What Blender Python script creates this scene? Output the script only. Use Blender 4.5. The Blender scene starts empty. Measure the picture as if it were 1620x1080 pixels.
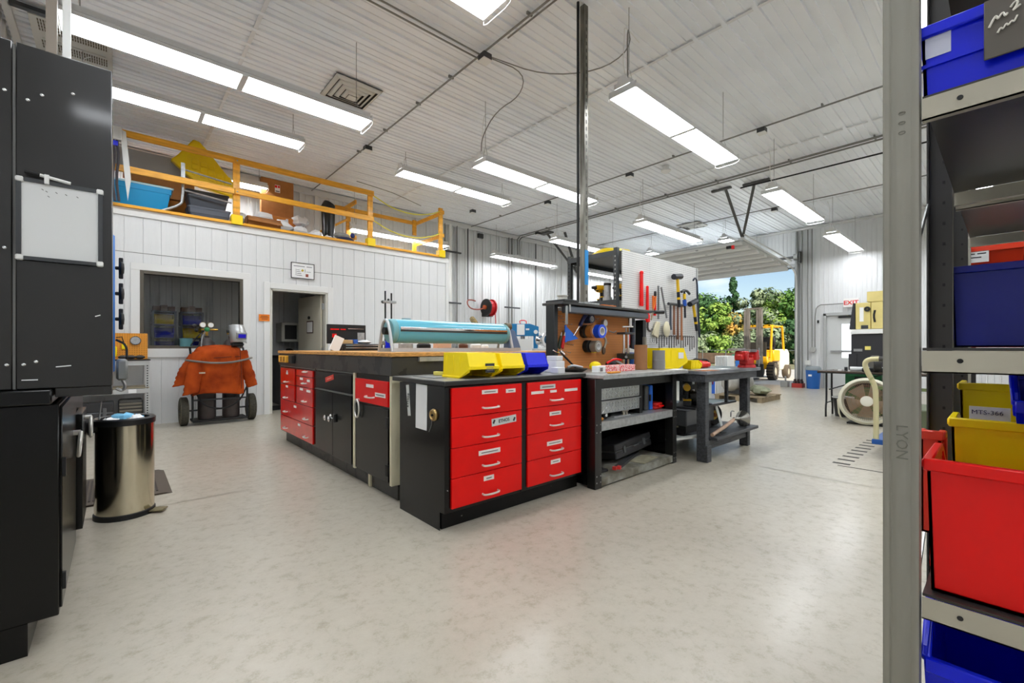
import bpy, math, random
from mathutils import Vector, Matrix
random.seed(7)
PI = math.pi
SC = bpy.context.scene
COL = SC.collection

def lin(c):
    c = c/255.0
    return c/12.92 if c <= 0.04045 else ((c+0.055)/1.055)**2.4
def rgb(t): return (lin(t[0]), lin(t[1]), lin(t[2]), 1.0)

MATS = {}
def M(name, col=(128,128,128), rough=.5, metal=0.0, var=0.0, scale=6.0, bump=0.0, bscale=40.0, coat=0.0,
      emit=0.0, col2=None, stretch=None, detail=4.0, trans=0.0, spec=.5, contrast=(.35,.65)):
    if name in MATS: return MATS[name]
    m = bpy.data.materials.new(name); m.use_nodes = True
    nt = m.node_tree; b = nt.nodes['Principled BSDF']
    b.inputs['Base Color'].default_value = rgb(col)
    b.inputs['Roughness'].default_value = rough
    b.inputs['Metallic'].default_value = metal
    b.inputs['Specular IOR Level'].default_value = spec
    b.inputs['Coat Weight'].default_value = coat
    b.inputs['Coat Roughness'].default_value = .08
    if trans: b.inputs['Transmission Weight'].default_value = trans
    tc = None
    def coords():
        nonlocal tc
        if tc is None:
            tc = nt.nodes.new('ShaderNodeTexCoord')
        if stretch:
            mp = nt.nodes.new('ShaderNodeMapping'); mp.inputs['Scale'].default_value = stretch
            nt.links.new(tc.outputs['Object'], mp.inputs['Vector']); return mp.outputs['Vector']
        return tc.outputs['Object']
    if var or col2:
        n = nt.nodes.new('ShaderNodeTexNoise'); n.inputs['Scale'].default_value = scale; n.inputs['Detail'].default_value = detail
        nt.links.new(coords(), n.inputs['Vector'])
        r = nt.nodes.new('ShaderNodeValToRGB')
        c = rgb(col)
        d = rgb(col2) if col2 else tuple(min(1, x*(1-var)) for x in c[:3])+(1,)
        e = c if col2 else tuple(min(1, x*(1+var)) for x in c[:3])+(1,)
        r.color_ramp.elements[0].position = contrast[0]; r.color_ramp.elements[0].color = d
        r.color_ramp.elements[1].position = contrast[1]; r.color_ramp.elements[1].color = e
        nt.links.new(n.outputs['Fac'], r.inputs['Fac']); nt.links.new(r.outputs['Color'], b.inputs['Base Color'])
    if bump:
        n2 = nt.nodes.new('ShaderNodeTexNoise'); n2.inputs['Scale'].default_value = bscale; n2.inputs['Detail'].default_value = 3
        nt.links.new(coords(), n2.inputs['Vector'])
        bp = nt.nodes.new('ShaderNodeBump'); bp.inputs['Strength'].default_value = bump; bp.inputs['Distance'].default_value = .01
        nt.links.new(n2.outputs['Fac'], bp.inputs['Height']); nt.links.new(bp.outputs['Normal'], b.inputs['Normal'])
    if emit:
        b.inputs['Emission Color'].default_value = rgb(col); b.inputs['Emission Strength'].default_value = emit
    MATS[name] = m
    return m

class MB:
    def __init__(s): s.v = []; s.f = []; s.mi = []; s.m = 0
    def add(s, vs, fs):
        o = len(s.v); s.v += [tuple(p) for p in vs]
        for f in fs: s.f.append(tuple(i+o for i in f)); s.mi.append(s.m)
        return s
    def box(s, x0, x1, y0, y1, z0, z1):
        vs = [(x0,y0,z0),(x1,y0,z0),(x1,y1,z0),(x0,y1,z0),(x0,y0,z1),(x1,y0,z1),(x1,y1,z1),(x0,y1,z1)]
        return s.add(vs, [(0,3,2,1),(4,5,6,7),(0,1,5,4),(1,2,6,5),(2,3,7,6),(3,0,4,7)])
    def cbox(s, c, size, rot=None):      # centred box, optional euler rotation
        hx, hy, hz = size[0]/2, size[1]/2, size[2]/2
        R = (Matrix.Rotation(rot[2],3,'Z') @ Matrix.Rotation(rot[1],3,'Y') @ Matrix.Rotation(rot[0],3,'X')) if rot else Matrix.Identity(3)
        vs = [Vector(c)+R@Vector((x,y,z)) for x,y,z in [(-hx,-hy,-hz),(hx,-hy,-hz),(hx,hy,-hz),(-hx,hy,-hz),(-hx,-hy,hz),(hx,-hy,hz),(hx,hy,hz),(-hx,hy,hz)]]
        return s.add(vs, [(0,3,2,1),(4,5,6,7),(0,1,5,4),(1,2,6,5),(2,3,7,6),(3,0,4,7)])
    def bar(s, p0, p1, w, t, up=(0,0,1)):   # rectangular bar between two points, w along side axis, t along up axis
        p0 = Vector(p0); p1 = Vector(p1); d = (p1-p0).normalized(); u = Vector(up)
        a = d.cross(u)
        if a.length < 1e-4: a = d.cross(Vector((1,0,0)))
        a.normalize(); b = a.cross(d).normalized()
        vs = []
        for p in (p0, p1):
            for i, j in ((-1,-1),(1,-1),(1,1),(-1,1)): vs.append(p + a*(w/2*i) + b*(t/2*j))
        return s.add(vs, [(0,1,2,3),(7,6,5,4),(0,4,5,1),(1,5,6,2),(2,6,7,3),(3,7,4,0)])
    def rings(s, rr, cap=True, closed=False):
        n = len(rr[0]); vs = [p for r in rr for p in r]; fs = []
        k = len(rr)
        for i in range(k-1 if not closed else k):
            j = (i+1) % k
            for a in range(n):
                b = (a+1) % n; fs.append((i*n+a, i*n+b, j*n+b, j*n+a))
        if cap and not closed:
            fs.append(tuple(range(n-1,-1,-1))); fs.append(tuple((k-1)*n+a for a in range(n)))
        return s.add(vs, fs)
    def cyl(s, p0, p1, r, r2=None, n=14, cap=True):
        p0 = Vector(p0); p1 = Vector(p1); d = (p1-p0).normalized()
        a = d.orthogonal().normalized(); b = d.cross(a)
        r2 = r if r2 is None else r2
        R = [[p + (a*math.cos(2*PI*i/n)+b*math.sin(2*PI*i/n))*q for i in range(n)] for p, q in ((p0,r),(p1,r2))]
        return s.rings(R, cap)
    def tube(s, pts, r, n=8, closed=False, smooth=0):
        P = [Vector(p) for p in pts]
        for _ in range(smooth):
            Q = [] if closed else [P[0]]
            L = len(P)
            for i in range(L if closed else L-1):
                a, b = P[i], P[(i+1)%L]; Q += [a.lerp(b,.25), a.lerp(b,.75)]
            if not closed: Q.append(P[-1])
            P = Q
        L = len(P); R = []; prev = None
        for i, p in enumerate(P):
            if closed: t = (P[(i+1)%L]-P[i-1])
            else: t = P[min(i+1,L-1)]-P[max(i-1,0)]
            t.normalize()
            a = t.orthogonal().normalized() if prev is None else (prev - t*prev.dot(t)).normalized()
            prev = a; b = t.cross(a); rr = r(i/(L-1)) if callable(r) else r
            R.append([p+(a*math.cos(2*PI*k/n)+b*math.sin(2*PI*k/n))*rr for k in range(n)])
        return s.rings(R, True, closed)
    def lathe(s, prof, o=(0,0,0), axis=(0,0,1), n=20, cap=True, sy=1.0):
        o = Vector(o); d = Vector(axis).normalized(); a = d.orthogonal().normalized(); b = d.cross(a)
        R = [[o + d*z + a*(r*math.cos(2*PI*i/n)) + b*(r*sy*math.sin(2*PI*i/n)) for i in range(n)] for r, z in prof]
        if cap and prof[0][0] > 1e-6 and prof[-1][0] > 1e-6: return s.rings(R, False, True)
        return s.rings(R, cap)
    def prism(s, poly, f0, f1):       # poly list of 2-d points; f0/f1 map (u,v)->3-d
        n = len(poly); vs = [f0(*p) for p in poly]+[f1(*p) for p in poly]
        fs = [tuple(range(n-1,-1,-1)), tuple(range(n,2*n))]+[(i,(i+1)%n,(i+1)%n+n,i+n) for i in range(n)]
        return s.add(vs, fs)
    def sphere(s, c, r, n=12, m=8, sc=(1,1,1)):
        c = Vector(c); R = []
        for j in range(1, m):
            t = PI*j/m
            R.append([c+Vector((r*sc[0]*math.sin(t)*math.cos(2*PI*i/n), r*sc[1]*math.sin(t)*math.sin(2*PI*i/n), -r*sc[2]*math.cos(t))) for i in range(n)])
        o = len(s.v); s.rings(R, False)
        s.v += [tuple(c+Vector((0,0,-r*sc[2]))), tuple(c+Vector((0,0,r*sc[2])))]
        e = len(s.v); 
        for i in range(n):
            s.f.append((o+(i+1)%n, o+i, e-2)); s.mi.append(s.m)
            q = o+(m-2)*n; s.f.append((q+i, q+(i+1)%n, e-1)); s.mi.append(s.m)
        return s
    def grid(s, fn, nu, nv):
        vs = [fn(i/nu, j/nv) for j in range(nv+1) for i in range(nu+1)]
        fs = [(j*(nu+1)+i, j*(nu+1)+i+1, (j+1)*(nu+1)+i+1, (j+1)*(nu+1)+i) for j in range(nv) for i in range(nu)]
        return s.add(vs, fs)
    def rot(s, ang, axis='Z', o=(0,0,0)):
        R = Matrix.Rotation(ang, 3, axis); o = Vector(o)
        s.v = [tuple(o+R@(Vector(p)-o)) for p in s.v]; return s
    def move(s, d): s.v = [(p[0]+d[0], p[1]+d[1], p[2]+d[2]) for p in s.v]; return s
    def build(s, name, mat, parent=None, bev=0.0, world=False, ang=38, thick=0.0, seg=1):
        vs = s.v; loc = (0,0,0)
        if parent is None:
            xs = [p[0] for p in vs]; ys = [p[1] for p in vs]; zs = [p[2] for p in vs]
            loc = ((min(xs)+max(xs))/2, (min(ys)+max(ys))/2, min(zs))
            vs = [(p[0]-loc[0], p[1]-loc[1], p[2]-loc[2]) for p in vs]
        elif world:
            r = parent
            while r.parent: r = r.parent
            I = Matrix.Translation(r.location) @ Matrix.Rotation(r.rotation_euler[2],4,'Z'); I.invert()
            vs = [tuple(I@Vector(p)) for p in vs]
        me = bpy.data.meshes.new(name); me.from_pydata(vs, [], s.f)
        ml = mat if isinstance(mat, (list, tuple)) else [mat]
        for k in ml: me.materials.append(k)
        if len(ml) > 1: me.polygons.foreach_set('material_index', s.mi)
        me.shade_smooth() if hasattr(me, 'shade_smooth') else None
        me.polygons.foreach_set('use_smooth', [True]*len(me.polygons))
        me.set_sharp_from_angle(angle=math.radians(ang))
        o = bpy.data.objects.new(name, me); COL.objects.link(o); o.location = loc
        if parent is not None: o.parent = parent
        if thick:
            q = o.modifiers.new('s', 'SOLIDIFY'); q.thickness = thick; q.offset = 0
        if bev:
            q = o.modifiers.new('b', 'BEVEL'); q.width = bev; q.segments = seg; q.limit_method = 'ANGLE'; q.angle_limit = math.radians(50)
        me.update()
        return o

def tag(o, label, cat, group=None):
    o['label'] = label; o['category'] = cat
    if group: o['group'] = group
    return o
def thing(name, label, cat, loc=(0,0,0), rz=0, group=None):
    o = bpy.data.objects.new(name, None); COL.objects.link(o); o.empty_display_size = .1
    o.location = loc; o.rotation_euler = (0,0,rz)
    return tag(o, label, cat, group)
def struct(o): o['kind'] = 'structure'; return o
def dup(o, loc=None, rz=None, label=None, group=None, parent=None):
    c = o.copy(); COL.objects.link(c); c.parent = parent
    if loc is not None: c.location = loc
    if rz is not None: c.rotation_euler = (0,0,rz)
    if label: c['label'] = label
    if group: c['group'] = group
    for ch in [k for k in bpy.data.objects if k.parent == o]: dup(ch, parent=c)
    return c
def text(s, size, mat, parent, loc, rot=(0,0,0), name='lettering', ext=.0006, align='CENTER', bold=0.0):
    cu = bpy.data.curves.new(name, 'FONT'); cu.body = s; cu.size = size; cu.extrude = ext
    cu.align_x = align; cu.align_y = 'CENTER'; cu.offset = bold; cu.resolution_u = 2
    t = bpy.data.objects.new(name, cu)
    me = bpy.data.meshes.new_from_object(t); bpy.data.objects.remove(t)
    R = rot if isinstance(rot, Matrix) else Matrix.Rotation(rot[2],4,'Z') @ Matrix.Rotation(rot[1],4,'Y') @ Matrix.Rotation(rot[0],4,'X')
    T = Matrix.Translation(loc) @ R
    r = parent
    while r is not None and r.parent: r = r.parent
    if r is not None:
        I = Matrix.Translation(r.location) @ Matrix.Rotation(r.rotation_euler[2],4,'Z'); I.invert(); T = I @ T
    me.transform(T); me.materials.clear(); me.materials.append(mat)
    o = bpy.data.objects.new(name, me); COL.objects.link(o); o.parent = parent
    return o
FACE_S = (PI/2, 0, 0)        # lettering facing -Y
FACE_W = (PI/2, 0, -PI/2)    # lettering facing -X
# ---------------------------------------------------------------- shared materials
black = M('black_enamel', (7,7,7), .22, var=.3, scale=3, coat=.08, spec=.28)
blackm = M('black_matte', (14,14,14), .6, var=.2)
blackg = M('black_cabinet_gloss', (17,14,11), .3, var=.35, scale=2.5, coat=.45, spec=.5)
rubber = M('black_rubber', (28,27,26), .8)
darkgrey = M('dark_grey_steel', (66,68,70), .45, .3, var=.12)
steel = M('steel', (170,172,172), .35, .8, var=.1, scale=10)
galv = M('galvanised', (176,178,178), .4, .6, var=.14, scale=25)
chrome = M('chrome', (225,225,225), .12, 1.0)
white = M('white_paint', (232,232,228), .45)
paper = M('paper', (240,240,238), .8)
ink = M('ink', (40,40,45), .8)
red = M('red_enamel', (240,3,2), .34, var=.04, spec=.3)
redp = M('red_plastic', (238,10,5), .35, spec=.35)
yellow = M('yellow_plastic', (255,226,0), .4, spec=.35)
bluep = M('blue_plastic', (2,28,226), .34, spec=.4)
cream = M('cream_paint', (222,214,170), .5, var=.05)
wood = M('pine', (214,140,40), .5, var=.25, scale=5, stretch=(1,8,8), coat=.1)
woodply = M('ply_edge', (205,160,86), .6, var=.25, scale=14)
card = M('cardboard', (170,114,62), .85, var=.08, scale=8)
orange = M('orange_plastic', (235,120,20), .45)
pegb = M('brown_hardboard', (196,122,58), .6, var=.12, scale=4)

def each(name, mat, parent, boxes, **k):
    return [MB().box(*b).build(name, mat, parent, **k) for b in boxes]
def sub(o, name, mat, boxes, **k): return each(name, mat, o, boxes, **k)
def pull_s(parent, x, y, z, w=.1, mat=None, drop=.003):    # arched pull on a face looking to -Y
    m = MB(); m.tube([(x-w/2,y,z),(x-w/2,y-.022,z-.002),(x-w/4,y-.03,z-drop),(x+w/4,y-.03,z-drop),(x+w/2,y-.022,z-.002),(x+w/2,y,z)], .0065, 7, smooth=1)
    return m.build('handle', mat or nickel, parent, world=True)
def pull_w(parent, x, y, z, w=.1, mat=None, drop=.003):    # on a face looking to -X
    m = MB(); m.tube([(x,y-w/2,z),(x-.022,y-w/2,z-.002),(x-.03,y-w/4,z-drop),(x-.03,y+w/4,z-drop),(x-.022,y+w/2,z-.002),(x,y+w/2,z)], .0065, 7, smooth=1)
    return m.build('handle', mat or nickel, parent, world=True)
nickel = M('satin_pull', (232,224,216), .3, .35)
def bin_shape(L, W, Hh, front=.45, t=.004):
    """stacking hopper bin, open front towards -x; origin bottom centre; length along x"""
    m = MB(); x0, x1 = -L/2, L/2; w = W/2
    b = .82
    def ring(f, top):
        return None
    # side walls as prisms with sloped hopper front
    prof = [(x0+.12*L,0),(x1,0),(x1,Hh),(x0+.34*L,Hh),(x0,Hh*front+.02),(x0,Hh*front-.01)]
    for sgn in (-1, 1):
        yo, yi = sgn*w, sgn*(w-t); bo, bi = sgn*w*.95, sgn*(w*.95-t)
        f0 = lambda u, v, yo=yo, bo=bo: (u, bo+(yo-bo)*min(1, v/(Hh*.9)), v)
        f1 = lambda u, v, yi=yi, bi=bi: (u, bi+(yi-bi)*min(1, v/(Hh*.9)), v)
        m.prism(prof if sgn > 0 else prof[::-1], f0, f1)
    m.box(x0+.12*L, x1, -w*.95, w*.95, 0, t)                                   # bottom
    m.prism([(x1-t,0),(x1,0),(x1,Hh),(x1-t,Hh)], lambda u,v: (u,-w*(.95+.05*v/Hh),v), lambda u,v: (u,w*(.95+.05*v/Hh),v))
    m.prism([(x0+.12*L,0),(x0+.12*L+t,0),(x0+t,Hh*front),(x0,Hh*front)], lambda u,v: (u,-w*(.95+.05*v/Hh),v), lambda u,v: (u,w*(.95+.05*v/Hh),v))
    return m
def bin_rim(L, W, Hh, front=.45):
    m = MB(); x0, x1 = -L/2, L/2; w = W/2; r = .006
    for s_ in (-1,1): m.bar((x1,s_*w,Hh-r),(x0+.34*L,s_*w,Hh-r),.012,.014).bar((x0+.34*L,s_*w,Hh-r),(x0,s_*w*.96,Hh*front),.012,.012)
    m.bar((x1,-w-.004,Hh-r),(x1,w+.004,Hh-r),.014,.018)
    m.bar((x0,-w*.98,Hh*front-.006),(x0,w*.98,Hh*front-.006),.012,.022)
    for s_ in (-1,1):
        for q in (.35,.6,.85): m.box(x0+q*L-.003,x0+q*L+.003,s_*w*.97-.003,s_*w*.97+.003,Hh*.1,Hh*.9)
    return m
def make_bin(mat, L, W, Hh, loc, rz, label, group=None, front=.45, flip=False):
    t = thing('storage_bin', label, 'storage bin', loc, rz, group)
    a, b = bin_shape(L,W,Hh,front), bin_rim(L,W,Hh,front)
    if flip:
        for q in (a, b): q.v = [(p[0],p[1],Hh-p[2]) for p in q.v]; q.f = [f[::-1] for f in q.f]
    a.build('bin_body', mat, t)
    b.build('rim', mat, t, bev=.002)
    return t

def pegmat(name, base, hole, axis, pitch=.0254, rad=.11):
    m = M(name, base, .55, var=.05, scale=3)
    n = m.node_tree; L = n.links.new; b = n.nodes['Principled BSDF']
    src = b.inputs['Base Color'].links[0].from_socket
    tc = n.nodes.new('ShaderNodeTexCoord'); sp = n.nodes.new('ShaderNodeSeparateXYZ'); L(tc.outputs['Object'], sp.inputs[0])
    def cell(o):
        a = n.nodes.new('ShaderNodeMath'); a.operation = 'DIVIDE'; a.inputs[1].default_value = pitch; L(o, a.inputs[0])
        f = n.nodes.new('ShaderNodeMath'); f.operation = 'FRACT'; L(a.outputs[0], f.inputs[0])
        s = n.nodes.new('ShaderNodeMath'); s.operation = 'SUBTRACT'; s.inputs[1].default_value = .5; L(f.outputs[0], s.inputs[0])
        q = n.nodes.new('ShaderNodeMath'); q.operation = 'MULTIPLY'; L(s.outputs[0], q.inputs[0]); L(s.outputs[0], q.inputs[1]); return q.outputs[0]
    ad = n.nodes.new('ShaderNodeMath'); ad.operation = 'ADD'; L(cell(sp.outputs[axis]), ad.inputs[0]); L(cell(sp.outputs['Z']), ad.inputs[1])
    lt = n.nodes.new('ShaderNodeMath'); lt.operation = 'LESS_THAN'; lt.inputs[1].default_value = rad*rad; L(ad.outputs[0], lt.inputs[0])
    mx = n.nodes.new('ShaderNodeMix'); mx.data_type = 'RGBA'; L(lt.outputs[0], mx.inputs[0]); L(src, mx.inputs[6]); mx.inputs[7].default_value = rgb(hole)
    L(mx.outputs[2], b.inputs['Base Color']); return m
# ---------------------------------------------------------------- structure
H = 4.5
def rib_profile(a0, a1, pitch=.3048, d=.030, w=.055, first=None):
    pts = [(a0, 0)]
    a = (first if first is not None else a0 + pitch/2)
    while a < a1 - .08:
        if a > a0 + .06:
            pts += [(a-w/2-.004, 0), (a-w/2+.002, d), (a+w/2-.002, d), (a+w/2+.004, 0)]
            for q in (.333, .667):
                c = a + pitch*q
                if c < a1 - .05: pts += [(c-.012, 0), (c-.008, .009), (c+.008, .009), (c+.012, 0)]
        a += pitch
    pts.append((a1, 0))
    return pts
def corr(name, prof, holes, lo, hi, f, mat):
    """ribbed sheet; f(a, depth, b) -> point; holes = (a0,a1,b0,b1)"""
    m = MB()
    cuts = sorted(set([h[0] for h in holes]+[h[1] for h in holes]))
    P = []
    for i in range(len(prof)-1):
        (a, d), (b, e) = prof[i], prof[i+1]
        P.append((a, d))
        for c in cuts:
            if a + 1e-5 < c < b - 1e-5: P.append((c, d+(e-d)*(c-a)/(b-a)))
    P.append(prof[-1])
    for i in range(len(P)-1):
        (a, d), (b, e) = P[i], P[i+1]; mid = (a+b)/2
        segs = [(lo, hi)]
        for h in holes:
            if h[0] <= mid <= h[1]:
                ns = []
                for s0, s1 in segs:
                    if h[2] > s0: ns.append((s0, min(s1, h[2])))
                    if h[3] < s1: ns.append((max(s0, h[3]), s1))
                segs = [q for q in ns if q[1] - q[0] > 1e-4]
        for s0, s1 in segs:
            m.add([f(a,d,s0), f(b,e,s0), f(b,e,s1), f(a,d,s1)], [(0,1,2,3)])
    o = m.build(name, mat, ang=20)
    return struct(o)
wallm = M('wall_liner_panel', (222,223,223), .42, var=.01, scale=2)
ceilm = M('ceiling_liner_panel', (240,243,246), .3, var=.02, scale=1.5)
# floor material: polished concrete with saw-cut joints
fm = bpy.data.materials.new('polished_concrete'); fm.use_nodes = True
nt = fm.node_tree; B = nt.nodes['Principled BSDF']; N = nt.nodes.new; Lk = nt.links.new
tc = N('ShaderNodeTexCoord')
def noise(sc, det, vec=None, rough=.6):
    n = N('ShaderNodeTexNoise'); n.inputs['Scale'].default_value = sc; n.inputs['Detail'].default_value = det; n.inputs['Roughness'].default_value = rough
    Lk(vec or tc.outputs['Object'], n.inputs['Vector']); return n
def ramp(src, stops):
    r = N('ShaderNodeValToRGB'); e = r.color_ramp.elements
    while len(e) < len(stops): e.new(.5)
    for i, (p, c) in enumerate(stops): e[i].position = p; e[i].color = rgb(c) if len(c) == 3 else c
    Lk(src, r.inputs['Fac']); return r
def mixc(fac, a, b, mode='MIX'):
    m = N('ShaderNodeMix'); m.data_type = 'RGBA'; m.blend_type = mode
    if isinstance(fac, float): m.inputs[0].default_value = fac
    else: Lk(fac, m.inputs[0])
    Lk(a, m.inputs[6])
    if isinstance(b, tuple): m.inputs[7].default_value = b
    else: Lk(b, m.inputs[7])
    return m.outputs[2]
n1 = noise(1.1, 8, rough=.7); n2 = noise(14, 10, rough=.8); n3 = noise(60, 3)
c1 = ramp(n1.outputs['Fac'], [(.3,(160,153,138)),(.7,(188,181,166))])
c2 = ramp(n2.outputs['Fac'], [(.34,(142,130,104)),(.48,(184,177,160)),(.8,(200,194,180))])
base = mixc(.5, c1.outputs['Color'], c2.outputs['Color'])
mp = N('ShaderNodeMapping'); mp.inputs['Scale'].default_value = (1,1,1); Lk(tc.outputs['Object'], mp.inputs['Vector'])
n4 = noise(22, 2); pits = ramp(n4.outputs['Fac'], [(.24,(0,0,0,1)),(.30,(1,1,1,1))])
base = mixc(pits.outputs['Color'], mixc(.35, base, rgb((150,138,112))), base)
Lk(base, B.inputs['Base Color'])
rr = ramp(n2.outputs['Fac'], [(.3,(.46,.46,.46,1)),(.75,(.28,.28,.28,1))]); Lk(rr.outputs['Color'], B.inputs['Roughness'])
bp = N('ShaderNodeBump'); bp.inputs['Strength'].default_value = .12; bp.inputs['Distance'].default_value = .004
Lk(n2.outputs['Fac'], bp.inputs['Height']); Lk(bp.outputs['Normal'], B.inputs['Normal'])
B.inputs['Specular IOR Level'].default_value = .5
B.inputs['Coat Weight'].default_value = .3; B.inputs['Coat Roughness'].default_value = .2
# floor slabs with real saw-cut gaps
XS = [-.85, 4.444, 4.454, 9.85, 9.86, 14.6]; YS = [-3, 3.920, 3.930, 9.97]
m = MB()
jm = M('joint_filler', (46,42,36), .8)
for i in range(len(XS)-1):
    for j in range(len(YS)-1):
        gap = (XS[i+1]-XS[i] < .011) or (YS[j+1]-YS[j] < .011)
        m.m = 1 if gap else 0
        z = -.003 if gap else 0
        m.add([(XS[i],YS[j],z),(XS[i+1],YS[j],z),(XS[i+1],YS[j+1],z),(XS[i],YS[j+1],z)], [(0,1,2,3)])
m.m = 0
m.box(-.85,14.6,-3,9.97,-.15,-.02)
struct(m.build('floor', [fm, jm]))
# ceiling
corr('ceiling', rib_profile(-3, 9.97, d=.024, w=.05, first=-2.9), [], -.87, 14.6, lambda a,d,b: (b, a, H-d), ceilm)
struct(MB().box(-1.1,14.72,-3.25,10.2,4.56,4.7).build('ceiling_sun_block', wallm))  # unseen roof and wall shells added to stop sunlight leaking through gaps
struct(MB().box(-1.1,14.72,10.0,10.2,-.1,4.6).build('wall_back_sun_block', wallm))
struct(MB().box(-1.1,-.9,-3.2,10.1,-.1,4.6).build('wall_left_sun_block', wallm))
struct(MB().box(-1.1,14.72,-3.25,-3.02,-.1,4.6).build('wall_front_sun_block', wallm))
# walls
corr('wall_back', rib_profile(-.87, 14.6, d=.038, w=.06, first=-.75), [], 0, H, lambda a,d,b: (a, 9.95-d, b), wallm)
corr('wall_left', rib_profile(-3, 9.95, d=.02), [], 0, H, lambda a,d,b: (-.875+d, a, b), wallm)
corr('wall_front', rib_profile(-.85, 14.6, d=.02), [], 0, H, lambda a,d,b: (a, -3+d, b), wallm)
GY0, GY1, GZ = 4.05, 7.72, 3.40
corr('wall_right', rib_profile(-3, 9.95, d=.014, w=.03, first=-2.95), [(GY0,GY1,-1,GZ),(2.40,3.31,-1,2.0)], 0, H, lambda a,d,b: (14.5-d, a, b), wallm)
m = MB()   # back skin so the wall has depth, with the two openings
for a in ((-3,2.40,0,H),(3.31,GY0,0,H),(GY1,9.97,0,H),(2.40,3.31,2.0,H),(GY0,GY1,GZ,H)): m.box(14.53,14.70,a[0],a[1],a[2],a[3])
struct(m.build('wall_right_outer', wallm))
trimm = M('white_trim', (216,216,213), .45)
m = MB(); m.box(14.44,14.72,GY0-.12,GY0,0,GZ+.1).box(14.44,14.72,GY1,GY1+.12,0,GZ+.1).box(14.44,14.72,GY0,GY1,GZ,GZ+.1)
struct(m.build('trim_1', M('jamb_grey',(150,152,152),.4,.4), bev=.004))
m = MB(); m.box(-.85,14.5,9.86,9.93,4.36,4.48).box(14.42,14.5,-3,9.9,4.42,4.48); struct(m.build('trim_2', trimm))
m = MB(); m.box(-.83,-.77,-3,9.9,4.42,4.47); struct(m.build('trim_3', trimm))
m = MB()
for x in (1.1, 4.75, 8.4, 12.05): m.box(x-.02, x+.02, -2.98, 9.93, 4.478, 4.484)
struct(m.build('trim_4', M('seam_trim',(228,228,228),.5)))

# office wall: grooved siding with window and door openings
sid = M('painted_siding', (222,223,222), .6, var=.015, scale=3, bump=.12, bscale=14, stretch=(8,8,1))
OY = 8.18; OX1 = 5.42
WX0, WX1, WZ0, WZ1 = .25, 1.52, 1.09, 2.20
DX0, DX1, DZ = 1.925, 2.83, 2.09
def siding(z0, z1, holes):
    m = MB(); g = .203; prof = [(-.83,0)]
    x = -.83 + .1
    while x < OX1 - .03:
        prof += [(x-.005,0),(x-.003,.009),(x+.003,.009),(x+.005,0)]; x += g
    prof.append((OX1,0))
    cuts = sorted(set([h[0] for h in holes]+[h[1] for h in holes])); P = []
    for i in range(len(prof)-1):
        (a,d),(b,e) = prof[i],prof[i+1]; P.append((a,d))
        for c in cuts:
            if a+1e-5 < c < b-1e-5: P.append((c, d+(e-d)*(c-a)/(b-a)))
    P.append(prof[-1])
    for i in range(len(P)-1):
        (a,d),(b,e) = P[i],P[i+1]; mid = (a+b)/2; segs = [(z0,z1)]
        for h in holes:
            if h[0] <= mid <= h[1]:
                ns = []
                for s0,s1 in segs:
                    if h[2] > s0: ns.append((s0,min(s1,h[2])))
                    if h[3] < s1: ns.append((max(s0,h[3]),s1))
                segs = [q for q in ns if q[1]-q[0] > 1e-4]
        for s0,s1 in segs: m.add([(a,OY+d,s0),(b,OY+e,s0),(b,OY+e,s1),(a,OY+d,s1)], [(0,1,2,3)])
    return m
hl = [(WX0-.01,WX1+.01,WZ0-.01,WZ1+.01),(DX0-.02,DX1+.02,-1,DZ+.02)]
m = siding(.0, 2.435, hl)
b = siding(2.443, 2.97, []); m.add(b.v, b.f)
OB = 8.30
m.m = 1
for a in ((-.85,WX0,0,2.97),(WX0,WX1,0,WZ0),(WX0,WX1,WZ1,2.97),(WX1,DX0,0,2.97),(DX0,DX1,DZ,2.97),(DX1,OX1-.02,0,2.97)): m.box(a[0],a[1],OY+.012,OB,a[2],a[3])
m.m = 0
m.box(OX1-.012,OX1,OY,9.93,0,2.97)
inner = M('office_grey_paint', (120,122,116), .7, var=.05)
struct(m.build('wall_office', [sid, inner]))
m = MB()
m.box(-.83,OX1+.02,OY-.02,OY+.02,2.945,3.05)            # top fascia
m.box(OX1-.05,OX1+.02,OY-.015,OY+.01,0,2.945)
for (a,b2,c,d) in ((WX0-.10,WX0,WZ0-.0,WZ1+.0),(WX1,WX1+.10,WZ0,WZ1),(WX0-.10,WX1+.10,WZ1,WZ1+.10),(WX0-.10,WX1+.10,WZ0-.13,WZ0)): m.box(a,b2,OY-.018,OY+.01,c,d)
for (a,b2,c,d) in ((DX0-.11,DX0-.02,0,DZ+.10),(DX1+.02,DX1+.11,0,DZ+.10),(DX0-.02,DX1+.02,DZ,DZ+.10)): m.box(a,b2,OY-.018,OY+.01,c,d)
m.box(-.83,WX0-.1,OY-.008,OY+.01,0,.05)
struct(m.build('trim_5', M('painted_trim',(226,226,223),.5), bev=.003))
# loft floor, office rear and ceiling
m = MB(); m.box(-.83,OX1,OY+.02,9.93,2.80,3.05); struct(m.build('wall_loft_floor', [M('loft_decking',(150,142,126),.7,var=.15)]))
m = MB(); m.box(OX1-.1,OX1-.012,OB,9.92,0,2.8); struct(m.build('wall_office_side', inner))
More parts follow.
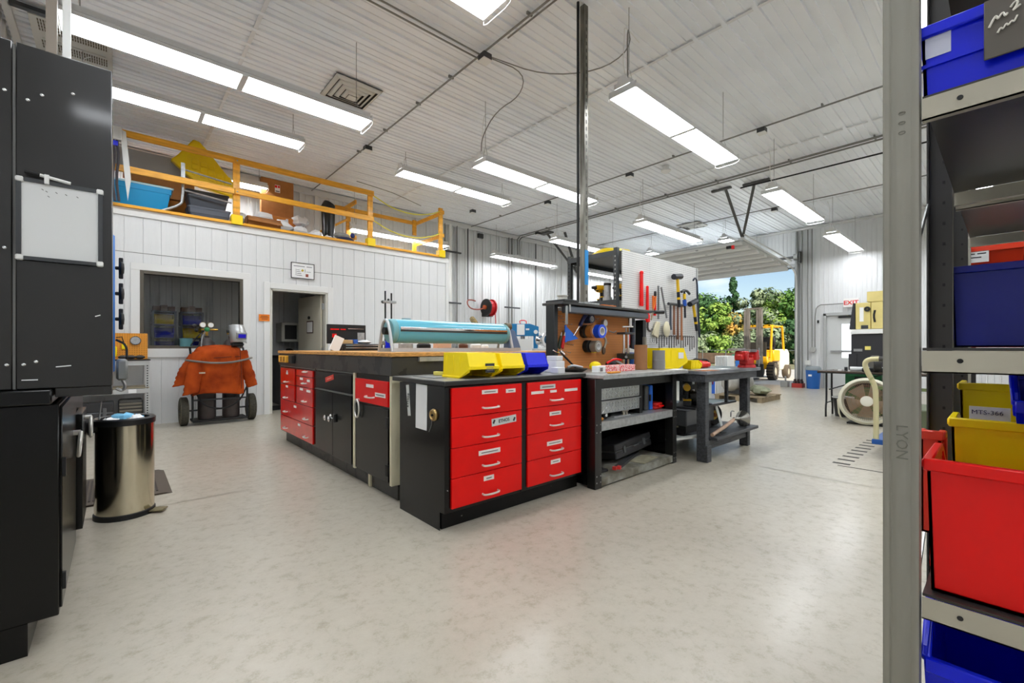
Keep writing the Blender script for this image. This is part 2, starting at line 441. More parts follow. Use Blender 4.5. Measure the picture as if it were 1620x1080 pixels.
# office window
w = bpy.data.objects.new('window_1', None); COL.objects.link(w); struct(w); w.location = ((WX0+WX1)/2, OY, WZ0)
bronze = M('bronze_aluminium', (92,86,76), .4, .5)
m = MB()
for (a,b2,c,d) in ((WX0,WX0+.045,WZ0,WZ1),(WX1-.045,WX1,WZ0,WZ1),(WX0+.045,WX1-.045,WZ1-.045,WZ1),(WX0+.045,WX1-.045,WZ0,WZ0+.045)): m.box(a,b2,OY-.01,OB,c,d)
m.build('window_frame', bronze, w, world=True, bev=.003)
glass = bpy.data.materials.new('window_glass'); glass.use_nodes = True
g = glass.node_tree; gb = g.nodes['Principled BSDF']
tr = g.nodes.new('ShaderNodeBsdfTransparent'); tr.inputs[0].default_value = (.80,.80,.78,1)
gl = g.nodes.new('ShaderNodeBsdfGlossy'); gl.inputs['Roughness'].default_value = .02
mx = g.nodes.new('ShaderNodeMixShader'); fr = g.nodes.new('ShaderNodeFresnel'); fr.inputs['IOR'].default_value = 1.5
g.links.new(fr.outputs[0], mx.inputs[0]); g.links.new(tr.outputs[0], mx.inputs[1]); g.links.new(gl.outputs[0], mx.inputs[2])
g.links.new(mx.outputs[0], g.nodes['Material Output'].inputs['Surface'])
m = MB(); m.box(WX0+.045,WX1-.045,OY+.03,OY+.036,WZ0+.045,WZ1-.045); m.build('pane', glass, w, world=True)
# office door frame + leaf
d = bpy.data.objects.new('door_1', None); COL.objects.link(d); struct(d); d.location = (DX1, OB, 0)
doorm = M('door_cream', (196,190,172), .5)
m = MB(); m.box(DX0-.02,DX0+.02,OY-.005,OB+.01,0,DZ).box(DX1-.02,DX1+.02,OY-.005,OB+.01,0,DZ).box(DX0,DX1,OY-.005,OB+.01,DZ-.03,DZ+.02)
m.build('door_frame', M('door_frame_paint',(205,203,192),.5), d, world=True, bev=.002)
def leaf(mb): return mb.rot(-math.radians(81), 'Z', (DX1-.03, OB, 0))
m = MB(); m.box(DX0+.03,DX1-.03,OB-.044,OB,.01,DZ-.035); leaf(m); lf = m.build('door_leaf', doorm, d, world=True, bev=.002)
m = MB()
for z in (.3,1.05,1.85): m.box(DX1-.05,DX1-.005,OB-.055,OB-.0,z-.055,z+.055)
m.build('hinge', steel, d, world=True)
m = MB(); m.lathe([(.0,0),(.025,.0),(.012,.02),(.028,.05),(.02,.075),(0,.08)], (DX0+.09,OB-.044,.98), (0,-1,0)); leaf(m); m.build('door_handle', steel, lf, world=True)
m = MB(); m.box(DX0+.38,DX0+.62,OB-.052,OB-.046,1.37,1.60); leaf(m); nb = m.build('framed_notice', M('brown_frame',(70,40,30),.5), lf, world=True)
m = MB(); m.box(DX0+.40,DX0+.60,OB-.055,OB-.051,1.39,1.58); leaf(m); m.build('notice_sheet', paper, nb, world=True)
m = MB(); m.lathe([(.0,0),(.03,0),(.03,.02),(0,.02)], (DX0+.47,OB-.044,1.66), (0,-1,0)); leaf(m); m.build('suction_hook', blackm, lf, world=True)

# exit door in the far wall
e = bpy.data.objects.new('door_2', None); COL.objects.link(e); struct(e); e.location = (14.5, 2.85, 0)
em = M('exit_door_paint', (206,208,207), .45)
m = MB(); m.box(14.42,14.56,2.36,2.42,0,2.03).box(14.42,14.56,3.29,3.36,0,2.03).box(14.42,14.56,2.36,3.36,1.97,2.05)
m.build('door_frame', M('exit_frame',(176,178,177),.4), e, world=True, bev=.003)
m = MB(); m.box(14.50,14.545,2.42,3.29,0,.83).box(14.50,14.545,2.96,3.29,.83,1.97).box(14.50,14.545,2.42,2.50,.83,1.97).box(14.50,14.545,2.5,2.96,1.74,1.97)
lf = m.build('door_leaf', em, e, world=True)
m = MB(); m.box(14.515,14.53,2.5,2.96,.83,1.74); m.build('door_glass', M('frosted_daylight_glow',(240,244,248),.3,emit=.45), lf, world=True)  # glass glows to stand in for daylight outside; it is no lamp
m = MB(); m.box(14.44,14.50,2.75,3.02,1.90,1.95); m.bar((14.43,2.80,1.965),(14.36,2.62,1.965),.02,.012); m.bar((14.36,2.62,1.965),(14.43,2.45,1.985),.02,.012); m.build('door_closer', blackm, lf, world=True)
m = MB(); m.box(14.44,14.50,2.45,3.2,.98,1.03); m.build('push_bar', steel, lf, world=True)

# sky and sun
W = bpy.data.worlds.new('World'); SC.world = W; W.use_nodes = True
wn = W.node_tree; bg = wn.nodes['Background']; sky = wn.nodes.new('ShaderNodeTexSky')
sky.sky_type = 'NISHITA'; sky.sun_elevation = math.radians(42); sky.sun_rotation = math.radians(200); sky.sun_disc = False
sky.air_density = 1.0; sky.dust_density = .6
# thin cirrus mixed into the sky colour
wt = wn.nodes.new('ShaderNodeTexCoord'); wnz = wn.nodes.new('ShaderNodeTexNoise'); wnz.inputs['Scale'].default_value = 5; wnz.inputs['Detail'].default_value = 7
wmp = wn.nodes.new('ShaderNodeMapping'); wmp.inputs['Scale'].default_value = (1,1,3.2); wmp.inputs['Location'].default_value = (.3,.1,0)
wn.links.new(wt.outputs['Generated'], wmp.inputs['Vector']); wn.links.new(wmp.outputs['Vector'], wnz.inputs['Vector'])
wr = wn.nodes.new('ShaderNodeValToRGB'); wr.color_ramp.elements[0].position = .55; wr.color_ramp.elements[1].position = .78
wr.color_ramp.elements[1].color = (.75,.75,.75,1)
wn.links.new(wnz.outputs['Fac'], wr.inputs['Fac'])
wm = wn.nodes.new('ShaderNodeMix'); wm.data_type = 'RGBA'; wn.links.new(wr.outputs['Color'], wm.inputs[0])
wn.links.new(sky.outputs[0], wm.inputs[6]); wm.inputs[7].default_value = (9,9,9.3,1)
wn.links.new(wm.outputs[2], bg.inputs['Color']); bg.inputs['Strength'].default_value = .055
sl = bpy.data.lights.new('sun', 'SUN'); sl.energy = 2.1; sl.angle = .01; sl.color = (1,.95,.86)
so = bpy.data.objects.new('sun', sl); COL.objects.link(so)
so.rotation_euler = (math.radians(48), 0, math.radians(-28))

cam = bpy.data.cameras.new('camera'); co = bpy.data.objects.new('camera', cam); COL.objects.link(co)
cam.sensor_width = 36; cam.lens = 36*700.6/1620; cam.shift_y = 10/1620; cam.clip_start = .02; cam.clip_end = 300
co.location = (0,0,1.1)
co.rotation_euler = (PI/2, 0, math.atan2(.7455,.6665) - PI/2)
SC.camera = co
SC.view_settings.view_transform = 'Standard'; SC.view_settings.look = 'None'; SC.view_settings.gamma = 1; SC.view_settings.exposure = 1.48
SC.view_settings.use_curve_mapping = False
# ---------------------------------------------------------------- ceiling lights
lampw = M('fixture_white', (226,226,224), .4)
lampe = M('lit_diffuser', (246,250,255), .5, emit=7.0)
LZ = 3.6
def make_light(z, first, x0, label):
    """origin at the middle of the lit bottom; 2.44 m long along x"""
    t = thing('ceiling_light', label, 'ceiling light', (0,0,0), group='hanging fluorescent fixtures')
    L = 1.22; W2 = .155
    m = MB()
    m.prism([(-W2,0),(-W2,.03),(-.09,.07),(-.09,.115),(.09,.115),(.09,.07),(W2,.03),(W2,0),(W2-.006,0),(W2-.006,.028),(.085,.064),(-.085,.064),(-W2+.006,.028),(-W2+.006,0)],
            lambda u,v: (-L,u,v), lambda u,v: (L,u,v))
    m.box(-L,-L+.01,-W2,W2,.0,.06); m.box(L-.01,L,-W2,W2,.0,.06)
    m.prism([(-.055,.115),(-.035,.17),(.035,.17),(.055,.115)], lambda u,v: (-L,u,v), lambda u,v: (-L+.03,u,v))
    m.build('housing', lampw, t)
    m = MB()
    for a, b in ((-L+.03,-.03),(.03,L-.03)): MB().box(a,b,-W2+.012,W2-.012,.012,.03).build('diffuser', lampe, t)
    m = MB(); m.box(-.025,.025,-W2+.01,W2-.01,.0,.03)
    m.build('divider', M('divider_grey',(200,200,198),.5), t)
    for e in (-1,1):
        m = MB()
        m.tube([(e*L,-W2,.03),(e*L,-W2,-.03),(e*(L-.005),-W2+.05,-.05),(e*(L-.005),W2-.05,-.05),(e*L,W2,-.03),(e*L,W2,.03)], .003, 5)
        m.build('wire_guard', white, t)
    h = H - z
    for e in (-1,1):
        m = MB(); m.tube([(e*1.1,0,h),(e*1.1,0,.3)], .0035, 5); m.tube([(e*1.1-.0,-.05,.115),(e*1.1,0,.3),(e*1.1,.05,.115)], .0025, 4)
        m.build('hanging_chain', M('chain_grey',(150,150,148),.5,.5), t)
    m = MB(); m.tube([(-1.1,.02,.13),(-1.12,.06,.4*h),(-1.1,.05,.72*h),(-1.0,.12,.93*h),(-.6,.2,h-.02)], .0045, 6, smooth=2)
    m.build('cord', white, t)
    return t
rows = [
 (-.34, 2.52, 3.6), (3.70,2.52,3.6), (7.86,2.53,3.6), (11.80,2.60,3.6),
 (-.33, 4.82, 3.6), (3.68,4.80,3.6), (7.80,4.90,3.6), (11.9,4.97,3.93),
 (-.40, 6.92, 4.06), (3.62,6.95,4.10), (7.60,7.05,3.6), (11.9,7.15,3.93),
 (-.33, 9.30, 4.06), (3.68,9.30,3.6), (7.66,9.35,3.6), (11.6,9.42,3.6),
 (-.34, .30, 3.6), (3.70,.30,3.6), (7.86,.30,3.6), (11.98,.30,3.6), (3.70,-1.9,3.6), (7.86,-1.9,3.6), (-.34,-1.9,3.6)]  # this last line: out-of-view fixtures added for extra light
lab = ['hanging light cut by the top edge of the photo', 'large lit fixture nearest the camera right of the tall column', 'lit fixture hanging before the open garage door supports', 'lit fixture hanging over the EXIT door',
 'longest lit fixture at top left, beside the ceiling air grille', 'lit fixture just left of the tall steel column', 'lit fixture above the white pegboard', 'fixture end showing over the raised garage door, right of two',
 'lit fixture just above the loft railing at left', 'lit fixture right of the loft, above its end post', 'lit fixture partly behind the column above the black rack', 'fixture end showing over the raised garage door, left of two',
 'short fixture end hanging behind the yellow sled on the loft', 'lit fixture hanging behind the loft stair opening', 'fixture hanging low against the ribbed wall above the hose reel', 'fixture seen through the black steel rack',
 'unseen fixture added for light behind the shelving row, first', 'unseen fixture added for light over the grey shelving, second', 'unseen fixture added for light over the grey shelving, third', 'unseen fixture added for light over the grey shelving, last', 'unseen fixture added for light near the front wall, first', 'unseen fixture added for light near the front wall, second', 'unseen fixture added for light near the front wall by the left wall']
protos = {}
for (x, y, z), lb in zip(rows, lab):
    if z not in protos:
        t = make_light(z, True, x, lb); protos[z] = t; t.location = (x+1.22, y, z)
    else: dup(protos[z], (x+1.22, y, z), label=lb)
# ceiling services
cond = M('conduit_grey', (138,138,134), .5, .4)
def single(mb, name, mat, label, cat, group=None, **k): return tag(mb.build(name, mat, **k), label, cat, group)
m = MB(); m.tube([(3.1,9.85,4.44),(3.1,-2.5,4.44)], .012, 6); m.tube([(3.16,3.6,4.45),(3.16,-2.5,4.45)], .010, 6)
for y in (7.4,6.4,5.4,4.6,3.2,2.6): m.box(3.07,3.14,y,y+.02,4.45,4.48)
single(m,'conduit',cond,'grey ceiling conduit running past the square air diffuser','conduit','ceiling conduits')
m = MB(); m.tube([(7.3,9.85,4.44),(7.3,-2.5,4.44)], .012, 6)
for y in (8.6,6.3,3.9,1.7): m.box(7.27,7.33,y,y+.02,4.45,4.48)
single(m,'conduit',cond,'grey ceiling conduit crossing behind the top of the tall column','conduit','ceiling conduits')
m = MB(); m.tube([(9.0,9.80,3.9),(9.0,9.82,4.36),(9.0,9.7,4.44),(9.0,-2.5,4.44)], .020, 6); m.tube([(9.08,9.80,3.9),(9.08,9.82,4.34),(9.08,9.7,4.42),(9.08,-2.5,4.42)], .016, 6)
for y in (8.6,7.4,6.3,5,3.9,2.6,1.4): m.box(8.97,9.12,y,y+.02,4.44,4.48)
single(m,'conduit',cond,'pair of thick pipes bending up the ribbed wall and across the ceiling','pipe','ceiling conduits')
m = MB(); m.tube([(11.7,9.85,4.44),(11.7,-2.5,4.44)], .012, 6); single(m,'conduit',cond,'farthest ceiling conduit passing the far air diffuser','conduit','ceiling conduits')
m = MB(); m.tube([(3.12,3.98,4.42),(1.3,4.02,4.44),(-.8,4.02,4.44)], .010, 6); m.tube([(3.12,4.05,4.42),(1.3,4.1,4.44),(-.8,4.1,4.44)], .010, 6)
single(m,'conduit',cond,'twin thin conduits leading left from the near white junction box','conduit')
m = MB(); m.tube([(3.2,3.95,4.42),(3.7,3.9,4.44),(4.0,4.3,4.44),(3.95,4.75,4.40),(3.75,4.82,4.0),(3.74,4.82,3.75)], .007, 6, smooth=2)
m.tube([(3.2,3.93,4.42),(3.9,3.80,4.44),(4.35,3.3,4.44),(4.3,2.8,4.44),(3.85,2.56,4.4),(3.8,2.52,3.76)], .007, 6, smooth=2)
single(m,'electric_cable',cond,'looping grey cable from the near junction box to two lights','cable')
jb = [(3.12,3.95,'white square junction box on the near ceiling conduit'),(3.1,7.05,'small junction box on the near conduit close to the loft'),
 (7.3,6.95,'junction box on the ceiling left of the column'),(7.3,4.8,'junction box on the ceiling right of the column'),(7.3,2.48,'junction box on the ceiling behind the big right light'),
 (6.42,8.6,'junction box near the ribbed wall corner'),(11.7,3.7,'junction box right of the garage door braces'),(9.04,9.0,'junction box on the pipes near the ribbed wall')]
m = MB(); m.box(-.055,.055,-.055,.055,-.07,.0); m.m = 1; m.box(-.06,.06,-.06,.06,-.08,-.07)
for i,(x,y,lb) in enumerate(jb):
    if i == 0:
        j0 = m.build('junction_box', [darkgrey, white]); j0.location = (x,y,4.345); tag(j0, lb, 'junction box', 'ceiling junction boxes')
        zoff = 4.41
    else: dup(j0, (x,y,4.345), label=lb)
m = MB(); m.lathe([(.055,.1),(.055,.03),(.09,.02),(.09,.0),(.05,-.03),(0,-.04)][::-1], (7.62,4.23,4.38), n=16)
single(m,'smoke_detector',white,'round white smoke detector on the ceiling right of the column','smoke detector')
# square diffuser
def diffuser(loc, label):
    t = thing('air_diffuser', label, 'air vent', loc, group='square ceiling air diffusers')
    m = MB()
    for i, r in enumerate((.30,.235,.17,.105)):
        z = -.01-.012*i; q = r-.045
        for (ax,ay,bx,by) in ((-1,-1,1,-1),(1,-1,1,1),(1,1,-1,1),(-1,1,-1,-1)):
            m.add([(ax*r,ay*r,z),(bx*r,by*r,z),(bx*q,by*q,z-.03),(ax*q,ay*q,z-.03)], [(0,1,2,3)])
    m.build('louvre', M('diffuser_white',(214,212,204),.5), t, thick=.004)
    m = MB(); m.box(-.3,.3,-.3,.3,-.008,0); m.build('throat', M('duct_dark',(70,64,54),.7), t)
    m = MB(); m.box(-.055,.055,-.055,.055,-.085,-.078); m.build('centre_plate', M('diffuser_white'), t)
    return t
diffuser((2.32,5.78,4.48), 'white square air diffuser in the ceiling left of the column')
dup([o for o in bpy.data.objects if o.name.startswith('air_diffuser')][0], (11.85,5.8,4.48), label='far white square air diffuser over the white pegboard')
# return grille at top left
t = thing('return_grille', 'large slotted air grille in the ceiling at top left', 'air vent', (-.33,6.85,4.46))
m = MB(); m.box(-.33,.30,-.36,-.06,-.03,0).box(-.33,.30,.06,.42,-.03,0).box(-.33,-.26,-.06,.06,-.03,0).box(.24,.30,-.06,.06,-.03,0)
m.box(-.26,.24,-.06,.06,-.02,0)
m.build('frame', M('grille_white',(200,198,190),.5), t)
m = MB()
for r in range(4):
    for i in range(26):
        x = -.27+.0205*i; y = -.32+.06*r
        m.box(x,x+.011,y,y+.045,-.033,-.029)
        if r < 3: m.box(x,x+.011,y+.42,y+.465,-.033,-.029)
s_ = m.build('slot', M('slot_brown',(92,82,62),.7), t); s_['kind'] = 'stuff'
m = MB(); m.box(-.45,.35,-.46,-.40,-.04,0); m.build('dark_strip', darkgrey, t)  # dark grey strip along one side of the grille
# ---------------------------------------------------------------- black cabinets at the left
t = thing('tall_cabinet', 'tall glossy black steel cabinet standing on the black base cabinets', 'cabinet', (-.45,2.6,.95))
MB().box(-.264,-.011,2.33,2.92,.952,2.18).box(-.168,-.011,2.33,2.92,.918,.952).build('side_panel', blackg, t, world=True, bev=.003)
MB().box(-.84,-.272,2.33,2.92,.952,2.18).build('body', blackg, t, world=True, bev=.003)
MB().box(-.272,-.264,2.345,2.9,.952,2.175).build('seam', M('seam_light',(150,150,146),.4), t, world=True)
for x,z in ((-.235,1.985),(-.2,1.985+.03),(-.12,2.05),(-.245,1.04),(-.215,1.05),(-.285,1.04),(-.29,2.0),(-.29,1.45)):
    MB().sphere((x,2.33,z),.006,8,5,(1,.5,1)).build('screw', chrome, t, world=True)
for x0,x1,z,dz in ((-.165,-.125,1.03,.004),(-.25,-.21,.985,.0),(-.06,-.045,1.22,.006)):
    MB().bar((x0,2.3285,z),(x1,2.3285,z+dz),.001,.0035).build('scratch', paper, t, world=True)
t = thing('base_cabinet', 'low black steel cabinet with ring pull under the tall black cabinet', 'cabinet', (-.45,2.7,0))
MB().box(-.84,-.157,2.33,3.14,.115,.893).build('body', black, t, world=True, bev=.003)
MB().box(-.84,-.235,2.33,3.14,0,.115).build('plinth', black, t, world=True)
dr = MB().box(-.157,-.150,2.36,3.12,.13,.88).build('door', black, t, world=True, bev=.002)
m = MB(); m.tube([(-.128+.004*math.sin(a),2.93+.055*math.cos(a),.645+.055*math.sin(a)) for a in [2*PI*i/20 for i in range(20)]], .008, 7, closed=True); m.cyl((-.15,2.93,.70),(-.125,2.93,.70),.012)
m.build('ring_pull', M('brushed_ring',(205,203,196),.35,.6), dr, world=True)
each('hinge', blackm, dr, [(-.15,-.140,2.35,2.37,.62,.69),(-.15,-.140,2.35,2.37,.20,.26)], world=True)
for x,z in ((-.42,.66),(-.33,.20),(-.52,.35)): MB().bar((x,2.329,z),(x+.02,2.329,z+.003),.001,.003).build('scratch', paper, t, world=True)
t = thing('base_cabinet', 'second low black cabinet, its door standing slightly proud beside the bin', 'cabinet', (-.45,3.55,0))
MB().box(-.84,-.160,3.16,3.97,.115,.893).build('body', black, t, world=True, bev=.003)
MB().box(-.84,-.235,3.16,3.97,0,.115).build('plinth', black, t, world=True)
dr = MB().box(-.158,-.128,3.17,3.55,.17,.76).build('door', black, t, world=True, bev=.002)
m = MB(); m.tube([(-.105,3.42+.055*math.cos(a),.66+.055*math.sin(a)) for a in [2*PI*i/20 for i in range(20)]], .008, 7, closed=True); m.cyl((-.13,3.42,.715),(-.102,3.42,.715),.012)
m.build('ring_pull', M('brushed_ring'), dr, world=True)
single(MB().box(-.84,-.172,2.29,3.97,.896,.95), 'worktop', black, 'thin black worktop slab under the tall black cabinet', 'worktop', bev=.006)
# whiteboard
t = thing('whiteboard', 'small tilted whiteboard with black frame stuck on the tall black cabinet', 'whiteboard', (-.15,2.33,1.41))
def wb(mb): return mb.rot(math.radians(-1.5), 'Y', (-.15,2.33,1.55))
MB().box(-.262,-.038,2.318,2.327,1.412,1.703).build('panel', M('dry_erase',(225,226,224),.25), t, world=True)
each('frame_rail', darkgrey, t, [(-.262,-.249,2.312,2.328,1.43,1.69),(-.051,-.038,2.312,2.328,1.43,1.69),(-.245,-.055,2.312,2.328,1.690,1.703),(-.245,-.055,2.312,2.328,1.412,1.425)], world=True)
each('corner_cap', white, t, [(-.264,-.243,2.309,2.329,1.685,1.705),(-.057,-.036,2.309,2.329,1.685,1.705),(-.264,-.243,2.309,2.329,1.410,1.430),(-.057,-.036,2.309,2.329,1.410,1.430)], world=True, bev=.004)
for x,z in ((-.20,1.672),(-.19,1.667),(-.165,1.668),(-.14,1.666),(-.11,1.664),(-.185,1.65)): MB().bar((x,2.3172,z),(x+.005,2.3172,z-.004),.001,.0018).build('pen_mark', ink, t, world=True)
t = thing('marker_pen', 'white marker pen with black cap clipped on top of the whiteboard', 'pen', (-.17,2.31,1.705))
MB().cyl((-.205,2.306,1.718),(-.125,2.306,1.706),.0055).build('barrel', white, t, world=True)
MB().cyl((-.240,2.306,1.722),(-.203,2.306,1.7175),.0065).build('cap', blackm, t, world=True)
MB().box(-.192,-.180,2.300,2.313,1.69,1.722).build('clip', white, t, world=True)

# machine column beside the cabinet
t = thing('band_saw', 'blue machine with three black lobed knobs standing beyond the tall black cabinet', 'machine', (-.14,3.75,.95))
bl2 = M('machine_blue', (40,110,190), .4)
MB().box(-.35,-.005,3.56,3.94,.952,1.78).build('column', bl2, t, world=True, bev=.01)
for z in (1.60,1.44,1.28):
    k = MB(); k.cyl((-.005,3.72,z),(.03,3.72,z),.011); k.lathe([(0,0),(.03,0),(.045,.008),(.045,.018),(.03,.026),(0,.028)], (.012,3.72,z), (1,0,0), n=10)
    k.box(.012,.034,3.705,3.735,z-.065,z+.065)
    k.build('lobed_knob', blackm, t, world=True, bev=.004)
MB().box(-.0,.055,3.62,3.78,.90,1.03).build('switch_box', M('cast_grey',(130,132,130),.5,.4), t, world=True, bev=.012)
MB().tube([(.0,3.7,1.15),(.05,3.68,1.12),(.05,3.66,1.03)], .007, 6, smooth=2).build('power_cord', rubber, t, world=True)
MB().tube([(.03,3.66,.90),(.045,3.66,.86),(.03,3.66,.83),(.0,3.66,.85)], .009, 7, smooth=2).build('hook', steel, t, world=True)
single(MB().box(-.30,-.255,3.66,3.71,1.785,4.42), 'metal_channel', M('channel_brown',(128,118,106),.5,.4), 'slotted steel channel rising from the blue machine to the ceiling', 'channel')
single(MB().box(-.235,-.20,3.69,3.73,1.785,4.42), 'duct_riser', white, 'white duct rising beside the slotted channel at top left', 'duct')

# waste bin
t = thing('waste_bin', 'round stainless steel waste bin with black rim on the floor', 'waste bin', (.045,3.90,0))
stain = M('stainless_worn', (200,192,172), .16, 1.0, var=.25, scale=5, stretch=(1,1,.25))
MB().lathe([(.150,.03),(.152,.04),(.152,.60),(.147,.60),(.147,.05),(0,.05)], n=48).build('body', stain, t, ang=30)
MB().lathe([(0,0),(.158,0),(.158,.03),(.150,.035)], n=40, cap=False).build('base_ring', blackm, t)
MB().lathe([(.150,.60),(.158,.60),(.160,.635),(.150,.645),(.128,.64),(.128,.60)], n=40, cap=False).build('rim', M('bin_rim',(30,30,30),.3), t)
MB().box(-.185,-.10,-.05,.05,.56,.63).build('lid_hinge', blackm, t, bev=.01)
MB().box(-.04,.04,-.23,-.15,.01,.02).rot(math.radians(62),'Z').build('foot_pedal', M('pedal_grey',(120,110,80),.5,.4), t, bev=.004)
MB().cyl((-.13,-.05,.60),(-.115,-.06,.76),.004).build('lid_rod', steel, t)
def crumple(c, r, seed, sq=.6):
    rd = random.Random(seed); m = MB(); n, k = 9, 6; R = []
    for j in range(1,k):
        th = PI*j/k; R.append([(c[0]+r*math.sin(th)*math.cos(2*PI*i/n)*rd.uniform(.6,1.25), c[1]+r*math.sin(th)*math.sin(2*PI*i/n)*rd.uniform(.6,1.25), c[2]-r*sq*math.cos(th)*rd.uniform(.7,1.3)) for i in range(n)])
    m.rings(R, True); return m
for i,(c,r,mt,lb) in enumerate((((.03,3.92,.635),.055,M('blue_towel',(120,190,225),.8),'crumpled light blue paper towel in the steel waste bin'),((.10,3.86,.625),.05,paper,'crumpled white paper in the steel waste bin'),((-.03,3.87,.62),.05,paper,'flattened white wrapper at the back of the steel waste bin'),((.10,3.95,.62),.045,M('blue_towel'),'second pale blue towel in the steel waste bin'))):
    single(crumple(c,r,i+3), 'paper_towel', mt, lb, 'paper', 'rubbish in the waste bin', ang=15)
# rubber mat
t = thing('floor_mat', 'grey ribbed rubber mat on the floor behind the steel waste bin', 'mat', (0,4.65,0))
mat_m = M('mat_rubber', (84,74,64), .8)
MB().prism([(-.38,0),(-.34,.013),(.34,.013),(.38,0)], lambda u,v: (u-.06,4.23,v), lambda u,v: (u-.06,5.06,v)).build('mat_border', mat_m, t, world=True)
m = MB()
for i in range(26): m.box(-.36+.0235*i,-.348+.0235*i,4.31,4.98,.013,.017)
m.build('mat_rib', M('mat_dark',(58,50,44),.85), t, world=True)

# ---------------------------------------------------------------- island
IX = 1.47
cream2 = M('cream_enamel', (228,220,188), .45, var=.04)
edge = M('worn_edge', (120,122,120), .4, .5)
def label_strip(parent, face, a0, a1, z0, z1, s=None, size=.012, off=.0022, tilt=0, mat=None):
    """small card on a drawer; face ('s', y) or ('w', x)"""
    mt = mat or M('label_card', (246,236,230), .6)
    c = ((a0+a1)/2, (z0+z1)/2); w_, h_ = abs(a1-a0), z1-z0
    if face[0] == 's':
        o = MB().cbox((c[0],face[1]-off/2,c[1]), (w_,off,h_), (0,tilt,0)).build('label_card', mt, parent, world=True)
        if s: text(s, size, ink, o, (c[0],face[1]-off-.0005,c[1]), (PI/2,tilt,0), ext=.0003)
    else:
        o = MB().cbox((face[1]-off/2,c[0],c[1]), (off,w_,h_), (tilt,0,0)).build('label_card', mt, parent, world=True)
        if s: text(s, size, ink, o, (face[1]-off-.0005,c[0],c[1]), (PI/2,tilt,-PI/2), ext=.0003)
    return o
# island cabinet 1: red drawers
t = thing('drawer_cabinet', 'black cabinet with red drawers in two columns at the far end of the island', 'cabinet', (1.8,5.17,0))
MB().box(IX,2.1,4.545,5.79,.12,.895).build('body', black, t, world=True, bev=.003)
each('edge_strip', edge, t, [(IX-.006,IX,4.56,5.78,.882,.893)], world=True)
rd1 = M('red_enamel_gloss', (222,20,10), .18, var=.08, coat=.5)
zz = [.135,.318,.503]
def drw(y0,y1,z0,z1,hy,hz,labels=(),lm=True):
    d = MB().box(IX-.016,IX,y0,y1,z0+.003,z1-.003).build('drawer', rd1, t, world=True, bev=.002)
    for y in hy: pull_w(d, IX-.016, y, hz, .10)
    for (a,z,w_) in labels: label_strip(d, ('w',IX-.016), a-w_/2, a+w_/2, z-.012, z+.012)
    return d
drw(4.60,5.74,zz[0],zz[1],(5.5,4.78),.19,((5.03,.28,.08),))
drw(4.60,5.74,zz[1],zz[2],(5.5,4.78),.375,((5.17,.46,.09),))
drw(5.20,5.74,.503,.685,(5.5,),.535,((5.48,.66,.08),))
drw(5.20,5.74,.685,.872,(5.48,),.715,((5.47,.81,.07),(5.47,.83,.04)))
drw(4.60,5.13,.503,.69,(4.83,),.55,((4.95,.665,.10),(4.72,.66,.12)))
drw(4.60,5.13,.69,.80,(4.83,),.735,((4.95,.775,.10),(4.72,.765,.09)))
drw(4.60,5.13,.80,.872,(4.80,),.855)
# island cabinet 2: black double doors
t = thing('double_door_cabinet', 'black two-door cabinet with chrome knobs in the middle of the island', 'cabinet', (1.8,4.05,0))
MB().box(IX,2.1,3.605,4.535,.115,.895).build('body', black, t, world=True, bev=.003)
each('edge_strip', edge, t, [(IX-.006,IX,3.61,4.53,.884,.894)], world=True)
dd = MB().box(IX-.014,IX,3.63,4.51,.715,.872).build('drawer', black, t, world=True, bev=.002)
o = MB().cbox((IX-.016,4.13,.82), (.003,.21,.045), (math.radians(-11),0,0)).build('red_tape', M('red_tape',(222,60,46),.4), dd, world=True)
MB().cbox((IX-.018,4.13,.82), (.001,.11,.010), (math.radians(-11),0,0)).build('tape_print', M('tape_pink',(250,170,150),.6), o, world=True)
each('door_rail', edge, dd, [(IX-.02,IX-.0,3.63,4.51,.700,.712)], world=True)
for y0,y1,ky in ((3.63,4.055,4.01),(4.062,4.51,4.11)):
    d = MB().box(IX-.014,IX,y0,y1,.13,.695).build('door', black, t, world=True, bev=.002)
    MB().lathe([(.0,0),(.028,0),(.024,.006),(.010,.010),(.008,.03),(.022,.04),(.026,.052),(.016,.06),(0,.062)], (IX-.014,ky,.47), (-1,0,0), n=16).build('knob', chrome, d, world=True)
    if y0 < 4: each('lock_plate', blackm, d, [(IX-.03,IX-.014,3.97,4.0,.44,.51)], world=True)
# island cabinet 3: red drawer over black door, cream side
t = thing('drawer_cabinet', 'black cabinet with one red drawer over a ring-pull door and cream sides', 'cabinet', (1.8,3.25,0))
MB().box(IX,2.1,2.945,3.56,.115,.895).build('body', black, t, world=True, bev=.002)
sp = each('side_panel', cream2, t, [(IX-.012,2.1,3.562,3.60,.114,.895),(IX-.012,2.1,2.915,2.943,.114,.895)], world=True)
d = MB().box(IX-.016,IX,2.965,3.545,.672,.855).build('drawer', red, t, world=True, bev=.002)
pull_w(d, IX-.016, 3.25, .725, .13)
label_strip(d, ('w',IX-.016), 3.20,3.33,.795,.82)
label_strip(d, ('w',IX-.016), 3.00,3.17,.735,.765)
label_strip(d, ('w',IX-.018), 3.02,3.15,.747,.753, mat=M('faded_ink',(120,112,112),.8))
d = MB().box(IX-.014,IX,2.965,3.545,.13,.655).build('door', black, t, world=True, bev=.002)
m = MB(); m.tube([(IX-.035,3.47+.045*math.cos(a),.615+.07*math.sin(a)) for a in [2*PI*i/22 for i in range(22)]], .007, 7, closed=True); m.cyl((IX-.014,3.47,.684),(IX-.038,3.47,.684),.012)
m.build('ring_pull', M('brushed_ring'), d, world=True)
each('hinge', blackm, d, [(IX-.026,IX-.013,2.95,2.985,.52,.60),(IX-.026,IX-.013,2.95,2.985,.18,.26)], world=True)
